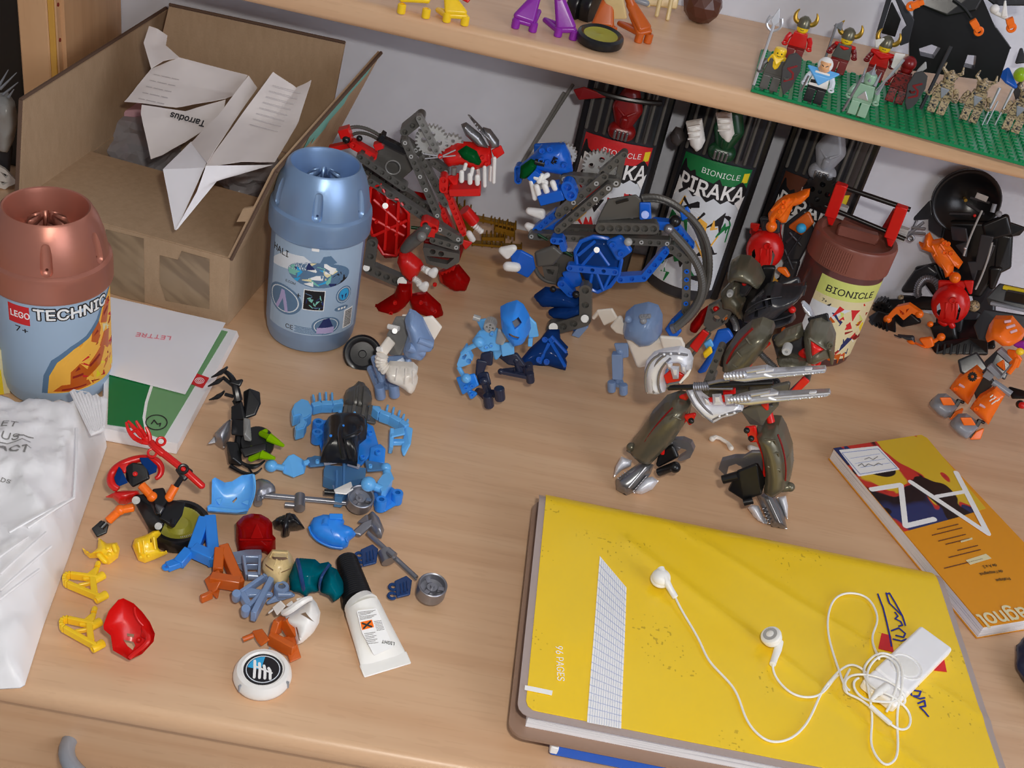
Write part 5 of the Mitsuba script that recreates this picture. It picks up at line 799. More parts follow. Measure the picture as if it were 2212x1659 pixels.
# feet
def foot_plates(L, claws, ridge, fl):
    put(gw, 'foot', 'steel', fl.pillow(L, 0, 12, 6, n=13, solid=True), label='shiny steel foot'); put(gw, 'foot__ridge', 'steel', fl.hull([q+(11,) for q in ridge], 10, 1))
    for c in claws: put(gw, 'foot__claw', 'pearl_silver', fl.pillow(c, -2, 8, 5, n=10, solid=True), label='pale side claw')
fl = lean(1370, 1070, .002, 40).zoom(2.765, 1250, 550)
foot_plates([(222, 1345), (330, 1265), (385, 1228), (450, 1255), (430, 1310), (345, 1410), (285, 1440), (225, 1405)], [[(210, 1330), (222, 1265), (255, 1205), (318, 1230), (312, 1262), (262, 1282)], [(328, 1425), (350, 1380), (395, 1335), (440, 1325), (478, 1352), (440, 1402), (375, 1432)]], [(300, 1390), (400, 1270)], fl)
put(gw, 'foot__rib', 'dull_steel', *[fl.bar((322+k*14, 1418-k*16, 8), (338+k*14, 1404-k*16, 8), 7, 3) for k in range(6)], *[fl.bar((232+k*13, 1330-k*11, 8), (240+k*13, 1340-k*11, 8), 6, 3) for k in range(5)], kind='stuff')
fr = lean(1690, 1143, .002, 40).zoom(2.765, 1250, 550)
foot_plates([(1062, 1440), (1120, 1402), (1175, 1440), (1222, 1530), (1246, 1640), (1150, 1625), (1110, 1540)], [[(1008, 1512), (1030, 1492), (1075, 1500), (1102, 1560), (1118, 1622), (1062, 1592)], [(1186, 1450), (1238, 1440), (1250, 1500), (1248, 1580), (1230, 1560)]], [(1130, 1450), (1200, 1600)], fr)
put(gw, 'foot__rib', 'dull_steel', *[fr.bar((1096+k*9, 1520+k*22, 8), (1112+k*9, 1516+k*22, 8), 8, 3) for k in range(5)], kind='stuff')
put(gw, 'heel_ring', 'dull_steel', f.poly([(560, 1110), (620, 1108), (670, 1130), (688, 1170), (665, 1215), (610, 1235), (585, 1225), (640, 1190), (645, 1165), (620, 1160), (600, 1150), (560, 1140)], -8, 6, rnd=6), f.hull([(540, 1110, -10), (600, 1150, -10), (560, 1180, -10)], 14, 1), label='ring-shaped steel heel'); put(gw, 'heel_ring', 'dull_steel', f.poly([(1010, 1215), (930, 1215), (850, 1235), (835, 1280), (880, 1325), (885, 1300), (895, 1265), (940, 1250), (960, 1262), (1000, 1260)], -6, 6, rnd=5), f.hull([(960, 1230, -8), (1040, 1180, -8), (1090, 1180, -8), (1110, 1280, -8), (1030, 1330, -8)], 14, 1), label='ring-shaped steel heel')
put(gw, 'ankle', 'black', f.hull([(500, 1180, -4), (560, 1150, -4), (580, 1200, -2), (480, 1250, -2)], 18, 1), f.cap((480, 1300, 2), (580, 1260, 4), 26), f.ball((575, 1270, 6), 34), label='black ankle joint'); put(gw, 'ankle', 'black', f.hull([(960, 1300, 4), (1060, 1260, 2), (1100, 1340, 2), (1080, 1420, 6), (990, 1450, 8), (910, 1400, 6)], 16, 1), f.cap((860, 1345, 10), (950, 1320, 8), 26), f.cap((985, 1482, 14), (1040, 1468, 12), 20), label='black ankle joint')
# trunk
put(gw, 'trunk_beam', M, f.beam((852, 555, -6), (775, 745, -6), 40, 9, 4)); put(gw, 'trunk_beam', M, f.hull([(1160, 790, -4), (1250, 770, -4), (1240, 820, -6), (1160, 830, -6)], 14, 1), f.beam((1370, 735, -8), (1270, 830, -8), 30, 8, 0)); put(gw, 'trunk_beam', M, f.hull([(980, 930, 2), (1060, 895, 4), (1150, 905, 4), (1095, 1010, 2), (1030, 1005, 0)], 10, 1), f.beam((1180, 880, 0), (1105, 965, 0), 34, 8, 0)); put(gw, 'trunk_beam', M, f.beam((800, 720, -12), (740, 860, -12), 46, 10, 0))
put(gw, 'trunk', 'charcoal', f.hull([(700, 790, -10), (1180, 760, -10), (1200, 830, -14), (900, 870, -10), (720, 840, -10)], 22, 1), f.hull([(1030, 760, -4), (1140, 750, -4), (1150, 800, -4), (1030, 800, -4)], 16, 1), label='dark trunk'); put(gw, 'trunk__red_block', 'red', f.hull([(870, 805, 4), (930, 800, 4), (930, 825, 4), (870, 830, 4)], 8, 1)); put(gw, 'trunk__red_block', 'red', f.ball((780, 870, 4), 20)); put(gw, 'trunk__red_block', 'red', f.hull([(1275, 815, -2), (1345, 735, -2), (1370, 755, -2), (1310, 815, -2)], 8, 1), f.hull([(1100, 895, 6), (1125, 890, 6), (1125, 920, 6)], 10, 1)); put(gw, 'trunk__red_block', 'red', f.hull([(640, 860, 0), (660, 830, 0), (610, 850, 0)], 10, 1)); put(gw, 'hip', 'red', f.cap((1125, 905, -4), (1150, 1000, -2), 22), f.cap((630, 840, -6), (620, 880, -4), 18))
put(gw, 'crossbar', 'black', f.rod([(535, 795, 24), (700, 790, 24), (900, 778, 24), (1160, 765, 20)], 15, 10)); put(gw, 'crossbar__sleeve', 'dull_steel', hose(f, [(690, 788, 24), (730, 787, 24), (780, 784, 24)], 26, 14, amp=.2), f.rod([(775, 770, 25), (840, 755, 25), (900, 750, 25)], 10, 8), f.rod([(775, 798, 25), (860, 800, 25), (920, 800, 25)], 9, 8), f.rod([(530, 800, 24), (540, 775, 25), (620, 760, 25)], 8, 8)); put(gw, 'crossbar__tip', 'white', f.hull([(605, 765, 30), (640, 720, 30), (665, 690, 30), (650, 720, 30)], 6, 1), label='small white plastic tip')
for dy, dx in ((0, 0), (140, 26)):
    L = [(868+dx, 728+dy), (930+dx, 705+dy), (1000+dx, 688+dy), (1120+dx, 672+dy), (1160+dx, 690+dy), (1470+dx, 676+dy), (1477+dx, 698+dy), (1150+dx, 735+dy), (1000+dx, 754+dy), (945+dx, 748+dy)]
    put(gw, 'blade', 'silver', f.pillow(L, 34, 6, 4, n=20, solid=True), f.cap((1000+dx, 727+dy, 38), (1475+dx, 688+dy, 36), 11, 8), label='long silver blade'); put(gw, 'blade__grip', 'silver', hose(f, [(880+dx, 728+dy, 40), (940+dx, 722+dy, 42), (1000+dx, 715+dy, 42)], 22, 14, amp=.25), f.cap((1005+dx, 700+dy, 42), (1115+dx, 680+dy, 42), 9)); put(gw, 'blade__fin', 'pearl_silver', f.bar((1060+dx, 702+dy, 42), (1165+dx, 688+dy, 42), 12, 3), f.bar((1350+dx, 684+dy, 40), (1395+dx, 680+dy, 40), 10, 3))
def jaw(outer, tooth, ribs, d, redpos):
    put(gw, 'shoulder_jaw', 'pearl_silver', f.pillow(outer, d, 6, 6, n=18, solid=True, pw=.9), label='silver toothed jaw'); put(gw, 'shoulder_jaw__rib', 'dull_steel', *[f.rod([q+(d+5,) for q in L], 7, 8, 10) for L in ribs])
    for L in tooth:
        q0 = A(L).mean(0); put(gw, 'shoulder_jaw__tooth', 'pearl_silver', f.hull([q+(d+4,) for q in L]+[tuple(q0*.6+A(q)*.4)+(d+11,) for q in L], 2, 1), smooth=20)
    put(gw, 'shoulder_jaw__core', 'red', f.hull([q+(d-2,) for q in redpos], 10, 1), label='red core')
jaw([(392, 690), (402, 640), (440, 600), (500, 580), (600, 566), (655, 592), (676, 640), (668, 700), (640, 690), (600, 650), (550, 650), (510, 700), (500, 760), (515, 820), (470, 835), (410, 830)], [[(545, 665), (600, 668), (595, 740), (565, 742)], [(520, 640), (560, 650), (555, 685), (535, 680)], [(608, 650), (645, 660), (640, 720), (618, 705)]], [[(405, 820), (400, 720), (430, 640), (480, 600)], [(450, 825), (440, 720), (470, 640), (520, 600)], [(490, 825), (475, 740), (500, 670), (550, 620)], [(480, 592), (560, 590), (650, 600)]], 12, [(520, 725), (560, 690), (620, 720), (600, 765), (530, 760)])
jaw([(640, 805), (690, 800), (735, 850), (790, 890), (870, 890), (965, 880), (978, 935), (920, 962), (860, 975), (805, 1008), (735, 965), (675, 900)], [[(800, 835), (850, 832), (862, 895), (805, 898)], [(872, 838), (915, 835), (925, 890), (880, 895)], [(930, 850), (962, 850), (965, 890), (935, 895)], [(740, 845), (775, 865), (790, 900), (760, 895)]], [[(645, 812), (680, 880), (740, 950), (800, 1000)], [(690, 806), (720, 870), (770, 930), (810, 960)], [(800, 985), (870, 955), (970, 935)]], 16, [(770, 870), (800, 860), (900, 840), (900, 870)])
put(gw, 'shoulder_jaw__stud', 'pearl_silver', *[f.ball(q, 8, 1) for q in ((840, 965, 24), (885, 955, 25), (930, 945, 25), (510, 596, 21), (550, 592, 22), (600, 588, 22))])
# arm, spring, head
put(gw, 'arm', G, f.pillow([(1020, 432), (1085, 415), (1150, 440), (1160, 470), (1130, 540), (1060, 630), (1000, 690), (930, 705), (860, 675), (868, 600), (930, 505)], -2, 16, 12, n=14, solid=True), label='curved gunmetal arm shell'); put(gw, 'arm__stripe', 'dark_red', f.rod([(1040, 440, 12), (945, 540, 12), (885, 650, 10)], 7, 6, 12)); put(gw, 'arm__red_edge', 'red', f.rod([(1140, 525, -4), (1070, 590, -4), (1015, 670, -4)], 9, 8, 12), f.rod([(1140, 530, -12), (1070, 595, -12), (1015, 675, -12)], 9, 8, 12)); put(gw, 'arm__ridge', G, *[f.rod([a+(13,), b+(14.5,), c+(11,)], 5, 6) for a, b, c in (((1000, 500), (1020, 530), (1050, 540)), ((945, 580), (970, 610), (1000, 620)), ((920, 655), (945, 675), (970, 680)))])
put(gw, 'spring', 'steel', hose(f, [(1065, 570, 2), (1120, 625, 3), (1178, 682, 4)], 20, 30, amp=.35), label='steel coil spring')
put(gw, 'neck', 'charcoal', f.hull([(1180, 500, -6), (1330, 470, -6), (1350, 640, -6), (1220, 640, -8)], 24, 1)); put(gw, 'collar', G, f.pillow([(1165, 510), (1230, 455), (1330, 418), (1342, 485), (1260, 520), (1200, 548)], 8, 8, 4, n=10, solid=True)); put(gw, 'collar', G, f.pillow([(1180, 625), (1270, 618), (1365, 638), (1368, 682), (1270, 678), (1200, 660)], 8, 7, 4, n=10, solid=True)); put(gw, 'bolt', 'light_grey', lathe([(0, .002), (.001, .002), (.0011, .004), (.0028, .0042), (.0034, .003), (.0034, -.004), (0, -.004)], f.p(1245, 565, 24), f.n, 20), label='round pale bolt')
put(gw, 'head', G, f.pillow([(1345, 470), (1380, 405), (1440, 392), (1500, 425), (1530, 500), (1525, 560), (1518, 640), (1500, 590), (1430, 625), (1365, 612), (1350, 540)], 6, 20, 8, n=16, solid=True), label='gunmetal helmet head'); put(gw, 'head__eye', 'red', f.pillow([(1383, 508), (1466, 566), (1394, 606)], 25.5, 2.5, 3, n=6, solid=True), label='red triangular eye'); put(gw, 'head__eye_rim', G, f.rod([(1378, 500, 26), (1476, 566, 26), (1390, 616, 25), (1378, 500, 26)], 7, 6), f.hull([(1500, 570, 22), (1520, 600, 16), (1512, 650, 12)], 8, 1)); holes(gw, f, 'head__hole', [(1502, 540, 22)], 13, G)
put(gw, 'head__horn', 'silver', f.pillow([(1328, 285), (1345, 283), (1390, 325), (1408, 372), (1372, 362), (1345, 335)], 2, 4, 2.5, n=8, solid=True), label='pale horn blade'); put(gw, 'head__crest', 'black', f.hull([(1380, 385, 0), (1480, 360, 0), (1490, 410, 0), (1390, 410, 0)], 10, 1)); put(gw, 'head__snout', 'red', torus(f.p(1415, 640, 16), f.n, 20*f.u, 9*f.u, 20, 8), f.hull([(1380, 615, 14), (1470, 600, 14), (1480, 615, 14), (1400, 635, 14)], 9, 1), label='red snout ring'); put(gw, 'head__cheek', 'red', f.hull([(1330, 590, 2), (1350, 575, 4), (1350, 610, 2)], 16, 1))

# dark helmeted robot behind it
hr = thing('helmeted_robot', 'olive and black toy robot with a large ribbed black mask, behind the gunmetal warrior', 'toy robot')
f = stand(1545, 800).zoom(6.146, 1480, 550)
put(hr, 'helmet', G, f.pillow([(560, 270), (600, 120), (720, 40), (860, 60), (980, 170), (1050, 340), (1000, 420), (860, 330), (700, 290), (640, 340)], 4, 22, 8, n=14, solid=True), label='olive domed helmet'); put(hr, 'helmet__cheek', G, f.pillow([(470, 520), (640, 330), (740, 330), (720, 520), (800, 620), (740, 780), (760, 880), (600, 720), (490, 700)], 4, 12, 6, n=12, solid=True)); put(hr, 'helmet__bolt', 'light_grey', lathe([(0, .0005), (.001, .0005), (.0012, .002), (.0024, .002), (.003, .001), (.003, -.004)], f.p(592, 525, 18), f.n, 18)); put(hr, 'helmet__red_piece', 'red', f.ball((785, 385, 10), 30), f.hull([(640, 310, 4), (700, 300, 6)], 22, 1)); put(hr, 'helmet__face', 'charcoal', f.hull([(700, 350, 0), (880, 400, 4), (800, 520, 4), (700, 560, 0)], 30, 1))
put(hr, 'mask', 'charcoal', f.pillow([(760, 860), (820, 700), (960, 560), (1080, 430), (1180, 400), (1280, 440), (1480, 430), (1600, 410), (1560, 540), (1450, 640), (1330, 720), (1240, 800), (1040, 850)], 16, 22, 8, n=18, solid=True, holes=[[(1040, 510), (1080, 500), (1120, 570), (1085, 590)], [(1110, 460), (1160, 450), (1200, 540), (1150, 560)], [(960, 620), (1000, 620), (1010, 690), (960, 700)]]), label='large ribbed black mask'); put(hr, 'mask__jaw', 'charcoal', f.pillow([(750, 870), (900, 840), (1200, 830), (1440, 770), (1460, 860), (1300, 930), (1080, 985), (860, 940)], 20, 12, 6, n=16, solid=True)); put(hr, 'mask__rib', 'charcoal', *[f.rod([a+(30,), b+(36,), c+(30,)], 9, 6, 8) for a, b, c in (((800, 760), (1000, 620), (1280, 560)), ((820, 800), (1040, 700), (1420, 640)), ((860, 880), (1150, 880), (1440, 790)))]); put(hr, 'mask__red_piece', 'red', f.hull([(1040, 520, 18), (1090, 580, 18), (1190, 500, 18), (1140, 450, 18)], 12, 1), f.hull([(1180, 710, 30), (1270, 690, 30)], 26, 1), f.ball((1420, 730, 26), 46, 2), label='red pieces under the mask'); put(hr, 'shoulder', 'charcoal', f.hull([(1240, 420, 4), (1480, 330, 0), (1500, 420, 0), (1300, 460, 4)], 40, 1), f.hull([(1460, 430, 14), (1600, 415, 14), (1570, 530, 14)], 16, 1)); put(hr, 'back', 'black', f.hull([(1050, 180, -8), (1160, 180, -8), (1130, 320, -8), (560, 900, -10), (700, 1200, -6), (900, 1000, -8)], 40, 1))
put(hr, 'frame_arm', M, f.poly([(240, 930), (300, 700), (460, 615), (600, 740), (620, 780), (560, 900), (330, 1030)], 8, 6, holes=[(415, 850, 48), [(320, 730), (440, 650), (470, 720), (360, 790)], [(470, 880), (560, 790), (580, 830), (490, 920)]], rnd=14), f.bar((300, 980, 8), (10, 1230, 8), 44, 6), f.bar((330, 1050, 10), (90, 1340, 10), 34, 6), label='open grey frame arm'); put(hr, 'frame_arm__insert', 'red', f.hull([(240, 1010, 12), (300, 1050, 12), (150, 1280, 12), (80, 1210, 12)], 18, 1), f.ball((410, 720, 4), 40, 1)); put(hr, 'frame_arm__insert', 'orange', f.ball((550, 855, 6), 26, 1), f.ball((440, 930, 6), 22, 1)); put(hr, 'red_panel', 'clear_red', f.pillow([(70, 930), (200, 760), (300, 690), (250, 900), (150, 1040), (60, 1000)], 0, 6, 3, n=8, solid=True)); put(hr, 'spring', 'steel', hose(f, [(620, 830, 14), (660, 900, 14), (680, 990, 12)], 46, 18, amp=.35))
put(hr, 'support_leg', 'black', f.hull([(620, 700, -12), (760, 700, -12), (640, 1500, -12), (480, 1500, -12)], 30, 1))
bp = thing('blue_figure', 'small blue and yellow toy figure half hidden behind the gunmetal warrior', 'toy figure')
f = stand(1530, 805).zoom(6.146, 1480, 550)
put(bp, 'torso', 'blue', f.hull([(460, 1030, 0), (560, 1010, 0), (600, 1080, 0), (460, 1200, 0), (380, 1220, 0)], 40, 1)); put(bp, 'arm', 'sky_blue', f.hull([(270, 1180, 2), (330, 1140, 2), (360, 1200, 2), (300, 1240, 2)], 24, 1)); put(bp, 'hand', 'yellow', f.hull([(260, 1310, 6), (330, 1240, 6), (340, 1290, 6), (270, 1350, 6)], 24, 1), label='yellow hand'); put(bp, 'leg', 'blue', f.hull([(190, 1580, 4), (250, 1530, 4), (420, 1240, 0), (370, 1320, 0)], 34, 1))

# small white and grey-blue robot with hanging white arm
def y_foot(t, f, m, K, T1, T2, H, r, part='foot', d=0, toe=(0, 1)):
    """Triangular toy foot: ankle K, heel H, toes T1 and T2 with tube ends of radius r."""
    w = r*.62; e = f.u*r
    tv = nrm(f.p(T1[0]+toe[0]*r, T1[1]+toe[1]*r, T1[2])-f.p(*T1)); ms = [f.bar(H, T1, r*.9, r*2.2*f.u*1000*.5), f.bar(H, T2, r*.9, r*2.2*f.u*1000*.5), f.bar(tuple(A(T1)*.82+A(H)*.18), tuple(A(T2)*.82+A(H)*.18), r*.8, r*2*f.u*1000*.5), f.ball(H, r*.75, 1)]
    for Tq in (T1, T2): c = f.p(*Tq); ms += [lathe([(e*.45, e*1.25), (e*.9, e*1.3), (e, e*1.1), (e, -e*1.1), (e*.9, -e*1.3), (0, -e*1.3)], c, tv, 14), lathe([(0, e*.3), (e*.45, e*1.25)], c, tv, 12)]
    mid = tuple((A(T1)+A(T2)+A(H))/3); ms += [f.hull([K, mid], r*.8, 1), f.hull([tuple(A(T1)*.5+A(H)*.5), tuple(A(T2)*.5+A(H)*.5), mid], r*.55, 1), f.ball(K, r*.95, 1)]
    return put(t, part, m, *ms)
wr = thing('white_grey_robot', 'small white and sand blue toy robot with curved white arm before the red beast', 'toy robot')
f = stand(835, 850).zoom(3.95, 740, 600); SB = 'sand_blue'
y_foot(wr, f, SB, (330, 700, 2), (320, 975, 10), (440, 960, 14), (240, 780, -14), 46, 'foot', toe=(.1, 1)); put(wr, 'foot', SB, f.hull([(340, 690, 0), (520, 680, 0), (570, 710, 0), (540, 750, 4), (400, 740, 4)], 20, 1), f.cap((560, 690, 6), (555, 730, 8), 24)); put(wr, 'ankle', SB, f.hull([(270, 690, 0), (330, 680, 0), (310, 790, 6), (330, 870, 8)], 30, 1))
put(wr, 'torso', 'mid_grey', f.hull([(470, 350, 0), (540, 350, 0), (560, 480, 4), (480, 640, 4), (420, 640, 0), (400, 490, 0)], 22, 1), f.hull([(450, 600, -6), (500, 600, -6), (470, 690, -4)], 24, 1), label='grey torso'); put(wr, 'torso__pin', 'white', f.cap((390, 415, 4), (480, 435, 8), 22), f.cap((445, 455, 8), (445, 455, 16), 22), f.cap((300, 610, 8), (340, 610, 10), 22))
put(wr, 'mask', SB, f.pillow([(530, 370), (570, 290), (620, 310), (680, 360), (720, 440), (780, 560), (775, 600), (710, 600), (710, 660), (670, 675), (515, 640), (560, 500)], 14, 14, 5, n=14, solid=True), f.cap((560, 590, 26), (690, 640, 22), 38), f.cap((640, 530, 26), (760, 570, 22), 30), label='sand blue mask with two tubes')
put(wr, 'arm', 'bone_white', f.hull([(690, 350, 0), (760, 340, 0), (830, 420, 0), (770, 520, 2), (720, 470, 2)], 18, 1), f.hull([(520, 325, -6), (640, 330, -8)], 14, 1)); put(wr, 'arm', 'bone_white', f.hull([(390, 520, 6), (430, 560, 6), (340, 680, 10), (330, 600, 8)], 18, 1), hose(f, [(340, 660, 12), (335, 740, 14), (380, 790, 16)], 56, 12, amp=.14), label='ribbed white arm'); put(wr, 'hand', 'bone_white', f.pillow([(360, 790), (400, 750), (600, 760), (640, 800), (625, 850), (640, 890), (610, 975), (570, 965), (470, 900), (380, 860)], 16, 10, 7, n=12, solid=True, wob=2), *[f.rod([a+(27,), b+(27,)], 6, 6) for a, b in (((470, 770), (450, 880)), ((540, 770), (530, 910)), ((600, 790), (600, 900)))], label='broad white hand')
wd = thing('black_disc', 'glossy black toy disc leaning beside the blue canister', 'toy disc')
fd = stand(782, 792, 0, 30); put(wd, 'disc', 'black', lathe([(0, .0032), (.0105, .003), (.012, .0042), (.0150, .0042), (.0166, .002), (.0166, -.001), (.0150, -.0034), (0, -.0034)], fd.p(783, 764, 0), fd.n, 40), smooth=30); put(wd, 'hub', 'black', f.cap((790, 0, 0), (790, 0, 1), 1) if False else lathe([(0, .0055), (.003, .0055), (.0036, .003)], fd.p(783, 764, 0), fd.n, 16))

# light blue robot
lb = thing('light_blue_robot', 'small light blue toy robot with a bright blue mask and navy legs', 'toy robot')
f = stand(1055, 868).zoom(3.95, 740, 600); SK = 'sky_blue'; NV = 'navy'
put(lb, 'mask', 'mid_blue', f.pillow([(1345, 260), (1400, 230), (1485, 205), (1540, 240), (1590, 330), (1605, 440), (1560, 520), (1460, 545), (1400, 470), (1355, 400)], 10, 20, 3, n=16, holes=[[(1460, 275), (1515, 260), (1545, 310), (1490, 335)], [(1430, 375), (1450, 368), (1530, 405), (1515, 425), (1440, 405)]]), label='bright blue mask with two slots'); put(lb, 'head', 'light_grey', f.hull([(1400, 300, -4), (1520, 280, 2), (1540, 440, 2), (1420, 420, -2)], 30, 1)); put(lb, 'jaw', 'light_grey', f.hull([(1340, 450, 8), (1400, 490, 10), (1360, 560, 8), (1320, 550, 4)], 16, 1))
put(lb, 'torso', SK, f.hull([(1180, 470, 0), (1310, 450, 0), (1330, 600, 4), (1200, 610, 4), (1130, 540, 0)], 24, 1), f.hull([(1360, 570, 8), (1450, 550, 8), (1455, 640, 8), (1370, 660, 8)], 12, 1), f.hull([(1290, 600, 0), (1380, 590, 0), (1310, 680, 0)], 20, 1), label='light blue torso'); holes(lb, f, 'torso__hole', [(1275, 475, 12), (1230, 590, 14), (1270, 575, 14)], 13, SK); put(lb, 'back_plate', SK, f.hull([(1590, 340, -6), (1640, 390, -6), (1660, 490, -6), (1600, 500, -4)], 14, 1), f.bar((1605, 510, -4), (1600, 580, -2), 36, 6)); put(lb, 'gear', 'light_grey', f.gear((1262, 400, -2), 52, 10, 20)); put(lb, 'far_shoulder', SK, f.hull([(1160, 370, -6), (1215, 360, -6), (1200, 450, -6)], 14, 1)); put(lb, 'far_shoulder__axle', 'light_grey', f.cap((1115, 335, -6), (1175, 352, -6), 26))
put(lb, 'shoulder_ball', SK, f.ball((1165, 548, 12), 46)); put(lb, 'arm', SK, f.rod([(1140, 570, 12), (1060, 610, 12), (1020, 650, 12)], 22, 8), f.poly([(1050, 590), (1110, 700), (1090, 735), (1040, 755), (985, 770), (975, 740), (1010, 650)], 13, 7, holes=[(1078, 712, 24), [(1035, 640), (1060, 660), (1040, 700), (1015, 690)]], rnd=6), f.rod([(990, 760, 10), (1010, 800, 12), (1040, 850, 14)], 20, 8), f.ball((1055, 858, 18), 42), label='hooped light blue arm'); put(lb, 'hand', 'mid_blue', f.hull([(985, 860, 14), (1120, 830, 14), (1150, 910, 16), (1030, 980, 16)], 14, 1), f.hull([(1080, 970, 16), (1130, 990, 16), (1100, 1015, 16)], 20, 1), label='bright blue hand'); holes(lb, f, 'hand__slot', [(1050, 935, 21), (1105, 920, 21), (1105, 995, 22)], 14, 'mid_blue')
put(lb, 'leg', NV, f.hull([(1200, 660, 6), (1265, 640, 6), (1260, 730, 8), (1190, 720, 6)], 20, 1), f.hull([(1160, 710, 8), (1220, 720, 8), (1180, 830, 10), (1150, 820, 10)], 18, 1), f.hull([(1160, 820, 10), (1230, 820, 12), (1250, 900, 14), (1170, 900, 12)], 18, 1), label='navy leg'); y_foot(lb, f, NV, (1210, 880, 14), (1245, 1050, 22), (1340, 990, 26), (1160, 970, -4), 44, 'foot', toe=(.1, 1))
put(lb, 'leg', NV, f.hull([(1330, 650, -6), (1480, 660, -6), (1540, 740, -6), (1420, 720, -6)], 22, 1)); y_foot(lb, f, NV, (1480, 700, -6), (1600, 850, -2), (1590, 770, -18), (1350, 800, 2), 36, 'foot', toe=(.1, 1))
# grey-blue masked robot
gb = thing('white_blue_robot', 'small white toy robot with a rounded sand blue mask, left behind the gunmetal warrior', 'toy robot')
f = stand(1330, 862).zoom(3.318, 1050, 250)
put(gb, 'mask', SB, f.pillow([(985, 1500), (1000, 1420), (1060, 1370), (1160, 1348), (1230, 1370), (1262, 1440), (1260, 1560), (1200, 1610), (1110, 1620), (1050, 1570), (990, 1560)], -4, 24, 4, n=16, solid=True), *[f.ball((x, y, 14), r, 2) for x, y, r in ((1020, 1460, 26), (1050, 1540, 30), (1140, 1580, 34))], label='rounded sand blue mask'); put(gb, 'mask__slot', 'cool_grey', f.bar((1100, 1440, 19), (1180, 1435, 20), 26, 3), f.ball((1128, 1470, 20), 24, 1)); holes(gb, f, 'mask__hole', [(1115, 1438, 21), (1140, 1437, 21), (1165, 1436, 21)], 8, 'cool_grey')
put(gb, 'arm', 'bone_white', f.hull([(805, 1400, -10), (900, 1390, -8), (935, 1450, -6), (850, 1490, -8)], 12, 1), f.hull([(910, 1510, -4), (960, 1450, -4), (1010, 1560, -4), (940, 1540, -4)], 18, 1), f.rod([(770, 1450, -12), (810, 1400, -10)], 14, 6)); put(gb, 'torso', 'bone_white', f.hull([(1030, 1600, 0), (1240, 1600, 0), (1400, 1640, 2), (1300, 1740, 0), (1100, 1780, -2)], 26, 1), f.hull([(1260, 1590, 6), (1390, 1600, 6), (1410, 1650, 6), (1280, 1660, 6)], 16, 1), label='white torso')
y_foot(gb, f, SB, (960, 1690, 0), (900, 1940, 8), (985, 1960, 8), (940, 1840, -14), 30, 'foot', toe=(0, 1)); put(gb, 'leg', SB, f.bar((940, 1700, 2), (945, 1880, 4), 70, 8), f.hull([(930, 1640, 0), (1010, 1640, 0), (1010, 1720, 0), (960, 1730, 0)], 12, 1)); y_foot(gb, f, SB, (1270, 1800, -4), (1220, 1930, 8), (1330, 1920, 8), (1280, 1840, -10), 28, 'foot', toe=(0, 1)); put(gb, 'leg', SB, f.hull([(1120, 1760, -2), (1300, 1760, -2), (1280, 1840, 0)], 22, 1))
lf2 = thing('loose_blue_link', 'small dark blue toy link on the desk behind the fan foot of the blue beast', 'toy part'); f = stand(1250, 722).zoom(3.318, 1050, 250); put(lf2, 'link', SB, f.bar((640, 1580, 4), (710, 1490, 4), 60, 6)); put(lf2, 'end', 'blue', f.hull([(605, 1500, 2), (670, 1540, 2)], 24, 1))
for x, y, b in ((1560, 952, ((1538, 948), (1546, 944), (1556, 947), (1562, 951), (1572, 957), (1579, 968))), (1625, 970, ((1620, 967), (1630, 969), (1641, 972)))):
    ll = thing('white_lever', 'tiny white lever on the desk ' + ('between the legs of the gunmetal warrior' if x < 1600 else 'half hidden by the right leg of the gunmetal warrior'), 'toy part'); fz = flat(x, y, .003); put(ll, '', 'bone_white', fz.rod(list(b), [6.5, 5, 4.2, 4.2, 4.2, 6][:len(b)], 8), fz.ball(b[0], 6.5, 1), fz.ball(b[-1], 6, 1))

# ---------------- robots at the right back ----------------
def shield(t, f, part, c, r, d):
    x, y = c; O = [(x+r*math.cos(a), y+r*math.sin(a)) for a in np.linspace(0, 2*np.pi, 36, endpoint=False)]
    H = [[(x-.62*r, y-.05*r), (x-.45*r, y-.25*r), (x-.38*r, y+.1*r), (x-.5*r, y+.5*r), (x-.64*r, y+.35*r)], [(x+.34*r, y+.0*r), (x+.5*r, y-.2*r), (x+.62*r, y+.1*r), (x+.45*r, y+.72*r), (x+.28*r, y+.7*r)], [(x-.18*r, y+.0*r), (x-.08*r, y-.1*r), (x-.16*r, y+.55*r), (x-.28*r, y+.6*r)]]
    k = put(t, part, 'red', f.pillow(O, d, 11, 3, n=18, holes=H), label='round red shield with slots'); holes(t, f, part+'__hub', [(x+.12*r, y-.2*r, d+11.5)], .13*r, 'red'); put(t, part+'__rib', 'red', *[f.rod([(x+a*r, y-.1*r, d+10), (x+b*r, y+.35*r, d+9), (x+c_*r, y+.9*r, d+3)], .09*r, 6, 8) for a, b, c_ in ((-.2, -.25, -.35), (.15, .1, -.1), (.3, .3, .12))])
    put(t, part+'__lug', 'red', f.hull([(x-.45*r, y+.85*r, d), (x-.3*r, y+.95*r, d)], .2*r, 1), f.hull([(x+.0*r, y+.95*r, d), (x+.1*r, y+1.1*r, d)], .16*r, 1))
def arm_plate(t, f, L, d, hole, hand):
    k = put(t, 'arm', 'orange', f.pillow(L, d, 8, 4, n=14, solid=True, wob=1.0), label='orange openwork arm'); put(t, 'arm__ball', 'orange', f.ball(hand+(d+4,), 32)); holes(t, f, 'arm__hole', [q+(d+7.8,) for q in hole], 11, 'orange')
o1 = thing('orange_armed_robot', 'toy robot with an orange arm and round red shield, left of the brown-lidded jar', 'toy robot')
f = stand(1690, 700).zoom(2.764, 1550, 350); f = Fig(f.o+f.n*.03, f.n).zoom(2.764, 1550, 350)
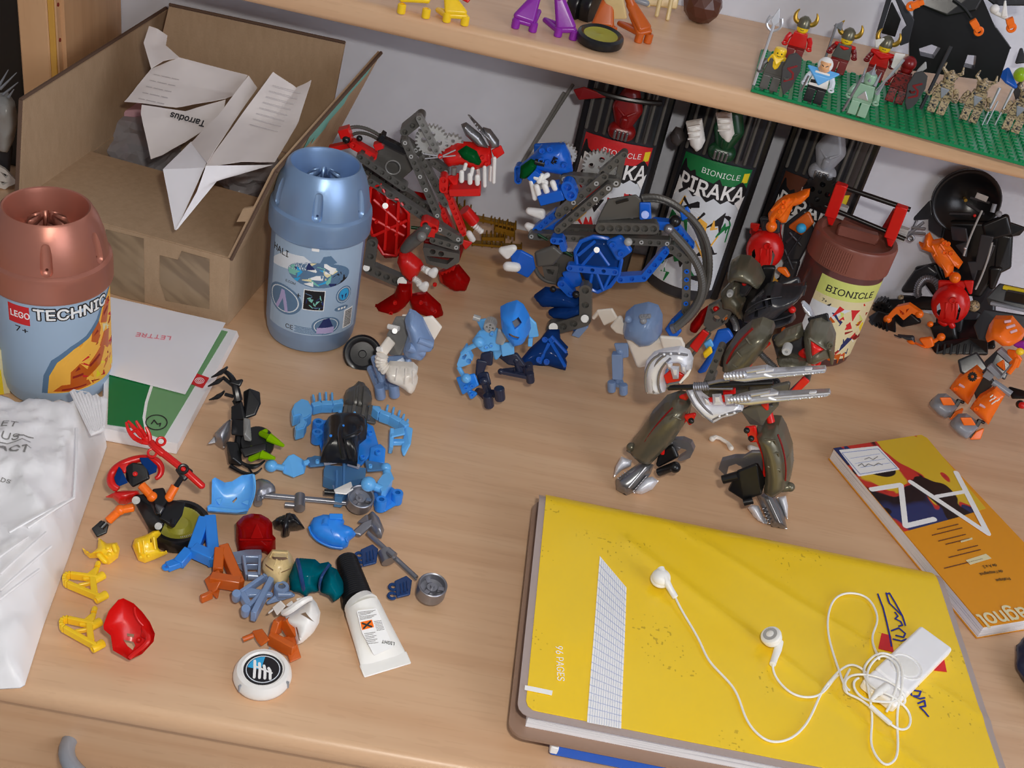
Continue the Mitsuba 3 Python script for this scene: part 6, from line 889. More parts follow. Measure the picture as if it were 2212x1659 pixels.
arm_plate(o1, f, [(300, 310), (350, 240), (400, 205), (470, 190), (515, 170), (550, 165), (545, 205), (500, 250), (450, 265), (410, 360), (380, 365), (350, 335), (340, 385), (308, 380)], 10, [(398, 236), (395, 268), (375, 295)], (322, 385))
put(o1, 'arm__rib', 'orange', *[f.rod([a+(17,), b+(16,)], 7, 6) for a, b in (((330, 330), (430, 215)), ((370, 340), (470, 215)), ((320, 290), (400, 225)))])
put(o1, 'elbow', 'charcoal', f.hull([(270, 340, 2), (360, 350, 2), (360, 410, 2), (280, 400, 2)], 16, 1), f.cap((285, 350, 8), (285, 385, 8), 14)); put(o1, 'red_block', 'red', f.hull([(205, 370, 0), (245, 375, 4), (225, 430, 0), (200, 420, 0)], 8, 1), f.hull([(355, 360, -2), (375, 380, -2), (370, 430, -2)], 8, 1)); put(o1, 'upper_bracket', 'dark_red', f.hull([(210, 400, 0), (360, 420, 0), (370, 460, 0), (220, 450, 0)], 16, 1))
shield(o1, f, 'shield', (282, 525), 112, 6)
put(o1, 'trunk', 'charcoal', f.hull([(420, 380, -14), (520, 300, -14), (560, 420, -14), (440, 640, -10), (400, 560, -12)], 20, 1), *[f.rod([a, b], 7, 6) for a, b in (((430, 420, 0), (500, 500, 0)), ((410, 480, 0), (470, 420, 0)), ((420, 560, 2), (500, 440, 0)), ((400, 520, 0), (450, 640, 2)))]); put(o1, 'face', 'rust_orange', f.hull([(440, 385, 0), (540, 310, -2), (560, 360, -2), (500, 420, 0)], 14, 1), label='rusty orange mask'); put(o1, 'eye', 'print_sky', f.ball((500, 395, 6), 28), label='blue eye'); put(o1, 'leg', 'charcoal', f.hull([(420, 600, -8), (470, 600, -8), (380, 900, -4), (330, 900, -4)], 22, 1)); put(o1, 'knee', 'orange', f.hull([(370, 640, 10), (400, 640, 10), (420, 675, 10)], 14, 1))
rf_ = thing('red_rail_frame', 'red and black toy ladder frame resting above the brown jar lid', 'toy part')
f = stand(1850, 760); f = Fig(f.o+f.n*.03, f.n).zoom(2.764, 1550, 350)
for a, b in (((745, 130), (675, 365)), ((1105, 262), (1030, 492))):
    put(rf_, 'red_bar', 'red', f.bar((a[0], a[1], 8), (b[0], b[1]-40, 8), 64, 9, .8), f.hull([(b[0]-20, b[1]-60, 8), (b[0]+34, b[1]-46, 8), (b[0]+6, b[1]+8, 6), (b[0]-8, b[1]+2, 6)], 6, 1), label='red end bar')
    put(rf_, 'grey_block', 'light_grey', f.bar((a[0]-4+14, a[1]+130, -4), (a[0]-24+4, a[1]+200, -4), 56, 8), *[f.bar((a[0]-30, a[1]+140+k*14, 0), (a[0]+22, a[1]+156+k*14, 0), 4, 1.5) for k in range(4)]); put(rf_, 'inner_bar', 'dark_red', f.bar((a[0]-36, a[1]+30, -8), (b[0]-28, b[1]-90, -8), 44, 8))
put(rf_, 'rail', 'black', f.cap((640, 262, 4), (1120, 460, 4), 13)); put(rf_, 'rail', 'black', f.cap((720, 140, 2), (1150, 285, 2), 14))
put(rf_, 'black_cog', 'black', f.gear((620, 165, -6), 95, 14, 12), f.hull([(560, 200, -10), (690, 220, -8), (640, 290, -8), (570, 260, -10)], 20, 1), label='black cog hub')
o2 = thing('orange_armed_robot', 'toy robot with an orange arm and round red shield, before the large black robot', 'toy robot')
f = stand(2075, 745).zoom(2.764, 1550, 350)
arm_plate(o2, f, [(1200, 480), (1225, 490), (1240, 440), (1262, 425), (1285, 470), (1340, 460), (1395, 520), (1462, 605), (1440, 640), (1410, 620), (1400, 680), (1360, 690), (1345, 640), (1300, 600), (1270, 540), (1215, 520)], 14, [(1355, 482), (1375, 490), (1360, 540), (1395, 545)], (1418, 690))
put(o2, 'arm__rib', 'orange', *[f.rod([a+(21,), b+(20,)], 7, 6) for a, b in (((1280, 500), (1370, 660)), ((1330, 490), (1420, 620)), ((1290, 560), (1340, 480)))]); put(o2, 'hand', 'dull_steel', *[f.rod([a, b], 9, 6) for a, b in (((1130, 420, 12), (1240, 430, 12)), ((1140, 460, 12), (1190, 350, 10)), ((1110, 440, 12), (1160, 460, 12)), ((1160, 390, 12), (1240, 400, 12)), ((1130, 440, 14), (1230, 360, 10)))], torus(f.p(1155, 455, 14), f.n, 16*f.u, 7*f.u, 16, 6), label='openwork grey hand')
shield(o2, f, 'shield', (1390, 850), 116, 16)
put(o2, 'red_block', 'red', f.hull([(1330, 715, 10), (1480, 720, 10), (1460, 760, 10), (1330, 750, 10)], 12, 1), f.hull([(1480, 715, 12), (1520, 715, 12), (1510, 780, 12)], 10, 1)); put(o2, 'elbow', 'black', f.hull([(1360, 640, 4), (1420, 660, 4), (1400, 710, 4)], 24, 1))
put(o2, 'bridge_arm', 'orange', f.poly([(1040, 890), (1070, 865), (1140, 850), (1170, 870), (1220, 905), (1200, 925), (1160, 905), (1110, 945), (1070, 905), (1030, 945), (1005, 930)], 30, 7, holes=[(1105, 905, 9), [(1085, 880), (1105, 895), (1090, 905)], [(1125, 880), (1145, 875), (1125, 900)]], rnd=5), f.ball((1015, 938, 28), 25), f.ball((1205, 908, 28), 24), label='arched orange arm'); put(o2, 'bent_arm', 'orange', f.rod([(1150, 1090, 40), (1200, 1105, 40), (1240, 1110, 40)], 15, 8), f.hull([(1220, 1060, 38), (1270, 1055, 38), (1280, 1090, 38), (1240, 1125, 38)], 14, 1), f.rod([(1270, 1085, 38), (1310, 1060, 36), (1330, 1045, 36)], 11, 8), f.ball((1150, 1088, 42), 25), f.ball((1335, 1045, 36), 24), label='bent orange arm'); put(o2, 'grey_hand', 'charcoal', f.hull([(1080, 1060, 38), (1160, 1050, 38), (1140, 1120, 38), (1080, 1110, 38)], 16, 1), torus(f.p(1058, 1080, 42), f.n, 17*f.u, 7*f.u, 18, 8)); put(o2, 'grey_hand__ring', 'silver', torus(f.p(1058, 1080, 45), f.n, 15*f.u, 3*f.u, 18, 6))
put(o2, 'leg', 'black', f.hull([(1290, 980, 12), (1400, 970, 12), (1420, 1090, 16), (1300, 1120, 16)], 22, 1), f.hull([(1330, 900, 2), (1460, 900, 2), (1440, 1000, 6), (1320, 1000, 6)], 20, 1)); put(o2, 'foot', 'black', f.hull([(900, 960, 26), (960, 900, 20), (1050, 930, 22), (1040, 1040, 34), (960, 1055, 36), (890, 1030, 34)], 12, 1), *[f.bar((905+k*26, 955, 34), (895+k*26, 1040, 40), 10, 4) for k in range(5)]); put(o2, 'foot', 'black', f.hull([(1280, 1090, 30), (1500, 1060, 26), (1600, 1080, 22), (1600, 1140, 30), (1300, 1150, 40)], 14, 1), *[f.bar((1320+k*40, 1085, 36), (1310+k*40, 1150, 42), 12, 4) for k in range(6)]); put(o2, 'knee', 'orange', f.ball((1270, 968, 20), 18)); put(o2, 'foot', 'black', f.hull([(1060, 930, 10), (1150, 910, 10), (1200, 950, 12), (1100, 985, 14)], 16, 1))
kr = thing('black_robot', 'large black toy robot with a round dish head under the shelf edge', 'toy robot')
f = stand(2110, 760).zoom(2.764, 1550, 350); f = Fig(A([f.o[0], 1.042, 0]), f.n).zoom(2.764, 1550, 350); K = 'black'
dc = f.p(1485, 235, 0); dn = nrm(f.n+f.ex*.35+f.ey*.1)
put(kr, 'dish_head', K, lathe([(0, -.020), (.020, -.018), (.030, -.012), (.034, -.004), (.0345, .002), (.033, .004), (.030, .003), (.022, -.006), (.010, -.011), (0, -.012)], dc, dn, 40), label='round black dish head'); put(kr, 'dish_head__charcoal_bar', 'charcoal', *[obox(dc+dn*-.002+f.ex*x+f.ey*y, f.ex*.010+f.ey*s, f.ey*.0012, dn*.001) for x, y, s in ((.012, .006, .001), (.012, -.004, -.002), (.0, -.015, .004))]); put(kr, 'dish_head__hub', 'gold', cap(dc+dn*-.011, dc+dn*-.003, .0018, seg=10)); put(kr, 'dish_head__yellow_mark', 'print_yellow', *[obox(dc-f.ex*(.0305-.0006*abs(k-2))+f.ey*(.006-k*.0042)+dn*.0046, f.ex*.0007, f.ey*.0010, dn*.0003) for k in range(5)], kind='stuff'); put(kr, 'dish_head__red_light', 'red', f.ball((1535, 320, 18), 9, 1)); put(kr, 'dish_head__pane', 'silver', obox(dc+dn*.0+f.ex*.012+f.ey*.010, f.ex*.006, f.ey*.003, dn*.0006))  # charcoal bars lie across the hollow of the black dish
put(kr, 'torso', K, f.hull([(1380, 370, 0), (1640, 380, 0), (1700, 560, 0), (1560, 780, 4), (1400, 760, 4), (1340, 560, 0)], 26, 1), label='black torso'); put(kr, 'torso__plate', 'charcoal', *[f.hull(L, 8, 1) for L in ([(1400, 390, 14), (1480, 400, 16), (1490, 470, 16), (1410, 460, 14)], [(1430, 500, 16), (1490, 480, 16), (1480, 560, 16)], [(1580, 440, 16), (1640, 450, 16), (1580, 640, 16), (1540, 640, 16)], [(1500, 600, 16), (1560, 600, 16), (1530, 700, 16)], [(1600, 480, 14), (1650, 500, 14), (1610, 600, 14)])], kind='stuff'); put(kr, 'torso__tube', 'light_grey', f.rod([(1580, 290, 16), (1520, 420, 20), (1470, 560, 22)], 6, 8, 12), f.rod([(1640, 480, 16), (1600, 620, 18), (1540, 760, 20)], 6, 8, 12)); put(kr, 'torso__lamp', 'silver', f.ball((1480, 515, 24), 9, 1))
put(kr, 'shoulder', 'charcoal', f.hull([(1170, 250, -4), (1270, 235, -4), (1280, 330, 0), (1180, 340, 0)], 10, 1), f.hull([(1270, 320, 0), (1340, 330, 0), (1330, 440, 0), (1270, 400, 0)], 10, 1)); put(kr, 'shoulder', K, f.hull([(1600, 380, 4), (1720, 330, 0), (1740, 420, 0), (1620, 450, 4)], 20, 1), f.hull([(1700, 350, 0), (1830, 395, -4), (1800, 430, -4), (1740, 440, 0)], 8, 1)); put(kr, 'shoulder__pin', 'cool_grey', f.cap((1655, 250, 6), (1640, 300, 8), 13), f.ball((1680, 310, 6), 18)); put(kr, 'arm', K, f.hull([(1680, 440, 0), (1740, 450, 0), (1730, 620, 0), (1670, 650, 4)], 22, 1), f.hull([(1640, 640, 6), (1680, 640, 6), (1640, 740, 8)], 20, 1))
put(kr, 'hose', 'dull_steel', hose(f, [(1200, 800, 8), (1205, 730, 10), (1250, 695, 12), (1300, 715, 14), (1325, 760, 14)], 24, 44, amp=.22), label='bent grey ribbed hose'); put(kr, 'hip', 'charcoal', f.hull([(1120, 760, 0), (1190, 660, 0), (1260, 630, 0), (1300, 660, 0), (1180, 760, 4)], 20, 1)); put(kr, 'leg', K, f.hull([(1100, 810, 8), (1290, 820, 10), (1290, 870, 12), (1080, 860, 12)], 16, 1), f.gear((985, 860, 16), 50, 16, 14), f.hull([(1030, 830, 12), (1110, 830, 12), (1100, 890, 16), (1020, 890, 16)], 14, 1)); put(kr, 'leg', 'charcoal', f.hull([(1540, 790, 0), (1640, 740, 0), (1640, 920, 8), (1560, 880, 6)], 20, 1), f.hull([(1460, 880, 2), (1560, 900, 4), (1500, 1010, 10)], 20, 1)); put(kr, 'leg', K, f.hull([(1440, 960, 12), (1620, 960, 12), (1640, 1100, 30), (1440, 1100, 30)], 18, 1), f.hull([(1200, 640, -2), (1300, 620, -2), (1360, 760, 0), (1300, 780, 0)], 20, 1)); put(kr, 'bolt', 'sandy', f.ball((1530, 860, 12), 34), f.ball((1095, 810, 10), 18))
# orange walker with its pilot
ow = thing('orange_walker', 'orange and black toy walking machine with grey toes at the right edge of the desk', 'toy vehicle')
f = stand(2110, 952).zoom(4.609, 1900, 600); O = 'orange'
for dx, dy, d in ((0, 0, 0), (205, 200, 14)):
    k = put(ow, 'leg', O, f.pillow([(695+dx, 1100+dy), (765+dx, 1010+dy), (945+dx, 905+dy), (1035+dx, 985+dy), (975+dx, 1090+dy), (880+dx, 1262+dy), (790+dx, 1190+dy)], d, 6, 12, n=12, solid=True, pw=.8), label='orange leg plate'); g_ = put(ow, 'leg__black_fan', 'print_black', *[f.bar((925+dx+16*math.cos(a), 985+dy+16*math.sin(a), d+6.2), (925+dx+48*math.cos(a), 985+dy+48*math.sin(a), d+6.0), 17, 1) for a in np.arange(12)*np.pi/6], kind='stuff') if dx == 0 else put(ow, 'leg__white_marks', 'ink_white', *[f.bar((1100+x, 1190+y, d+6.3), (1130+x, 1165+y, d+6.3), 12, .6) for x, y in ((0, 0), (30, 20), (-6, 40), (36, 54), (66, 40), (14, 70))]); holes(ow, f, 'leg__hole', [(755+dx, 1105+dy, d+5.5)], 15, O); put(ow, 'leg__pale_mark', 'pale_pink', f.bar((790+dx, 1060+dy, d+5.6), (850+dx, 1095+dy, d+5.6), 26, .8)); put(ow, 'leg__groove', 'rust_orange', f.bar((765+dx, 1070+dy, d+5.2), (850+dx, 1130+dy, d+5.2), 10, .8))  # first leg carries black bars set in a ring on the plate
    put(ow, 'ankle', 'black', f.bar((800+dx, 1215+dy, d-4), (690+dx, 1385+dy, d+4), 34, 8), f.hull([(780+dx, 1220+dy, d-6), (830+dx, 1240+dy, d-6)], 16, 1))
    put(ow, 'toe', 'cool_grey', f.pillow([(498+dx, 1240+dy), (560+dx, 1188+dy), (640+dx, 1185+dy), (760+dx, 1270+dy), (780+dx, 1290+dy), (690+dx, 1390+dy), (600+dx, 1345+dy)], d+2, 12, 8, n=12, solid=True), label='pale grey toe cap'); put(ow, 'toe__orange_top', O, f.hull([(610+dx, 1200+dy, d+12), (700+dx, 1200+dy, d+10), (740+dx, 1260+dy, d+10), (640+dx, 1260+dy, d+13)], 10, 1)); put(ow, 'toe__orange_end', O, f.hull([(710+dx, 1400+dy, d+4), (760+dx, 1340+dy, d), (820+dx, 1310+dy, d-4), (790+dx, 1395+dy, d)], 14, 1))
put(ow, 'hip', 'charcoal', f.hull([(800, 830, -10), (960, 760, -16), (1060, 900, -12), (900, 980, -6), (820, 930, -6)], 20, 1), f.hull([(920, 1000, -6), (1060, 940, -6), (1130, 1040, -4), (980, 1200, -4)], 20, 1)); put(ow, 'hip__bar', 'cool_grey', f.cap((1130, 1040, 4), (1310, 1160, 6), 34), f.bar((1050, 940, 2), (1130, 990, 2), 80, 6)); put(ow, 'seat', 'charcoal', f.hull([(1060, 840, 0), (1200, 710, -4), (1320, 830, -2), (1240, 1000, 6), (1100, 900, 4)], 14, 1)); put(ow, 'seat__bar', 'cool_grey', f.bar((1090, 870, 12), (1210, 990, 12), 50, 6), f.bar((1190, 710, 6), (1310, 820, 6), 50, 6), f.bar((1210, 990, 14), (1310, 870, 12), 16, 6)); put(ow, 'seat__orange_lever', O, f.hull([(1180, 860, 12), (1230, 830, 12), (1240, 910, 14)], 12, 1))
put(ow, 'canopy', O, f.pillow([(1055, 575), (1090, 470), (1135, 412), (1300, 415), (1425, 560), (1420, 615), (1340, 665), (1240, 665), (1160, 605), (1085, 640)], 6, 20, 10, n=14, solid=True, pw=.8), label='orange cockpit hood'); put(ow, 'canopy__pale_mark', 'pale_pink', f.bar((1240, 440, 24), (1310, 430, 22), 26, 1.5), f.bar((1260, 500, 27), (1350, 470, 25), 26, 1.5), f.bar((1300, 545, 27), (1370, 520, 25), 26, 1.5)); put(ow, 'rear_deck', 'charcoal', f.hull([(1080, 200, -34), (1200, 70, -40), (1480, 130, -40), (1500, 330, -34), (1100, 260, -34)], 14, 1), f.hull([(960, 480, -24), (1050, 330, -28), (1500, 400, -28), (1450, 620, -20), (1000, 600, -20)], 20, 1), label='dark grey rear deck'); put(ow, 'rear_deck__yellow_strip', 'print_yellow', f.bar((1230, 92, -30), (1500, 150, -30), 34, 4)); put(ow, 'rear_deck__pale_edge', 'cool_grey', f.bar((1105, 250, -22), (1500, 335, -22), 30, 4)); put(ow, 'rear_deck__track', 'black', f.bar((1260, 170, -22), (1500, 215, -22), 90, 6)); put(ow, 'side_leg', 'black', f.hull([(1300, 1100, -6), (1440, 1140, -6), (1450, 1190, 0), (1330, 1190, 0)], 16, 1), f.ball((1400, 1260, 10), 40)); put(ow, 'side_leg__red_end', 'red', f.ball((1420, 1270, 14), 34))
pl = thing('toy_pilot', 'small toy pilot with yellow face and orange overall sitting in the orange walker', 'toy figure')
put(pl, 'head', 'yellow', f.ball((1398, 735, 12), 36), label='yellow head'); put(pl, 'helmet', 'purple', f.hull([(1360, 660, 6), (1440, 650, 6), (1440, 700, 6)], 26, 1)); put(pl, 'torso', O, f.hull([(1290, 730, 6), (1350, 740, 8), (1400, 810, 8), (1370, 880, 8), (1310, 850, 6)], 18, 1)); put(pl, 'arm', O, f.rod([(1370, 800, 16), (1340, 880, 18), (1285, 950, 20)], 24, 8), label='bent orange arm')

# ---------------- loose pieces in the foreground ----------------
# black creature with lime claws
bcr = thing('black_creature', 'black spindly toy creature with lime green see-through claws, beside the green magazine', 'toy figure')
f = lean(540, 1015, .003, 50).zoom(6.143, 380, 780); K = 'black'
put(bcr, 'claw_arm', K, f.rod([(830, 520, 8), (800, 380, 10), (760, 260, 10), (650, 140, 8)], [60, 55, 44, 30], 8, 12), f.hull([(740, 290, 12), (870, 260, 12), (840, 320, 12)], 22, 1)); 
for a, b, c in (((680, 80), (600, 150), (470, 215)), ((640, 210), (560, 270), (425, 335)), ((640, 400), (560, 470), (440, 515))): put(bcr, 'claw_arm__blade', K, f.rod([a+(8,), b+(12,), c+(10,)], [14, 34, 8], 8, 10))
put(bcr, 'claw_arm__finger', K, f.rod([(640, 230, 8), (700, 280, 8), (760, 330, 10)], 26, 8), f.rod([(650, 440, 8), (760, 470, 8)], 24, 8))
put(bcr, 'torso', K, f.hull([(920, 420, 4), (980, 390, 6), (1090, 430, 4), (1100, 560, 6), (1040, 700, 6), (930, 740, 6)], 26, 1), f.hull([(760, 620, 4), (860, 560, 8), (900, 760, 8), (760, 760, 4)], 26, 1), f.hull([(770, 760, 4), (900, 740, 6), (900, 980, 8), (760, 960, 4)], 24, 1)); put(bcr, 'spine', K, f.rod([(800, 520, 0), (860, 700, 2), (850, 950, 2), (830, 1120, 4), (800, 1350, 4)], 60, 8, 16)); put(bcr, 'hip', 'dull_steel', f.pillow([(515, 960), (640, 830), (740, 760), (735, 900), (710, 1000), (640, 1150), (560, 1100), (520, 1060)], 0, 12, 8, n=11, solid=True), f.hull([(435, 1095, 0), (510, 1010, 0), (520, 1080, 0)], 8, 1), label='dark grey hip plate'); put(bcr, 'thigh', 'mid_grey', f.hull([(920, 780, 14), (960, 790, 14), (940, 900, 16), (920, 970, 16), (980, 1040, 14), (930, 1030, 14)], 26, 1), label='grey thigh'); put(bcr, 'disc', K, lathe([(0, .004), (.0235*.5, .004), (.0125, .0025), (.0125, -.0025), (0, -.0025)], f.p(1080, 1090, 4), nrm(f.n+f.ey*.1), 36)); put(bcr, 'leg', K, f.hull([(700, 1100, 8), (800, 1110, 8), (760, 1290, 10), (850, 1360, 8), (730, 1340, 6)], 34, 1), f.rod([(720, 1390, 6), (860, 1470, 6), (1000, 1500, 6), (1140, 1420, 6)], [30, 26, 22, 10], 8, 14), f.rod([(860, 1340, 8), (1020, 1400, 10), (1180, 1320, 8)], [20, 34, 10], 8, 10), f.rod([(960, 1410, 8), (1040, 1530, 6)], 14, 6), f.hull([(880, 1180, 12), (1180, 1110, 14), (1180, 1180, 14), (920, 1260, 12)], 24, 1))
for a, b, c in (((1130, 960, 10), (1230, 1010, 16), (1430, 1125, 14)), ((990, 1300, 16), (1130, 1240, 22), (1310, 1290, 20))): put(bcr, 'lime_claw', 'clear_lime', f.hull([a, (a[0]+60, a[1]-30, a[2])], 34, 1), f.rod([b, (b[0]*.5+c[0]*.5, b[1]*.5+c[1]*.5, b[2]), c], [62, 44, 22], 8, 8), f.rod([a, b], 40, 8), label='lime see-through claw')
put(bcr, 'lime_axle', 'clear_lime', f.ball((1005, 1155, 10), 34, 1))
# sky blue scorpion-armed torso
sc_ = thing('blue_claw_torso', 'blue toy torso with two curved toothed claws and a black face plate', 'toy figure')
f = flat(750, 960, .006).zoom(5.027, 600, 800); SK = 'sky_blue'
def claw(path, teeth_, d):
    P = [q+(d,) for q in path]; put(sc_, 'claw', SK, *[f.bar(P[k], P[k+1], 70, 9) for k in range(len(P)-1)], *[f.ball(q, 34, 1) for q in P[1:-1]], label='curved toothed light blue claw'); put(sc_, 'claw__tooth', SK, *[f.bar(a+(d,), b+(d,), 24, 6) for a, b in teeth_])
claw([(700, 380), (590, 395), (470, 395), (370, 420)], [((395, 350), (380, 290)), ((460, 340), (452, 270)), ((525, 335), (520, 262)), ((590, 350), (586, 268))], 8); put(sc_, 'pincer', SK, f.poly([(165, 500), (150, 430), (185, 350), (260, 300), (330, 320), (375, 400), (370, 470), (320, 510), (280, 520), (320, 560), (290, 620), (200, 648), (185, 600), (240, 560), (250, 470)], 14, 10, rnd=12, bev=1), label='light blue pincer')
claw([(1040, 440), (1110, 490), (1220, 530), (1330, 590), (1400, 640)], [((1180, 450), (1192, 400)), ((1245, 480), (1258, 425)), ((1305, 510), (1322, 460)), ((1350, 550), (1370, 500)), ((1390, 600), (1412, 555))], 8); put(sc_, 'pincer', SK, f.hull([(1230, 660, 10), (1360, 630, 10), (1370, 690, 10), (1240, 720, 10)], 14, 1), f.bar((1235, 660, 8), (1225, 870, 2), 44, 10), f.hull([(1400, 620, 10), (1450, 640, 10), (1430, 800, 6), (1370, 915, 0), (1355, 860, 2)], 16, 1), f.bar((1250, 780, 4), (1370, 780, 4), 60, 4), label='light blue pincer')
put(sc_, 'head', 'dark_grey', f.pillow([(720, 280), (745, 215), (800, 190), (870, 125), (910, 150), (940, 135), (960, 180), (1010, 230), (1025, 310), (980, 380), (920, 410), (880, 400), (800, 390), (740, 340)], 4, 8, 6, n=16, solid=True, pw=.8), *[f.bar((x, 200, 10), (x-20, 370, 10), 18, 6) for x in (840, 890, 940)], label='dark grey ribbed head'); put(sc_, 'shoulders', 'dark_grey', f.hull([(640, 460, 0), (740, 390, 6), (880, 400, 8), (1040, 420, 2), (1050, 570, 2), (800, 520, 6), (650, 500, 0)], 16, 1), *[f.bar((x, 400, 14), (x-20, 510, 13), 40, 6) for x in (740, 830, 940, 1010)]); put(sc_, 'shoulders__blue_pin', SK, f.hull([(828, 500, 18), (834, 460, 18)], 16, 1), f.hull([(690, 330, 4), (650, 420, 4), (680, 450, 4)], 26, 1), f.hull([(1000, 400, 4), (1100, 410, 4), (1080, 470, 4)], 22, 1))
put(sc_, 'back', 'mid_blue', f.hull([(400, 570, 0), (470, 560, 2), (900, 560, 4), (1020, 620, 4), (1080, 830, 2), (900, 1020, 0), (500, 900, 0)], 20, 1), f.hull([(1020, 850, 4), (1110, 820, 4), (1150, 860, 4), (1140, 1000, 0), (1000, 1010, 0)], 20, 1), label='bright blue back'); put(sc_, 'back__tube', 'mid_blue', *[lathe([(.0022, .004), (.0042, .004), (.0044, .003), (.0044, -.006)], f.p(x, y, 6), (0, 0, 1), 16) for x, y in ((438, 600), (428, 710))]); holes(sc_, f, 'back__hole', [(438, 600, 8.5), (428, 710, 8.5), (920, 945, 7), (1000, 680, 9), (1085, 890, 9)], 24, 'mid_blue')
put(sc_, 'face_plate', K, f.pillow([(505, 590), (590, 560), (720, 545), (860, 560), (975, 600), (965, 700), (890, 760), (880, 860), (865, 1000), (740, 965), (470, 955), (500, 760)], 18, 16, 4, n=18, solid=True, dz=lambda V: 9*np.abs(V[:, 0])/.02*0), f.rod([(690, 600, 36), (680, 740, 38), (720, 960, 34)], 26, 8, 12), f.rod([(900, 620, 34), (780, 720, 40), (720, 740, 38)], 22, 8, 12), f.rod([(720, 740, 38), (790, 960, 30)], 16, 8), label='glossy black face plate'); put(sc_, 'face_plate__blue_pin', 'mid_blue', f.ball((575, 710, 38), 16, 1), f.ball((712, 600, 38), 14, 1))
put(sc_, 'clear_arm', 'clear_sky', f.hull([(320, 980, 6), (400, 940, 6), (560, 960, 6), (560, 1020, 6), (360, 1040, 6)], 14, 1), f.hull([(960, 990, 8), (1140, 1020, 8), (1140, 1080, 8), (980, 1090, 8)], 14, 1), label='see-through pale blue arm'); holes(sc_, f, 'clear_arm__hole', [(430, 990, 10), (1005, 1040, 12)], 16, SK)
put(sc_, 'lower_torso', 'clear_sky', f.poly([(500, 1080), (520, 1030), (700, 1040), (710, 980), (750, 980), (760, 1040), (960, 1060), (950, 1170), (780, 1200), (780, 1290), (700, 1380), (620, 1370), (620, 1200), (500, 1150)], 8, 10, rnd=8), f.rod([(640, 1090, 10), (640, 1350, 8)], 14, 8), f.rod([(720, 990, 12), (715, 1300, 10)], 14, 8), label='see-through blue lower torso'); put(sc_, 'lower_torso__core', 'sand_blue', f.hull([(530, 1060, 4), (930, 1080, 4), (760, 1200, 2), (640, 1350, 2)], 10, 1)); put(sc_, 'lower_torso__white_bar', 'white', f.hull([(620, 1300, 12), (760, 1280, 12), (800, 1270, 12), (790, 1220, 10), (810, 1290, 12), (740, 1340, 12), (630, 1330, 12)], 10, 1), label='white bar'); put(sc_, 'lower_torso__axle', K, f.cap((505, 1320, 8), (620, 1325, 8), 30)); put(sc_, 'lower_torso__clear_strip', 'clear_film', f.bar((500, 1010, 10), (640, 985, 12), 40, 3), f.bar((760, 1010, 12), (890, 1050, 12), 44, 3))
put(sc_, 'ball_joint', SK, f.ball((1175, 1060, 8), 55), f.cap((1180, 1100, 8), (1220, 1190, 6), 44), label='light blue ball joint'); put(sc_, 'ball_joint', SK, f.ball((985, 1235, 14), 78), f.cap((1040, 1260, 12), (1150, 1300, 8), 44), f.poly([(1080, 1210), (1140, 1130), (1210, 1110), (1250, 1180), (1180, 1290), (1130, 1320)], 12, 8, rnd=6), label='light blue ball joint'); put(sc_, 'foot', 'mid_blue', f.hull([(1060, 1330, 0), (1200, 1260, 2), (1330, 1350, 2), (1300, 1440, 0), (1220, 1400, 0), (1160, 1520, 0), (1060, 1470, 0)], 16, 1), *[lathe([(.002, .0045), (.0040, .0045), (.0043, .0035), (.0043, -.005)], f.p(x, y, 4), (0, 0, 1), 14) for x, y in ((1120, 1450), (1295, 1375))], label='bright blue foot')
bj = thing('ball_joint_limb', 'loose light blue toy limb with a ball end, left of the black face plate', 'toy part')
f = flat(650, 1010, .006).zoom(6.143, 380, 780); put(bj, 'limb', SK, f.hull([(1400, 1400, 4), (1500, 1270, 8), (1560, 1250, 8), (1660, 1310, 6), (1720, 1360, 2), (1690, 1480, 2), (1560, 1530, 2), (1440, 1480, 2)], 16, 2), f.rod([(1690, 1360, 6), (1760, 1340, 6)], 40, 8)); put(bj, 'ball', SK, f.ball((1265, 1390, 6), 82, 3), f.cap((1320, 1400, 6), (1440, 1420, 6), 40), label='ball end'); put(bj, 'socket', 'clear_sky', f.hull([(1760, 1300, 4), (1843, 1290, 4), (1850, 1380, 4), (1770, 1380, 4)], 24, 1))
# two silver staffs
def staff(name, label, f, a, b, fin, mid, ring, r=26):
    t = thing(name, label, 'toy part'); put(t, 'shaft', 'dull_steel', f.cap(a, b, r*.72, seg=12), *[f.cap(tuple(A(a)+A([0, q, 0])), tuple(A(b)+A([0, q, 0])), r*.28, seg=6) for q in (-r*.6, r*.6)])
    put(t, 'clip', 'dull_steel', *mid, label='side clip'); put(t, 'fin', 'dull_steel', *fin, label='flat fin end'); c, rr, ax = ring; e = f.u*rr
    put(t, 'wheel', 'dull_steel', lathe([(e*.9, -.006), (e, -.005), (e, .0045), (e*.94, .005), (e*.86, .0045), (e*.80, .0), (e*.4, -.001), (e*.36, .002), (e*.16, .002), (e*.14, .004), (0, .004)], f.p(*c), ax, 36), *[obox(f.p(*c)+A(nrm(ax))*.0008+(math.cos(q)*f.ex+math.sin(q)*f.ey)*e*.62, (math.cos(q)*f.ex+math.sin(q)*f.ey)*e*.2, (-math.sin(q)*f.ex+math.cos(q)*f.ey)*e*.16, A(nrm(ax))*.0012) for q in (0, 2.1, 4.2)], label='round cup-shaped end'); return t
f = flat(640, 1080, .006).zoom(3.814, 420, 1020)
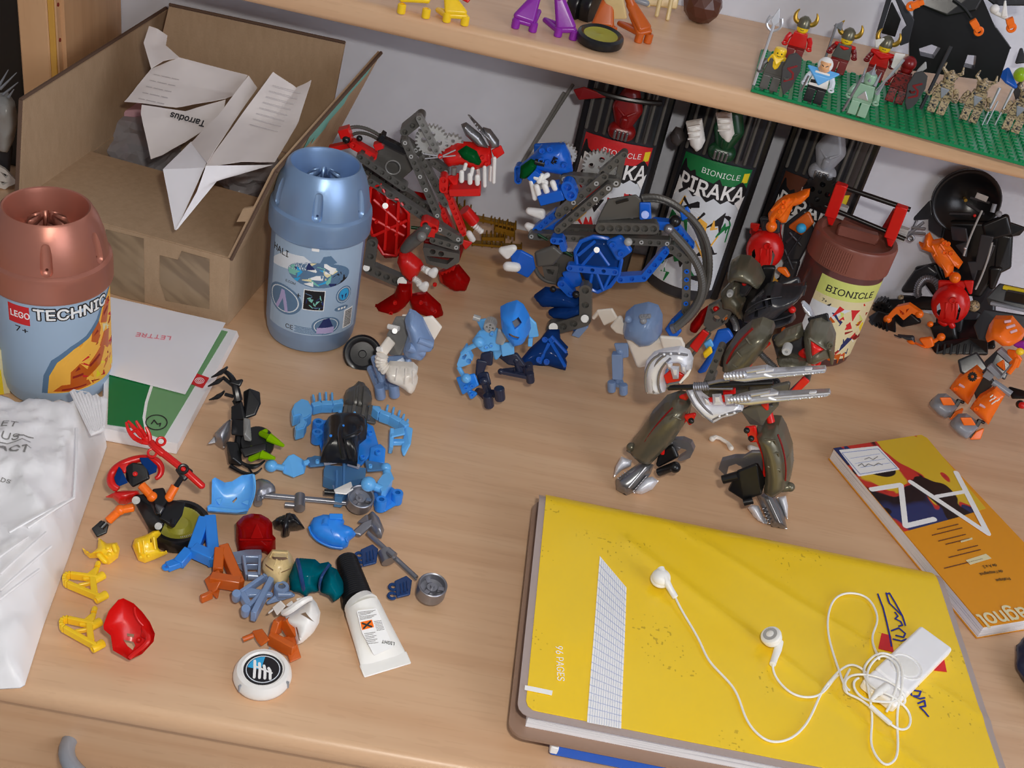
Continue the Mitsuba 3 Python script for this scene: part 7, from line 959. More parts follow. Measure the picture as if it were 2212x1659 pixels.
staff('silver_staff', 'long silver toy staff with fin and cup end below the blue claw torso', f, (570, 190, 2), (1250, 250, 2), [f.pillow([(500, 70), (550, 62), (620, 80), (665, 120), (668, 150), (560, 190), (510, 180)], 4, 4, 3, n=9, solid=True), f.cap((520, 200, 0), (525, 260, 0), 34), f.hull([(530, 180, 2), (590, 180, 2), (560, 210, 2)], 18, 1)], [f.cap((868, 195, 2), (868, 300, 2), 44, seg=16), f.cap((745, 270, 0), (830, 275, 0), 24)], ((1365, 225, 6), 112, A([.15, -.25, .95])))
f = flat(850, 1220, .006).zoom(3.814, 420, 1020)
staff('silver_staff', 'long silver toy staff with a fin and cup end, right of the glue tube', f, (1430, 500, 3), (1830, 870, 3), [f.pillow([(1430, 350), (1470, 340), (1530, 400), (1562, 470), (1545, 520), (1500, 515), (1440, 450)], 4, 5, 3, n=9, solid=True), f.hull([(1320, 500, 4), (1360, 510, 4), (1480, 400, 6), (1400, 430, 6)], 22, 1), f.hull([(1360, 410, 4), (1420, 360, 6), (1430, 420, 6)], 12, 1)], [f.cap((1565, 650, 2), (1600, 740, 0), 60, seg=16), f.cap((1600, 650, 8), (1650, 690, 8), 30)], ((1955, 960, 8), 118, A([.05, -.12, .99])), 28)
# cup piece
cp = thing('blue_cup_piece', 'light blue curved hollow toy armour piece left of the silver staff', 'toy part'); f = lean(500, 1106, .002, 58).zoom(3.814, 420, 1020)
put(cp, 'shell', SK, f.pillow([(145, 60), (170, 42), (250, 85), (310, 75), (390, 25), (485, 12), (498, 130), (490, 200), (440, 320), (350, 335), (110, 320), (105, 280), (140, 260)], 14, -9, 3, n=16, holes=[[(312, 210), (350, 175), (355, 190), (322, 228)]]), f.rod([(110, 300, 10), (350, 325, 8), (430, 320, 8)], 22, 8), f.rod([(485, 20, 14), (495, 130, 12), (450, 290, 10)], 12, 8, 10), label='hollow curved shell'); put(cp, 'clip', SK, f.hull([(185, 230, 8), (220, 220, 8), (205, 260, 8)], 10, 1), f.hull([(400, 250, 8), (440, 235, 8), (450, 270, 8)], 10, 1))
# masks
mr = thing('clear_red_mask', 'see-through red toy visor mask lying above the tan mask', 'toy mask'); f = lean(552, 1190, .002, 36).zoom(3.814, 420, 1020)
put(mr, 'dome', 'clear_red', f.pillow([(345, 420), (400, 365), (470, 345), (545, 350), (610, 385), (640, 420), (645, 520), (668, 545), (668, 650), (610, 680), (540, 650), (440, 650), (355, 650), (340, 560)], 2, 16, 3, n=16), label='see-through red dome'); put(mr, 'inner', 'dark_red', f.pillow([(370, 430), (470, 370), (600, 400), (625, 520), (630, 620), (400, 620), (365, 540)], 1, 12, 2, n=10)); put(mr, 'ridge', 'clear_red', f.hull([(515, 430, 22), (470, 540, 22), (560, 540, 22)], 8, 1), f.bar((370, 555, 20), (640, 555, 20), 16, 3))
mk = thing('black_winged_piece', 'small black four-pointed toy piece between the red visor and the blue shield', 'toy part'); f = lean(622, 1160, .002, 55).zoom(3.814, 420, 1020)
put(mk, '', K, cat(f.pillow([(640, 410), (680, 375), (750, 350), (775, 335), (830, 350), (870, 400), (908, 460), (850, 475), (790, 480), (780, 520), (740, 535), (715, 520), (720, 480), (660, 460)], 2, 10, 3, n=14, solid=True, wob=3, holes=[[(815, 415), (830, 408), (842, 428)]]), f.rod([(770, 350, 12), (750, 430, 15), (740, 520, 8)], 18, 8, 10)))
bs = thing('blue_shield_piece', 'bright blue oval toy shell lying beside the silver staff', 'toy part'); f = lean(715, 1184, .002, 62).zoom(3.814, 420, 1020)
put(bs, 'shell', 'mid_blue', f.pillow([(945, 440), (980, 375), (1060, 350), (1200, 355), (1235, 400), (1230, 430), (1300, 460), (1330, 510), (1280, 550), (1265, 600), (1210, 628), (1120, 615), (1010, 560), (950, 500)], 6, 8, 4, n=18, solid=True)); put(bs, 'rim', 'mid_blue', f.rod([(945, 450, 8), (990, 540, 8), (1100, 605, 8), (1220, 625, 8)], 9, 8, 14), f.bar((1110, 370, 12), (1220, 372, 12), 50, 4)); put(bs, 'stud', 'mid_blue', f.cap((1080, 400, 12), (1075, 440, 14), 30), f.hull([(1000, 430, 10), (1030, 440, 10)], 22, 1), f.bar((1120, 470, 13), (1160, 560, 11), 10, 3), f.bar((1240, 540, 11), (1260, 580, 10), 14, 3))
mt = thing('tan_mask', 'tan five-slotted toy mask lying in the pile of loose pieces', 'toy mask'); f = lean(603, 1265, .002, 38).zoom(5.531, 420, 1150)
put(mt, 'mask', 'tan', f.pillow([(800, 420), (820, 340), (890, 260), (930, 208), (1120, 220), (1160, 280), (1200, 360), (1185, 440), (1130, 560), (1090, 640), (960, 640), (840, 520)], 2, 18, 2.5, n=20, holes=[[(925, 262), (1100, 268), (1115, 290), (1040, 302), (940, 290)], [(850, 350), (950, 400), (945, 418), (855, 372)], [(1035, 430), (1170, 388), (1172, 402), (1040, 440)]]), label='tan mask with slots'); put(mt, 'mask__ridge', 'tan', f.rod([(905, 300, 13), (935, 235, 9), (1118, 245, 9), (1110, 300, 13)], 12, 6), f.rod([(985, 320, 18), (960, 400, 19), (1010, 500, 20), (1040, 330, 18)], 10, 6), f.rod([(1030, 430, 20), (1040, 620, 10)], 12, 6))
tm = thing('teal_mask', 'see-through teal toy mask with a long snout, against the glue tube', 'toy mask'); f = lean(690, 1297, .002, 36).zoom(5.531, 420, 1150)
put(tm, 'dome', 'clear_teal', f.pillow([(1130, 520), (1200, 350), (1260, 315), (1440, 330), (1500, 380), (1600, 360), (1640, 400), (1520, 540), (1500, 700), (1380, 720), (1340, 770), (1250, 720), (1140, 690)], 2, 15, 3, n=18), label='see-through teal dome'); put(tm, 'snout', 'clear_teal', f.pillow([(1520, 540), (1600, 400), (1700, 450), (1780, 600), (1800, 700), (1740, 770), (1660, 820), (1600, 740), (1500, 700)], 4, 18, 3, n=14), label='rounded teal snout'); put(tm, 'band', 'ink_blue', f.rod([(1230, 330, 12), (1270, 500, 22), (1310, 700, 12), (1330, 760, 3)], 26, 8, 14), f.rod([(1610, 390, 10), (1520, 530, 24), (1500, 690, 8)], 18, 8, 12), label='dark blue band'); put(tm, 'inner', 'ink_blue', f.pillow([(1180, 520), (1230, 370), (1420, 360), (1500, 420), (1480, 560), (1240, 640)], 1, 12, 2, n=10))
wm = thing('white_mask', 'white slotted toy mask leaning on a rust brown foot above the white disc', 'toy mask'); f = lean(645, 1392, .002, 40).zoom(5.531, 420, 1150)
put(wm, 'mask', 'white', f.pillow([(1110, 1080), (1080, 1000), (1180, 950), (1280, 880), (1400, 780), (1460, 850), (1505, 960), (1490, 1080), (1420, 1200), (1300, 1310), (1210, 1345), (1190, 1240), (1180, 1130)], 4, 16, 2.5, n=20, holes=[[(1270, 945), (1330, 920), (1430, 1030), (1340, 975)], [(1215, 1100), (1228, 1100), (1268, 1250), (1255, 1255)], [(1170, 1140), (1180, 1145), (1190, 1200)]]), label='white mask with slots'); put(wm, 'crest', 'white', f.hull([(945, 900, 4), (1030, 825, 8), (1080, 880, 10), (990, 980, 6)], 10, 1), f.rod([(1070, 960, 14), (1180, 900, 20), (1300, 820, 20), (1390, 790, 16)], [40, 44, 42, 30], 8, 14), f.hull([(1110, 870, 12), (1160, 830, 12), (1180, 870, 14)], 12, 1), f.hull([(1230, 800, 12), (1360, 780, 12), (1330, 830, 14)], 14, 1), f.bar((890, 960, 2), (940, 920, 4), 20, 3), label='stepped white crest')
# feet and other parts
def yfoot(name, label, m, f, H, T1, T2, K, r, d, group=None, toe=(.7, -.4), tube=0, th=None):
    """Loose triangular toy foot lying on its side: rounded heel H, toe tubes T1 and T2, ankle stub K."""
    t = thing(name, label, 'toy part', group); h = 2*r*f.u*1000*1.05 if th is None else th; w = r*1.12
    H, T1, T2, K = (tuple(q)+(d,) for q in (H, T1, T2, K)); e = f.u*r
    c1 = tuple(A(T1)*.85+A(H)*.15); c2 = tuple(A(T2)*.85+A(H)*.15)
    g_ = A(T1)*.5+A(T2)*.5-A(H); g_ = g_/np.linalg.norm(g_); q_ = A([-g_[1], g_[0], 0]); q_ = q_ if q_ @ (A(T1)-A(T2)) > 0 else -q_; ro = r*1.05; cH = A(H)+g_*ro*.9
    arc = [tuple(cH+q_*ro*math.cos(a)-g_*ro*math.sin(a)) for a in np.linspace(0, math.pi, 7)]
    put(t, 'frame', m, f.bar(arc[0], T1, w*.8, h, .6), f.bar(arc[-1], T2, w*.8, h, .6), f.bar(c1, c2, w*1.2, h*.9, .5), *[f.bar(arc[k], arc[k+1], w*.8, h) for k in range(6)], f.bar(tuple(A(H)*.62+A(T2)*.38), tuple(A(c1)*.75+A(c2)*.25), w*.6, h*.5, .4))
    for T_ in (T1, T2):
        a = f.p(*T_); v = nrm(f.p(T_[0]+toe[0]*r, T_[1]+toe[1]*r, d)-a+f.n*tube*e); put(t, 'toe_tube', m, lathe([(e*.5, -e*.7), (e*.5, -e*1.0), (e*.86, -e*1.05), (e*.92, -e*.8), (e*.98, e*1.5), (e*.85, e*1.7), (0, e*1.7)], a, v, 18), lathe([(0, -e*.7), (e*.5, -e*.7)], a, v, 14))
    m0 = tuple(A(T1)*.62+A(H)*.38); m1 = tuple(A(T1)*.9+A(H)*.1); put(t, 'ankle', m, f.hull([m0, m1, tuple(A(K)*.6+A(m1)*.4)], w*.55, 1), f.cap(tuple(A(K)*.75+A(m1)*.25), K, r*.62), f.ball(K, r*.55, 1)); return t
f = flat(190, 1265, .006).zoom(5.35, 100, 1130)
yfoot('yellow_triangle_piece', 'yellow triangular toy foot, the one just below the spiky yellow piece', 'yellow', f, (215, 640), (590, 640), (620, 865), (600, 460), 52, 3)
f = flat(180, 1375, .006).zoom(5.35, 100, 1130)
yfoot('yellow_triangle_piece', 'yellow triangular toy foot, the one touching the red mask', 'yellow', f, (180, 1150), (550, 1180), (580, 1430), (560, 985), 54, 3)
yc = thing('yellow_claw_piece', 'small spiky yellow toy piece at the top of the yellow feet', 'toy part'); f = lean(222, 1218, .002, 55).zoom(5.35, 100, 1130)
put(yc, '', 'yellow', cat(f.pillow([(415, 285), (440, 300), (520, 350), (590, 290), (605, 170), (640, 190), (700, 235), (820, 225), (850, 290), (830, 390), (720, 475), (640, 450), (600, 390), (500, 395), (440, 340)], 2, 10, 4, n=14, solid=True, wob=2), f.hull([(780, 260, 14), (800, 320, 14)], 24, 1), f.hull([(610, 370, 10), (680, 440, 10)], 30, 1), f.ball((710, 290, 13), 26, 1), f.ball((730, 360, 12), 30, 1)))
ym = thing('yellow_mask_piece', 'small yellow toy face plate before the wheeled figure', 'toy part'); f = lean(310, 1214, .002, 55).zoom(5.35, 100, 1130)
put(ym, '', 'yellow', cat(f.pillow([(995, 260), (1020, 180), (1160, 130), (1230, 90), (1300, 80), (1325, 120), (1275, 170), (1290, 280), (1330, 330), (1390, 315), (1400, 345), (1250, 410), (1140, 450), (1060, 420)], 3, 9, 4, n=15, solid=True, wob=1.5, holes=[[(1200, 205), (1212, 205), (1215, 250), (1203, 250)]]), *[f.rod([a+(13,), b+(11,)], 12, 6) for a, b in (((1060, 220), (1080, 340)), ((1120, 200), (1140, 350)), ((1240, 160), (1260, 300)))], f.ball((1090, 390, 10), 24, 1), f.ball((1180, 380, 10), 22, 1)))
rm = thing('red_mask', 'hollow red toy mask lying on its face right of the lower yellow foot', 'toy mask'); f = lean(280, 1425, .003, 42).zoom(5.35, 100, 1130)
put(rm, 'shell', 'red', f.pillow([(660, 1180), (720, 1020), (830, 890), (890, 870), (1010, 930), (1110, 1030), (1200, 1150), (1255, 1280), (1240, 1370), (1110, 1510), (960, 1585), (770, 1470), (745, 1300), (665, 1230)], 13, -11, 2.4, n=22, holes=[[(930, 1300), (1020, 1310), (1010, 1350), (935, 1335)], [(885, 1370), (1010, 1400), (1030, 1440), (1000, 1495), (940, 1450)]]), label='hollow red shell'); put(rm, 'rim', 'red', f.rod([(1130, 1200, 8), (1160, 1280, 12), (1180, 1330, 14), (1060, 1470, 14), (960, 1560, 13)], 30, 8, 16), f.rod([(1020, 970, 13), (1050, 1100, 10), (1140, 1200, 8)], 14, 8, 10), f.ball((1070, 1350, 8), 32, 2), f.hull([(1130, 1250, 9), (1180, 1330, 12), (1110, 1300, 8)], 20, 1), label='folded red rim')
# A-shaped clips
def aclip(name, label, m, f, top, legs, arm, w, th):
    t = thing(name, label, 'toy part'); put(t, 'frame', m, *[f.bar(a, b, w, th, .6) for a, b in legs], label='A-shaped frame'); put(t, 'arm', m, *arm); return t
f = flat(420, 1185, .006).zoom(2.458, 100, 1050)
aclip('blue_clip', 'bright blue A-shaped toy clip with a ring end, left of the rust brown clip', 'mid_blue', f, None, [((868, 172, 6), (890, 410, 2), ), ((840, 180, 6), (780, 350, 2)), ((780, 340, 3), (890, 390, 3))], [f.bar((760, 345, 2), (700, 415, 0), 55, 7, .6), f.bar((720, 400, 0), (640, 430, 0), 48, 5, .5), torus(f.p(637, 430, 0), f.n, 15*f.u, 9*f.u, 20, 8)], 60, 9)
f = flat(480, 1245, .006).zoom(5.531, 420, 1150)
aclip('rust_clip', 'rust brown A-shaped toy clip between the blue clip and the steel blue pieces', 'rust_orange', f, None, [((340, 180, 8), (540, 640, 2)), ((300, 210, 8), (280, 470, 4)), ((190, 560, 3), (550, 620, 3))], [f.hull([(140, 570, 2), (280, 460, 6), (320, 560, 6), (260, 680, 2), (200, 720, 0)], 18, 1), f.bar((210, 740, 0), (75, 800, 0), 56, 6, .5), f.hull([(210, 720, 0), (290, 690, 0), (270, 780, 0)], 12, 1)], 118, 9)
f = flat(590, 1385, .006).zoom(5.531, 420, 1150)
aclip('rust_clip', 'rust brown toy clip under the white mask, touching the white disc', 'rust_orange', f, None, [((1020, 1030, 14), (960, 1220, 4)), ((1070, 1040, 14), (1190, 1240, 6)), ((900, 1260, 4), (1190, 1420, 4))], [f.hull([(710, 1190, 4), (800, 1170, 6), (880, 1280, 6), (800, 1340, 3), (760, 1290, 3)], 18, 1), f.cap((580, 1280, 4), (700, 1230, 5), 32), f.hull([(1080, 1260, 4), (1190, 1250, 6), (1230, 1400, 3), (1260, 1490, 0), (1150, 1540, 0), (1090, 1350, 2)], 14, 1)], 84, 10)
sv = thing('silver_buckle', 'silvery blue toy buckle between the red visor and the tan mask', 'toy part'); f = flat(540, 1220, .005).zoom(5.531, 420, 1150)
plastic('silver_blue', srgb(142, 158, 186), .3, metallic=.4)
put(sv, 'plate', 'silver_blue', f.hull([(440, 250, 4), (620, 215, 6), (790, 205, 6), (800, 300, 6), (580, 330, 4), (500, 380, 2)], 10, 1)); put(sv, 'frame', 'silver_blue', f.bar((580, 300, 10), (620, 540, 6), 34, 8), f.bar((780, 300, 10), (770, 540, 6), 34, 8), f.bar((600, 320, 10), (770, 320, 10), 36, 6), f.bar((620, 410, 8), (760, 410, 8), 26, 5), f.cap((640, 520, 6), (760, 520, 6), 50)); put(sv, 'wedge', 'silver_blue', f.hull([(500, 380, 0), (590, 370, 2), (600, 480, 0), (560, 420, 0)], 10, 1))
f = flat(560, 1290, .006).zoom(5.531, 420, 1150)
yfoot('steel_blue_triangle_piece', 'sand blue triangular toy foot in the pile, before the tan mask', 'sand_blue', f, (900, 560), (500, 770), (610, 950), (1150, 740), 56, 8, toe=(.0, .25), tube=1.2); t_ = 'steel_blue_triangle_piece'
put(t_, 'side_arm', 'sand_blue', f.bar((930, 560, 8), (700, 1010, 8), 70, 9, .6), f.hull([(880, 840, 2), (1000, 760, 4), (1060, 690, 6), (1180, 750, 2)], 22, 1), lathe([(.0024, .003), (.0045, .003), (.005, .002), (.005, -.005)], f.p(1040, 680, 8), (0, 0, 1), 16))
# dark blue fists
for (x, y), lb_ in (((790, 1205), 'dark blue toy hand under the middle of the right silver staff'), ((863, 1273), 'dark blue toy hand beside the cup end of the right silver staff')):
    t = thing('dark_blue_hand', lb_, 'toy hand'); f = flat(x, y, .004).zoom(1, 0, 0)
    put(t, 'palm', 'ink_blue', f.hull([(x-8, y-16, 3), (x+14, y-26, 3), (x+24, y-18, 3), (x+20, y+10, 3), (x-4, y+16, 3)], 3, 1), *[f.bar((x+2+k*7, y-12-k*3, 8), (x+4+k*7, y+8-k*3, 8), 3, 2) for k in range(3)]); put(t, 'grip', 'ink_blue', torus(f.p(x-14, y-5, 3), f.n, 8*f.u, 3.4*f.u, 18, 8, 40, 330), torus(f.p(x-16, y+14, 3), f.n, 8*f.u, 3.4*f.u, 18, 8, 40, 330), label='two open rings')
# glue tube
gl = thing('glue_tube', 'white superglue tube with a long black ribbed cap, lying on the desk', 'glue tube'); f = flat(800, 1330, .009).zoom(3.814, 420, 1020)
g1, g2, g3, g4 = f.p(1252, 715, 1), f.p(1350, 1075, 2), f.p(1385, 1120, 2), f.p(1560, 1550, -7)
put(gl, 'cap', K, lathe([(0, 0), (.0062, .0003), (.0072, .001)]+[(.0074+.0032*q/40-(.0005 if q % 2 else 0), .002+q*np.linalg.norm(g2-g1)/42) for q in range(41)]+[(.0105, np.linalg.norm(g2-g1)), (0, np.linalg.norm(g2-g1))], g1, g2-g1, 28), label='long black ribbed cap', smooth=20)
_v = nrm(g4-g3); _s = nrm(np.cross((0, 0, 1), _v)); _up = nrm(np.cross(_v, _s)); rows = []
for q in np.linspace(0, 1, 16):
    t = np.linspace(0, 2*np.pi, 28, endpoint=False); c = g3*(1-q)+g4*q; w = .0118+.0040*q; h = .0108*(1-q)**.75+.0012
    rows.append(c+w*np.cos(t)[:, None]*_s+h*np.sin(t)[:, None]*_up)
V = np.vstack(rows+[[g3], [g4]]); n = 28; i = np.arange(n); j = (i+1) % n; fs = []
for q in range(15): fs += [np.stack([q*n+i, q*n+j, (q+1)*n+j], 1), np.stack([q*n+i, (q+1)*n+j, (q+1)*n+i], 1)]
fs += [np.stack([i*0+16*n, j, i], 1), np.stack([i*0+16*n+1, 15*n+i, 15*n+j], 1)]
put(gl, 'body', 'earbud_white', trimesh.Trimesh(V, np.vstack(fs), process=False), label='white flattened tube'); put(gl, 'neck', 'earbud_white', cap(g2, g3, .0105, .0118, 24)); put(gl, 'crimp', 'earbud_white', obox(g4+_v*.003, _s*.0162, _up*.0010, _v*.0045, .0006))
gp = Fig(g3*.55+g4*.45+_up*.0095, nrm(_up*1.0-_v*-.22), (0, 1, 0)); gp.zoom(3.814, 420, 1020)
put(gl, 'body__label', 'ink_white', gp.poly([(1335, 1140), (1500, 1120), (1640, 1440), (1480, 1510), (1380, 1320)], .6, .3, rnd=16), label='white paper label'); put(gl, 'body__warning_mark', 'orange', gp.poly([(1368, 1235), (1462, 1215), (1480, 1275), (1382, 1300)], .9, .2), label='orange square with a black cross'); put(gl, 'body__warning_cross', 'ink_black', gp.ribbon([(1385, 1245), (1460, 1272)], 13, 1.2, .2), gp.ribbon([(1395, 1285), (1450, 1230)], 13, 1.2, .2))
put(gl, 'body__small_print', 'ink_grey', *[gp.ribbon([(1350+k*3, 1155+k*12), (1350+k*3+140-(k % 3)*22, 1155+k*12-18)], 4, .9, .15) for k in range(6)], *[gp.ribbon([(1480+k*4, 1230+k*12), (1540+k*4, 1222+k*12)], 4, .9, .15) for k in range(7)], *[gp.ribbon([(1400+k*4, 1330+k*14), (1400+k*4+90-(k % 2)*20, 1330+k*14-12)], 4, .9, .15) for k in range(7)], kind='stuff'); put(gl, 'body__lettering', 'ink_black', gp.text('LIGHT', 1652, 1402, 26, 190, .9, .2), label='short word, upside down')
# white disc
wd2 = thing('white_disc', 'thick white toy disc with a black and turquoise emblem, at the front of the desk', 'toy disc'); f = flat(568, 1455, .0125).zoom(2.458, 100, 1050)
dc = Z(568, 1448, .010)*A([1, 1, 0]); R_ = np.linalg.norm(Z(631, 1462, .006)-Z(505, 1448, .006))/2
put(wd2, 'disc', 'white', lathe([(0, .0005), (R_*.8, .0005), (R_*.97, .003), (R_, .0055), (R_*.97, .0085), (R_*.88, .0112), (R_*.74, .0118), (R_*.70, .0108), (0, .0106)], dc, seg=56)); ed = Fig(dc+A([0, 0, .0106]), (0, 0, 1), (0, 1, 0)); sh = lambda P, d, t: prism(P, ed.o+ed.n*d/1000, ed.ex, ed.ey, ed.n, t/1000)
r_ = R_*.66; put(wd2, 'emblem', 'print_black', sh(Point(0, 0).buffer(r_), .4, .3), label='black round emblem'); put(wd2, 'emblem__ring', 'print_light', sh(Point(0, 0).buffer(r_*.88).difference(Point(0, 0).buffer(r_*.83)), .6, .2)); put(wd2, 'emblem__turquoise', 'print_sky', sh(Point(0, 0).buffer(r_*.8).intersection(sbox(-r_, -r_*.05, -r_*.1, r_)), .55, .15)); put(wd2, 'emblem__claw_mark', 'ink_white', sh(shapely.union_all([LineString([(-r_*.55+k*r_*.27, r_*(.42-.1*k)), (-r_*.42+k*r_*.27, -r_*.05), (-r_*.30+k*r_*.27, -r_*(.62-.03*k))]).buffer(r_*.075, quad_segs=2) for k in range(4)]+[LineString([(-r_*.5, r_*.1), (r_*.5, -r_*.15)]).buffer(r_*.05)]), .7, .2), label='pale claw strokes')
put(wd2, 'notch_shade', 'cool_grey', *[obox(dc+A([math.cos(a)*R_*.985, math.sin(a)*R_*.985, .0075]), A([math.cos(a), math.sin(a), 0])*.0008, A([-math.sin(a), math.cos(a), 0])*.0005, A([0, 0, .0026])) for a in (-2.2, -.3, 1.6)])  # grey slips put the shade of the rim notches into colour
# wheeled figure with a trident
wf = thing('wheeled_figure', 'red, orange and black toy figure on a yellow-hubbed wheel, holding a red spear', 'toy figure')
f = lean(400, 1170, .004, 52).zoom(5.184, 180, 880)
wc = flat(380, 1130, .008); wz = Z(388, 1138, .006); RW = .0205
put(wf, 'wheel', K, lathe([(RW*.72, .0040), (RW*.80, .0065), (RW*.92, .0065), (RW, .0035), (RW, -.0035), (RW*.92, -.0058), (0, -.0058)], wz, nrm(A([.02, -.08, 1])), 48), label='black tyre'); plastic('olive_hub', srgb(150, 146, 50), .35); put(wf, 'wheel__hub', 'olive_hub', lathe([(RW*.74, .0045), (RW*.70, .0036), (RW*.40, .001), (RW*.28, .0038), (0, .0042)], wz, nrm(A([.02, -.08, 1])), 40), label='yellow-green hub'); put(wf, 'wheel__tick', 'light_grey', *[obox(wz+A([math.cos(a)*RW*.715, math.sin(a)*RW*.715, .0046-.0008*0]), A([math.cos(a), math.sin(a), 0])*.0006, A([-math.sin(a), math.cos(a), 0])*.0002, A([0, 0, .0003])) for a in np.linspace(-1.2, 2.0, 40)], kind='stuff')
put(wf, 'torso', K, f.hull([(580, 1010, 6), (680, 1000, 8), (760, 1100, 10), (880, 1300, 12), (850, 1370, 8), (760, 1340, 6)], 30, 1), f.hull([(800, 940, 12), (880, 930, 12), (920, 1040, 14), (830, 1180, 16), (760, 1040, 10)], 30, 1), f.hull([(950, 1060, 10), (1110, 1080, 10), (1080, 1200, 12), (1000, 1320, 14), (880, 1240, 14)], 28, 1), label='black torso'); put(wf, 'torso__buckle', 'charcoal', f.hull([(820, 1100, 24), (890, 1130, 24), (860, 1180, 24)], 18, 1)); put(wf, 'torso__pin', 'black', f.cap((590, 1040, 12), (590, 1040, 20), 44), f.cap((840, 1330, 16), (840, 1330, 24), 40), f.cap((1000, 1260, 20), (1000, 1320, 22), 26))
for a, b, c in (((1030, 880, 16), (960, 1010, 14), None), ((650, 870, 14), (770, 1000, 14), (790, 1010, 14)), ((560, 1120, 14), (410, 1150, 14), (280, 1270, 12))): put(wf, 'arm', 'orange', f.rod([a, b] if c is None else [a, b, c], 48, 12), *([f.ball(b, 50)] if c is None else [f.ball(b, 58)]), label='orange arm tube')
put(wf, 'hand', K, f.hull([(110, 1360, 8), (200, 1280, 8), (270, 1320, 8), (250, 1400, 8), (160, 1440, 8)], 14, 1), f.cap((250, 1290, 10), (200, 1350, 10), 34), label='black hand'); put(wf, 'grip', K, f.cap((1040, 880, 18), (1120, 760, 22), 30), f.hull([(1060, 700, 22), (1130, 670, 22), (1200, 720, 22), (1130, 800, 22)], 26, 1), torus(f.p(1120, 690, 26), f.n, 44*f.u, 18*f.u, 18, 8))
put(wf, 'head', K, f.hull([(490, 680, 10), (560, 640, 12), (700, 660, 12), (720, 790, 12), (560, 870, 10), (500, 800, 8)], 22, 1)); put(wf, 'head__red_pin', 'red', f.ball((580, 745, 24), 28, 1)); put(wf, 'helmet', 'red', f.rod([(390, 900, 6), (310, 830, 6), (330, 720, 6), (430, 640, 8), (560, 590, 8), (700, 570, 8), (820, 610, 8), (870, 680, 8), (860, 750, 8), (810, 800, 8)], [50, 46, 40, 44, 44, 40, 50, 40, 34, 22], 10, 36), f.hull([(420, 660, 10), (490, 640, 10), (460, 720, 10)], 20, 1), label='curved red helmet rim')
put(wf, 'visor', 'clear_blue', f.hull([(640, 570, 14), (720, 570, 16), (820, 660, 16), (810, 720, 14), (740, 750, 12), (670, 660, 12)], 8, 1), label='see-through dark blue visor'); put(wf, 'visor', 'clear_blue', f.hull([(405, 665, 10), (440, 740, 12), (490, 840, 10), (380, 885, 8), (355, 790, 8)], 8, 1), label='see-through dark blue visor'); put(wf, 'cape', 'red', f.pillow([(250, 1000), (360, 945), (450, 930), (620, 930), (640, 980), (560, 1040), (480, 1080), (400, 1075), (330, 1010)], 2, 8, 3, n=12, solid=True), label='red shoulder plate')
put(wf, 'spear', 'red', f.rod([(900, 520, 22), (1130, 700, 24), (1330, 880, 22)], 40, 12), f.ball((1325, 875, 22), 40, 1), label='red spear shaft'); put(wf, 'spear__head', 'red', f.hull([(760, 400, 20), (800, 440, 22), (880, 510, 22)], 44, 1), *[f.rod([(740, 400, 20), b+(22,), c+(24,)], [26, 26, 14], 8, 14) for b, c in (((560, 330), (480, 165)), ((640, 300), (500, 150)), ((660, 270), (590, 150)), ((740, 320), (700, 220)))], *[f.rod([a+(22,), b+(24,)], 16, 6) for a, b in (((520, 290), (600, 250)), ((530, 200), (640, 330)), ((600, 180), (700, 330)), ((560, 350), (660, 400)))], torus(f.p(870, 380, 24), f.n, 44*f.u, 14*f.u, 22, 8), torus(f.p(770, 510, 22), f.n, 44*f.u, 13*f.u, 22, 8), label='flame-shaped forked head')

# ---------------- toys on the shelf ----------------
def shelf_foot(t, f, m, K, T1, T2, H, r, h):
    e = f.u*r; ms = [f.hull([(K[0]-r*.5, K[1], K[2]), (K[0]+r*.5, K[1], K[2]), (T1[0]+8, T1[1]-h*1.0, T1[2]), (T2[0]-8, T2[1]-h*1.0, T2[2])], r*.85, 1), f.hull([(T1[0], T1[1]-h*.55, T1[2]), (T2[0], T2[1]-h*.55, T2[2]), (K[0], K[1]+h, K[2])], r*.75, 1), f.hull([(T1[0], T1[1]-h*.5, T1[2]), H], r*.7, 1), f.hull([(T2[0], T2[1]-h*.5, T2[2]), H], r*.7, 1)]
    for q in (T1, T2): b = f.p(q[0], q[1]-2, q[2]); b[2] = SZ+.0002; ms.append(lathe([(0, 0), (e*.95, 0), (e*1.05, e*.2), (e*1.05, h*f.u*.9), (e*.85, h*f.u), (e*.5, h*f.u), (e*.5, h*f.u*.6), (0, h*f.u*.6)], b, (0, 0, 1), 16))
    put(t, 'foot', m, *ms)
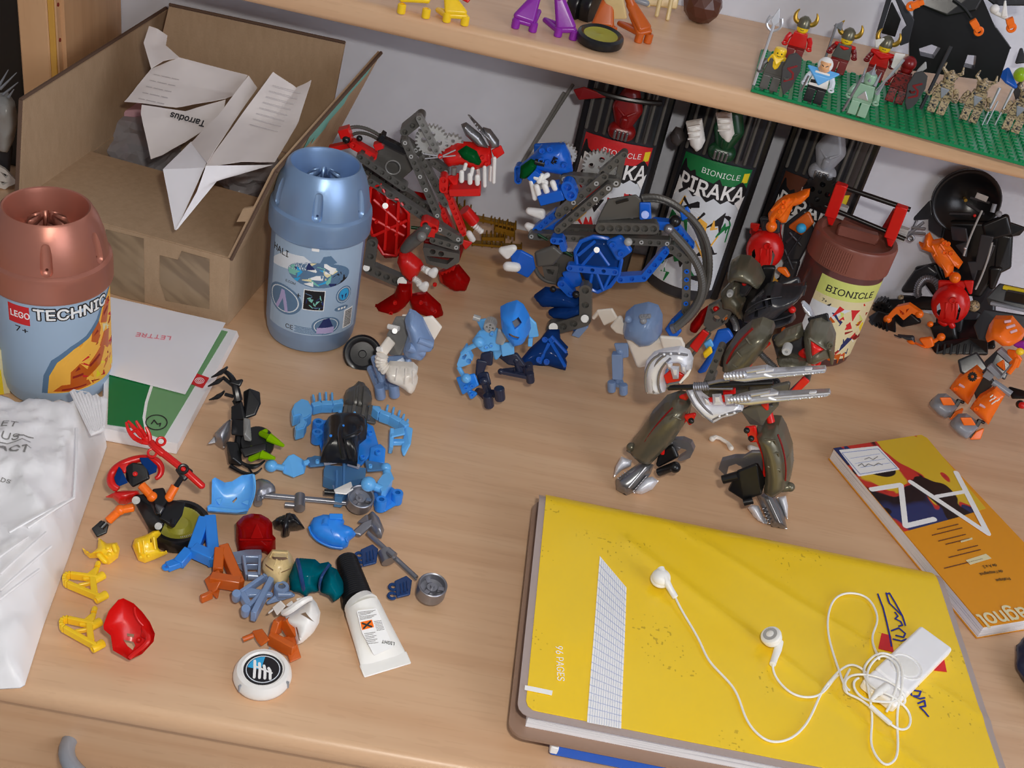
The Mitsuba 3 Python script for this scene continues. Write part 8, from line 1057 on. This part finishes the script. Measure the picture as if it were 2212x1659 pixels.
for nm, m, lab, feet, base in (('yellow_figure', 'yellow', 'yellow toy figure cut off by the top frame edge, leftmost on the shelf', [((470, -30, 0), (455, 122, 6), (565, 128, 6), (405, 60, -10)), ((270, -80, 0), (190, 25, 6), (340, 32, 6), (200, -20, -10))], (510, 128)),
                           ('purple_figure', 'purple', 'purple toy figure cut off by the top frame edge, second on the shelf', [((985, -10, 0), (868, 148, 8), (970, 178, 8), (1005, 70, -10)), ((1130, -10, 0), (1120, 210, 6), (1215, 210, 6), (1045, 120, -10))], (1050, 190)),
                           ('rust_figure', 'rust_orange', 'rust orange toy figure cut off by the top frame edge, behind the small wheel', [((1425, -20, 0), (1335, 195, 8), (1442, 205, 8), (1400, 90, -10)), ((1560, 30, 0), (1605, 228, 8), (1665, 215, 4), (1490, 140, -12))], (1500, 212))):
    t = thing(nm, lab, 'toy figure'); f = stand(800+base[0]/2.765, base[1]/2.765, SZ).zoom(2.765, 800, 0)
    for a in feet: shelf_foot(t, f, m, *a, 24, 56)
    ks = [a[0] for a in feet]; put(t, 'legs', m, *[f.hull([k, (k[0]*.6+(ks[0][0]+ks[1][0])*.2, k[1]-70, k[2])], 26, 1) for k in ks]); c = A(ks[0])*.5+A(ks[1])*.5
    put(t, 'torso', m if nm != 'rust_figure' else 'tan', f.hull([(c[0]-80, c[1]-70, 0), (c[0]+80, c[1]-90, 0), (c[0]-60, c[1]-190, 0), (c[0]+60, c[1]-190, 0)], 30, 1))
    if nm == 'yellow_figure': put(t, 'red_hand', 'red', f.hull([(545, -10, 8), (610, -30, 8), (580, 8, 10)], 8, 1), label='red hand')
    if nm == 'rust_figure': put(t, 'tan_apron', 'tan', f.hull([(1390, -40, 4), (1500, 0, 6), (1460, 100, 2), (1520, 100, 2)], 14, 1), label='tan hanging piece')
t = thing('black_wheel_set', 'pair of black toy wheels on the shelf between the purple and rust orange figures', 'toy wheels'); f = stand(800+1285/2.765, 105/2.765, SZ).zoom(2.765, 800, 0)
for x, y in ((1245, 60), (1320, 70)): put(t, 'wheel', 'black', lathe([(0, .006), (.009, .006), (.016, .005), (.017, .003), (.017, -.003), (.016, -.005), (0, -.006)], f.p(x, y-30, 0), f.ex+f.n*.4, 28))
t = thing('tan_pronged_toy', 'tan toy frame with two prongs on the shelf right of the rust orange figure', 'toy part'); f = stand(800+1775/2.765, 112/2.765, SZ).zoom(2.765, 800, 0)
for a, b in (((1735, -20, 0), (1710, 90, 6)), ((1800, -10, 0), (1775, 112, 6))): put(t, 'prong', 'tan', f.hull([a, b], 13, 1))
put(t, 'body', 'tan', f.hull([(1640, -30, -6), (1830, -10, -6), (1820, 40, -4), (1660, 20, -4)], 14, 1), f.hull([(1600, -20, 0), (1660, 30, 0)], 14, 1)); put(t, 'grey_piece', 'cool_grey', f.hull([(1590, 0, 4), (1650, 20, 4)], 18, 1))
t = thing('brown_ball', 'dark brown faceted toy ball on the shelf', 'toy ball'); f = stand(800+1955/2.765, 150/2.765, SZ).zoom(2.765, 800, 0); m = _ICO[1]; c = Z(1508, 50, SZ); put(t, '', 'brown', trimesh.Trimesh(m.vertices*.0185+A([c[0], c[1]+.004, SZ+.0172]), m.faces, process=False), smooth=False)
t = thing('small_wheel', 'small black wheel with olive hub lying flat at the shelf edge', 'toy wheel'); c = Z(1295, 88, SZ+.004); ax_ = (0, -.12, 1)
c[2] = SZ+.0065; put(t, 'tyre', 'black', lathe([(.0145, .003), (.017, .0045), (.0195, .003), (.020, 0), (.0195, -.003), (.017, -.0042), (0, -.0042)], c, ax_, 40)); put(t, 'hub', 'olive_hub', lathe([(.015, .003), (.013, .0018), (.005, .002), (0, .0035)], c, ax_, 28), label='olive hub')
# green plate
pa, pb = Z(1622, 196, SZ+.001), Z(2212, 357, SZ+.001); gx_ = nrm(pb-pa); gy_ = A([-gx_[1], gx_[0], 0]); PT = SZ+.0026
while (pa+gx_*.008*32+gy_*.128)[1] > WALL-.004 or (pa+gy_*.128)[1] > WALL-.004: gy_ = gy_; break
bp_ = thing('green_plate', 'green studded toy base plate at the right end of the shelf', 'toy base plate')
pp = lambda u, v, z=PT: pa*A([1, 1, 0])+gx_*u+gy_*v+A([0, 0, z]); NU, NV_ = 32, 15
put(bp_, 'sheet', 'green', obox(pp(NU*.004, NV_*.004, SZ+.0013), gx_*NU*.004, gy_*NV_*.004, A([0, 0, .0012]), .0004))
put(bp_, 'studs', 'green', *[lathe([(.00245, 0), (.00245, .0014), (.0021, .0017), (0, .0017)], pp(.004+.008*i, .004+.008*j), (0, 0, 1), 8) for i in range(NU) for j in range(NV_)], kind='stuff')
def minifig(name, label, x, y, leg, tor, arm, head, face=True, arm_up=0.0, turn=0.0):
    """Small toy person with its feet on the plate at pixel (x, y); returns key and a function from its own millimetres to the scene."""
    o = Z(x, y, PT+.0016); o = A([o[0], o[1], PT+.0016]); a = math.atan2(-o[1], -o[0])+turn; fx = A([math.cos(a), math.sin(a), 0]); rx = A([-fx[1], fx[0], 0]); t = thing(name, label, 'toy figure')
    L = lambda u, v, z: o+rx*u/1000+fx*v/1000+A([0, 0, z/1000])
    for s in (-1, 1):
        put(t, 'leg', leg, hull([L(s*4+q*2.9, v, z) for q in (-1, 1) for v, z in ((-3, .6), (4.4, .6), (4.4, 2.6), (3.2, 3.6), (3.2, 10.5), (-3, 10.5))], .0006, 1)); put(t, 'arm', arm, rod([L(s*8.2, 0, 22), L(s*10.2, 1.5, 18.5), L(s*10.6, 5+arm_up, 15.5+arm_up)], .0022, 8)); put(t, 'hand', arm, torus(L(s*10.8, 8+arm_up*1.2, 14.6+arm_up), nrm(A([0, 0, 1])+fx*.4), .0019, .0009, 14, 6))
    put(t, 'hips', leg, hull([L(s*7.2, v, z) for s in (-1, 1) for v in (-2.6, 2.6) for z in (10.4, 13)], .0005, 1)); put(t, 'torso', tor, hull([L(s*w, v, z) for s in (-1, 1) for w, z in ((7.4, 13.4), (5.4, 24.6)) for v in (-3, 3)], .0006, 1)); put(t, 'head', head, lathe([(0, 25), (.0032, 25), (.0045, 26.2), (.0050, 27.2), (.0050, 32), (.0044, 33.4), (0, 33.8)], L(0, 0, 0)-A([0, 0, 0]), (0, 0, 1), 20) if False else lathe([(0, .025), (.0032, .025), (.0045, .0262), (.0050, .0272), (.0050, .032), (.0044, .0334), (0, .0338)], L(0, 0, 0), (0, 0, 1), 20))
    if face: put(t, 'head__face', 'ink_black', *[ball(L(s*1.7, 4.75, 30.3), .0006, 1) for s in (-1, 1)], rod([L(-1.6, 4.8, 28.2), L(0, 5.1, 27.9), L(1.6, 4.8, 28.2)], .00025, 6))
    return t, L
def horned(t, L, cap_='gunmetal'):
    put(t, 'helmet', cap_, lathe([(.0058, .030), (.0058, .0325), (.005, .0365), (.0022, .039), (0, .0395)], L(0, 0, 0), (0, 0, 1), 20), label='helmet')
    for s in (-1, 1): put(t, 'helmet__horn', 'gold', rod([L(s*5, 0, 33), L(s*8.5, 0, 35), L(s*9.4, 0, 39), L(s*7.6, 0, 43.5)], [.0022, .0021, .0016, .0005], 8, 10), label='gold horn' if s < 0 else None)
def spear(t, a, b, m='silver', r=.0013, head=True):
    a, b = A(a), A(b); put(t, 'spear', m, cap(a, b, r, seg=8), *([hull([b, b+(b-a)*.28, b+(b-a)*.08+A([.003, 0, 0]), b+(b-a)*.08-A([.003, 0, 0])], .0005, 1), torus(b+(b-a)*.03, A([0, -1, .2]), .0052, .0010, 14, 6, 0, 180, nrm(b-a))] if head else []))
def shieldp(t, L, u, v, z, m='matt_charcoal'):
    P = Polygon([(-.0055, .016), (0, .019), (.0055, .016), (.0075, .006), (.0045, -.008), (0, -.015), (-.0045, -.008), (-.0075, .006)]); n = nrm((CAM-L(u, v, z))*A([1, 1, .35])+A([.25, 0, 0])); e1, e2, n = basis(n)
    put(t, 'shield', m, prism(P, L(u, v, z), e1, e2, n, .0018, .0004), label='pointed dark shield'); put(t, 'shield__emblem', 'dark_red', prism(LineString([(-.003, -.004), (.003, -.001), (.002, .003), (-.003, .006), (.003, .009)]).buffer(.0008), L(u, v, z)+n*.0004, e1, e2, n, .0004))
def zx(x, y): return 1600+x/3.614, y/3.614
t, L = minifig('spear_warrior', 'small dark grey toy warrior with yellow collar and long silver trident', *zx(215, 690), 'dark_grey', 'dark_grey', 'dark_grey', 'yellow'); put(t, 'collar', 'yellow', hull([L(-7, 1, 22), L(7, 1, 22), L(0, 3, 18), L(-5, 2, 27), L(5, 2, 27)], .0012, 1)); put(t, 'beard', 'yellow', hull([L(-4, 3, 27), L(4, 3, 27), L(0, 5, 22)], .0012, 1)); spear(t, L(-12, 8, 2), L(-11.5, 6, 50)); put(t, 'spear__prong', 'silver', *[rod([L(-11.5+s*1, 6, 46), L(-11.5+s*5.5, 6, 50), L(-11.5+s*4.5, 6, 57)], .0011, 6, 8) for s in (-1, 1)]); shieldp(t, L, 13, 8, 16)
t, L = minifig('horned_warrior', 'small red toy warrior with gold horned helmet behind the trident bearer', *zx(400, 470), 'dark_red', 'red', 'red', 'yellow'); horned(t, L)
t, L = minifig('horned_warrior', 'small toy warrior with gold horned helmet behind the white hooded figure', *zx(740, 560), 'dark_red', 'dark_grey', 'dark_red', 'yellow', arm_up=4); horned(t, L); put(t, 'shoulder_plate', 'red', hull([L(-8, 1, 24), L(8, 1, 24), L(0, 3, 22)], .0016, 1)); spear(t, L(-12, 6, 4), L(-13, 3, 40), 'dull_steel', .0011, False); put(t, 'axe', 'dull_steel', hull([L(-14, 3, 38), L(-9, 3, 42), L(-8, 3, 36)], .0008, 1))
t, L = minifig('horned_warrior', 'small toy warrior with gold horned helmet behind the pale green figure', *zx(1030, 620), 'dark_red', 'red', 'dark_red', 'yellow', arm_up=3); horned(t, L); put(t, 'shoulder_plate', 'red', hull([L(-9, 1, 24), L(9, 1, 24), L(0, 4, 21)], .0018, 1)); put(t, 'plume', 'white', hull([L(-4, 4, 36), L(-9, 4, 33), L(-7, 5, 29)], .0012, 1))
t, L = minifig('hooded_figure', 'small toy figure in a white hood and light blue cape with black legs', *zx(560, 790), 'black', 'white', 'print_light', 'skin'); put(t, 'hood', 'white', ball(L(0, -1.5, 30), .0062, 2), label='white hood'); put(t, 'hood__face', 'skin', ball(L(0, 2.6, 29.6), .0040, 2)); put(t, 'hood__brow', 'ink_black', *[rod([L(s*.7, 6.5, 30.6), L(s*2.6, 5.7, 31.4)], .0003, 5) for s in (-1, 1)]); put(t, 'cape', 'sky_blue', hull([L(-12, 0, 26), L(12, 0, 26), L(-6, 4, 22), L(6, 4, 22), L(0, 5, 16)], .0010, 1), label='light blue shoulder cape'); put(t, 'sword', 'dull_steel', cap(L(-11, 9, 8), L(-9.5, 12, 22), .0009, seg=6)); put(t, 'belt', 'black', obox(L(0, 3.4, 17), A([.007, 0, 0]), A([0, .0004, 0]), A([0, 0, .0012])))
t, L = minifig('spiked_figure', 'small pale green toy figure with spikes and silver blade, front of the green plate', *zx(905, 890), 'pale_green', 'pale_green', 'pale_green', 'pale_green', face=False); put(t, 'spike', 'cool_grey', *[rod([L(u, v, z), L(u*1.3, v*.8, z+11)], [.0018, .0003], 6) for u, v, z in ((-5, 2, 26), (0, 2, 31), (5, 2, 26), (9, 2, 20))], label='grey spikes'); put(t, 'helmet', 'cool_grey', hull([L(-4.5, -3, 30), L(4.5, -3, 30), L(0, 5.5, 29), L(0, 0, 37)], .0008, 1)); put(t, 'chest_plate', 'silver', hull([L(-4, 3.6, 14), L(4, 3.6, 14), L(0, 4.4, 20)], .0006, 1)); put(t, 'blade', 'dull_steel', hull([L(-11, 8, 2), L(-9, 9, 14), L(-6, 9, 33)], .0011, 1), label='grey blade')
t, L = minifig('dark_red_warrior', 'small dark red toy warrior with a pointed dark shield and pale wings', *zx(1195, 790), 'speckled_red', 'speckled_red', 'speckled_red', 'dark_red', face=False); put(t, 'wing', 'white', hull([L(-12, -2, 26), L(-6, -2, 38), L(-13, -2, 37), L(-8, -2, 25)], .0008, 1), label='white feathered wing'); put(t, 'wing', 'light_grey', hull([L(8, -2, 25), L(14, -2, 33), L(12, -2, 37), L(9, -2, 30)], .0008, 1), label='grey feathered wing'); put(t, 'helmet', 'dark_red', ball(L(0, 0, 33), .0062, 2)); put(t, 'sword', 'silver', rod([L(-18, 9, 4), L(-11, 8, 20), L(-5, 5, 36)], [.0005, .0013, .0013], 6), label='silver sword'); shieldp(t, L, 13, 8, 13)
for k, (x, y, lab) in enumerate(((1520, 872, 'small sandy toy skeleton warrior with a tall dark spear, left one of three'), (1775, 935, 'small sandy toy skeleton warrior, middle one of three at the right'), (2105, 1015, 'small sandy toy skeleton warrior at the right frame edge'))):
    t, L = minifig('sandy_warrior', lab, *zx(x, y), 'sandy', 'sandy', 'sandy', 'sandy', face=False, arm_up=1); put(t, 'helmet', 'sandy', hull([L(-5, 0, 31), L(5, 0, 31), L(0, 4, 29), L(0, 0, 36)], .001, 1), *[rod([L(s*4, 0, 33), L(s*8, 0, 36), L(s*7, 0, 41)], [.0018, .0016, .0006], 6) for s in (-1, 1)]); put(t, 'armour', 'cool_grey', hull([L(-3, 3.8, 21), L(3, 3.8, 21), L(0, 4.4, 14)], .0007, 1)); put(t, 'dark_patch', 'charcoal', *[ball(L(u, v, z), .0011, 1) for u, v, z in ((-1.8, 4.4, 30), (1.8, 4.4, 30), (-4, 3.4, 23), (4, 3.4, 18), (-4, 4.4, 6), (4, 4.4, 4))], kind='stuff')
    if k == 0: spear(t, L(-12, 8, 1), L(-9, 5, 55), 'charcoal', .0016, False)
    else: put(t, 'sword', 'silver', rod([L(12 if k == 1 else -13, 9, 2), L(12.5 if k == 1 else -12, 7, 34)], [.0006, .0014], 6), *([rod([L(15, 9, 4), L(15.5, 8, 24)], .0007, 6)] if k == 1 else []), label='silver sword')
# black ruin behind the plate
t = thing('black_ruin', 'black and dark grey toy ruin with arched openings on the shelf behind the small figures', 'toy building'); o = pp(.125, .122, PT); f = Fig(o, nrm(A([-gy_[0], -gy_[1], 0]))).zoom(6.66, 1880, 0)
put(t, 'wall', 'black', f.poly([(620, -300), (1500, -300), (1790, 380), (2015, 690), (1850, 1180), (560, 1010), (560, 600), (620, 290)], 0, 14, holes=[[(880, 640), (1010, 690), (910, 845), (720, 800), (700, 700)], [(1400, 790), (1525, 800), (1500, 1000), (1340, 960)]]), label='black wall with openings'); put(t, 'pillar', 'charcoal', f.hull([(300, -200, 10), (620, 285, 10), (560, 420, 10), (460, 200, 10)], 14, 1), f.hull([(620, 290, 10), (545, 600, 10), (440, 640, 10), (470, 430, 10)], 14, 1), f.hull([(255, -60, 0), (310, -60, 0), (140, 480, 0), (90, 500, 0)], 12, 1), label='dark grey pillar'); put(t, 'rear_wall', 'black', f.hull([(310, 40, -10), (430, 280, -10), (350, 520, -10), (170, 470, -10)], 10, 1)); put(t, 'merlon', 'black', *[f.hull([(1810+k*24, 410+k*33, -2), (1825+k*24, 425+k*33, -2)], 10, 1) for k in range(9)], kind='stuff')  # rear slab is plain black, set back between the grey pillars
dr_ = thing('black_dragon', 'black toy dragon with orange clip claws on top of the black ruin', 'toy dragon'); put(dr_, 'body', 'black', f.hull([(620, -250, 20), (1700, -250, 20), (1500, 120, 24), (1100, 200, 26), (760, 60, 24)], 30, 1), f.rod([(1200, 0, 34), (1350, 120, 36), (1450, 260, 38)], 20, 8, 12), f.hull([(1600, -100, 20), (2250, -120, 16), (2250, 60, 16), (1800, 60, 20)], 20, 1), label='black body')
for a, b in (((585, 90), (770, 20)), ((1470, 290), (1560, 450)), ((2000, 260), (2030, 400))): put(dr_, 'claw', 'orange', f.bar(a+(42,), (a[0]*.35+b[0]*.65, a[1]*.35+b[1]*.65, 42), 92, 5, .4), torus(f.p(*b, 42) if a[0] > 800 else f.p(*a, 42), f.n, 46*f.u, 20*f.u, 18, 8), f.bar((a[0]*.4+b[0]*.6, a[1]*.4+b[1]*.6, 42), b+(42,), 70, 5, .4), label='orange clip claw')
put(dr_, 'horn', 'white', f.hull([(1940, 20, 30), (1900, 230, 30), (1960, 230, 30)], 14, 1), f.ball((1790, 130, 28), 62, 2), f.hull([(1800, 180, 28), (1950, 250, 28)], 30, 1), label='white horn piece')
t = thing('blue_lime_figure', 'blue and lime green toy part at the right frame edge on the shelf', 'toy figure'); f = stand(2195, 215, SZ).zoom(5.53, 1900, 100); put(t, 'blue_part', 'blue', f.hull([(1450, 340, 0), (1530, 280, 0), (1620, 480, 4), (1520, 420, 4)], 26, 1)); put(t, 'lime_disc', 'lime', f.ball((1690, 340, 10), 84, 2)); put(t, 'grey_part', 'charcoal', f.hull([(1640, 190, 0), (1690, 40, -4), (1730, 180, 0)], 20, 1)); put(t, 'stand', 'charcoal', f.hull([(1600, 500, 0), (1700, 420, 0), (1700, 640, 0), (1640, 640, 0)], 14, 1))

# things left of the upright board
dc_ = thing('dark_crate', 'added black crate full of toys left of the upright board', 'backing'); put(dc_, 'body', 'black', box3(-.70, PXL-.004, 1.0, WALL-.002, .0005, .52, .003)); [put(dc_, 'rib', 'black', box3(-.66+.04*k, -.652+.04*k, .997, 1.0, .05, .5, .001)) for k in range(4)]  # black block added so the compartment behind the toys comes out dark
gh = thing('grey_dragon_head', 'light grey knobbly toy head at the left frame edge behind the box flap', 'toy part'); f = stand(18, 400, 0).zoom(3.32, 0, 0)
put(gh, 'head', 'light_grey', f.pillow([(-40, 700), (60, 690), (110, 760), (130, 860), (100, 1010), (60, 1080), (-20, 1070)], 0, 14, 10, n=12, solid=True, wob=6)); put(gh, 'spine', 'cool_grey', *[f.rod([a, b], [10, 3], 6) for a, b in (((0, 640, 4), (120, 520, 4)), ((20, 680, 4), (130, 590, 4)), ((-10, 620, 0), (60, 500, 0)), ((60, 700, 4), (100, 640, 6)))], label='grey spikes'); holes(gh, f, 'hole', [(50, 1035, 10)], 14, 'light_grey'); put(gh, 'neck', 'charcoal', f.hull([(0, 1050, -4), (60, 1060, -4), (30, 1320, -4)], 30, 1))
wfp = thing('white_toy_frame', 'white openwork toy piece at the left frame edge below the grey head', 'toy part'); f = stand(14, 402, 0).zoom(3.32, 0, 0); put(wfp, '', 'white', cat(f.poly([(-30, 1180), (40, 1220), (130, 1310), (60, 1340), (40, 1390), (-30, 1340)], 8, 5, holes=[[(0, 1230), (60, 1260), (40, 1280)], [(0, 1300), (60, 1310), (20, 1330)]]), f.hull([(30, 1380, 6), (-10, 1330, 6)], 10, 1)))
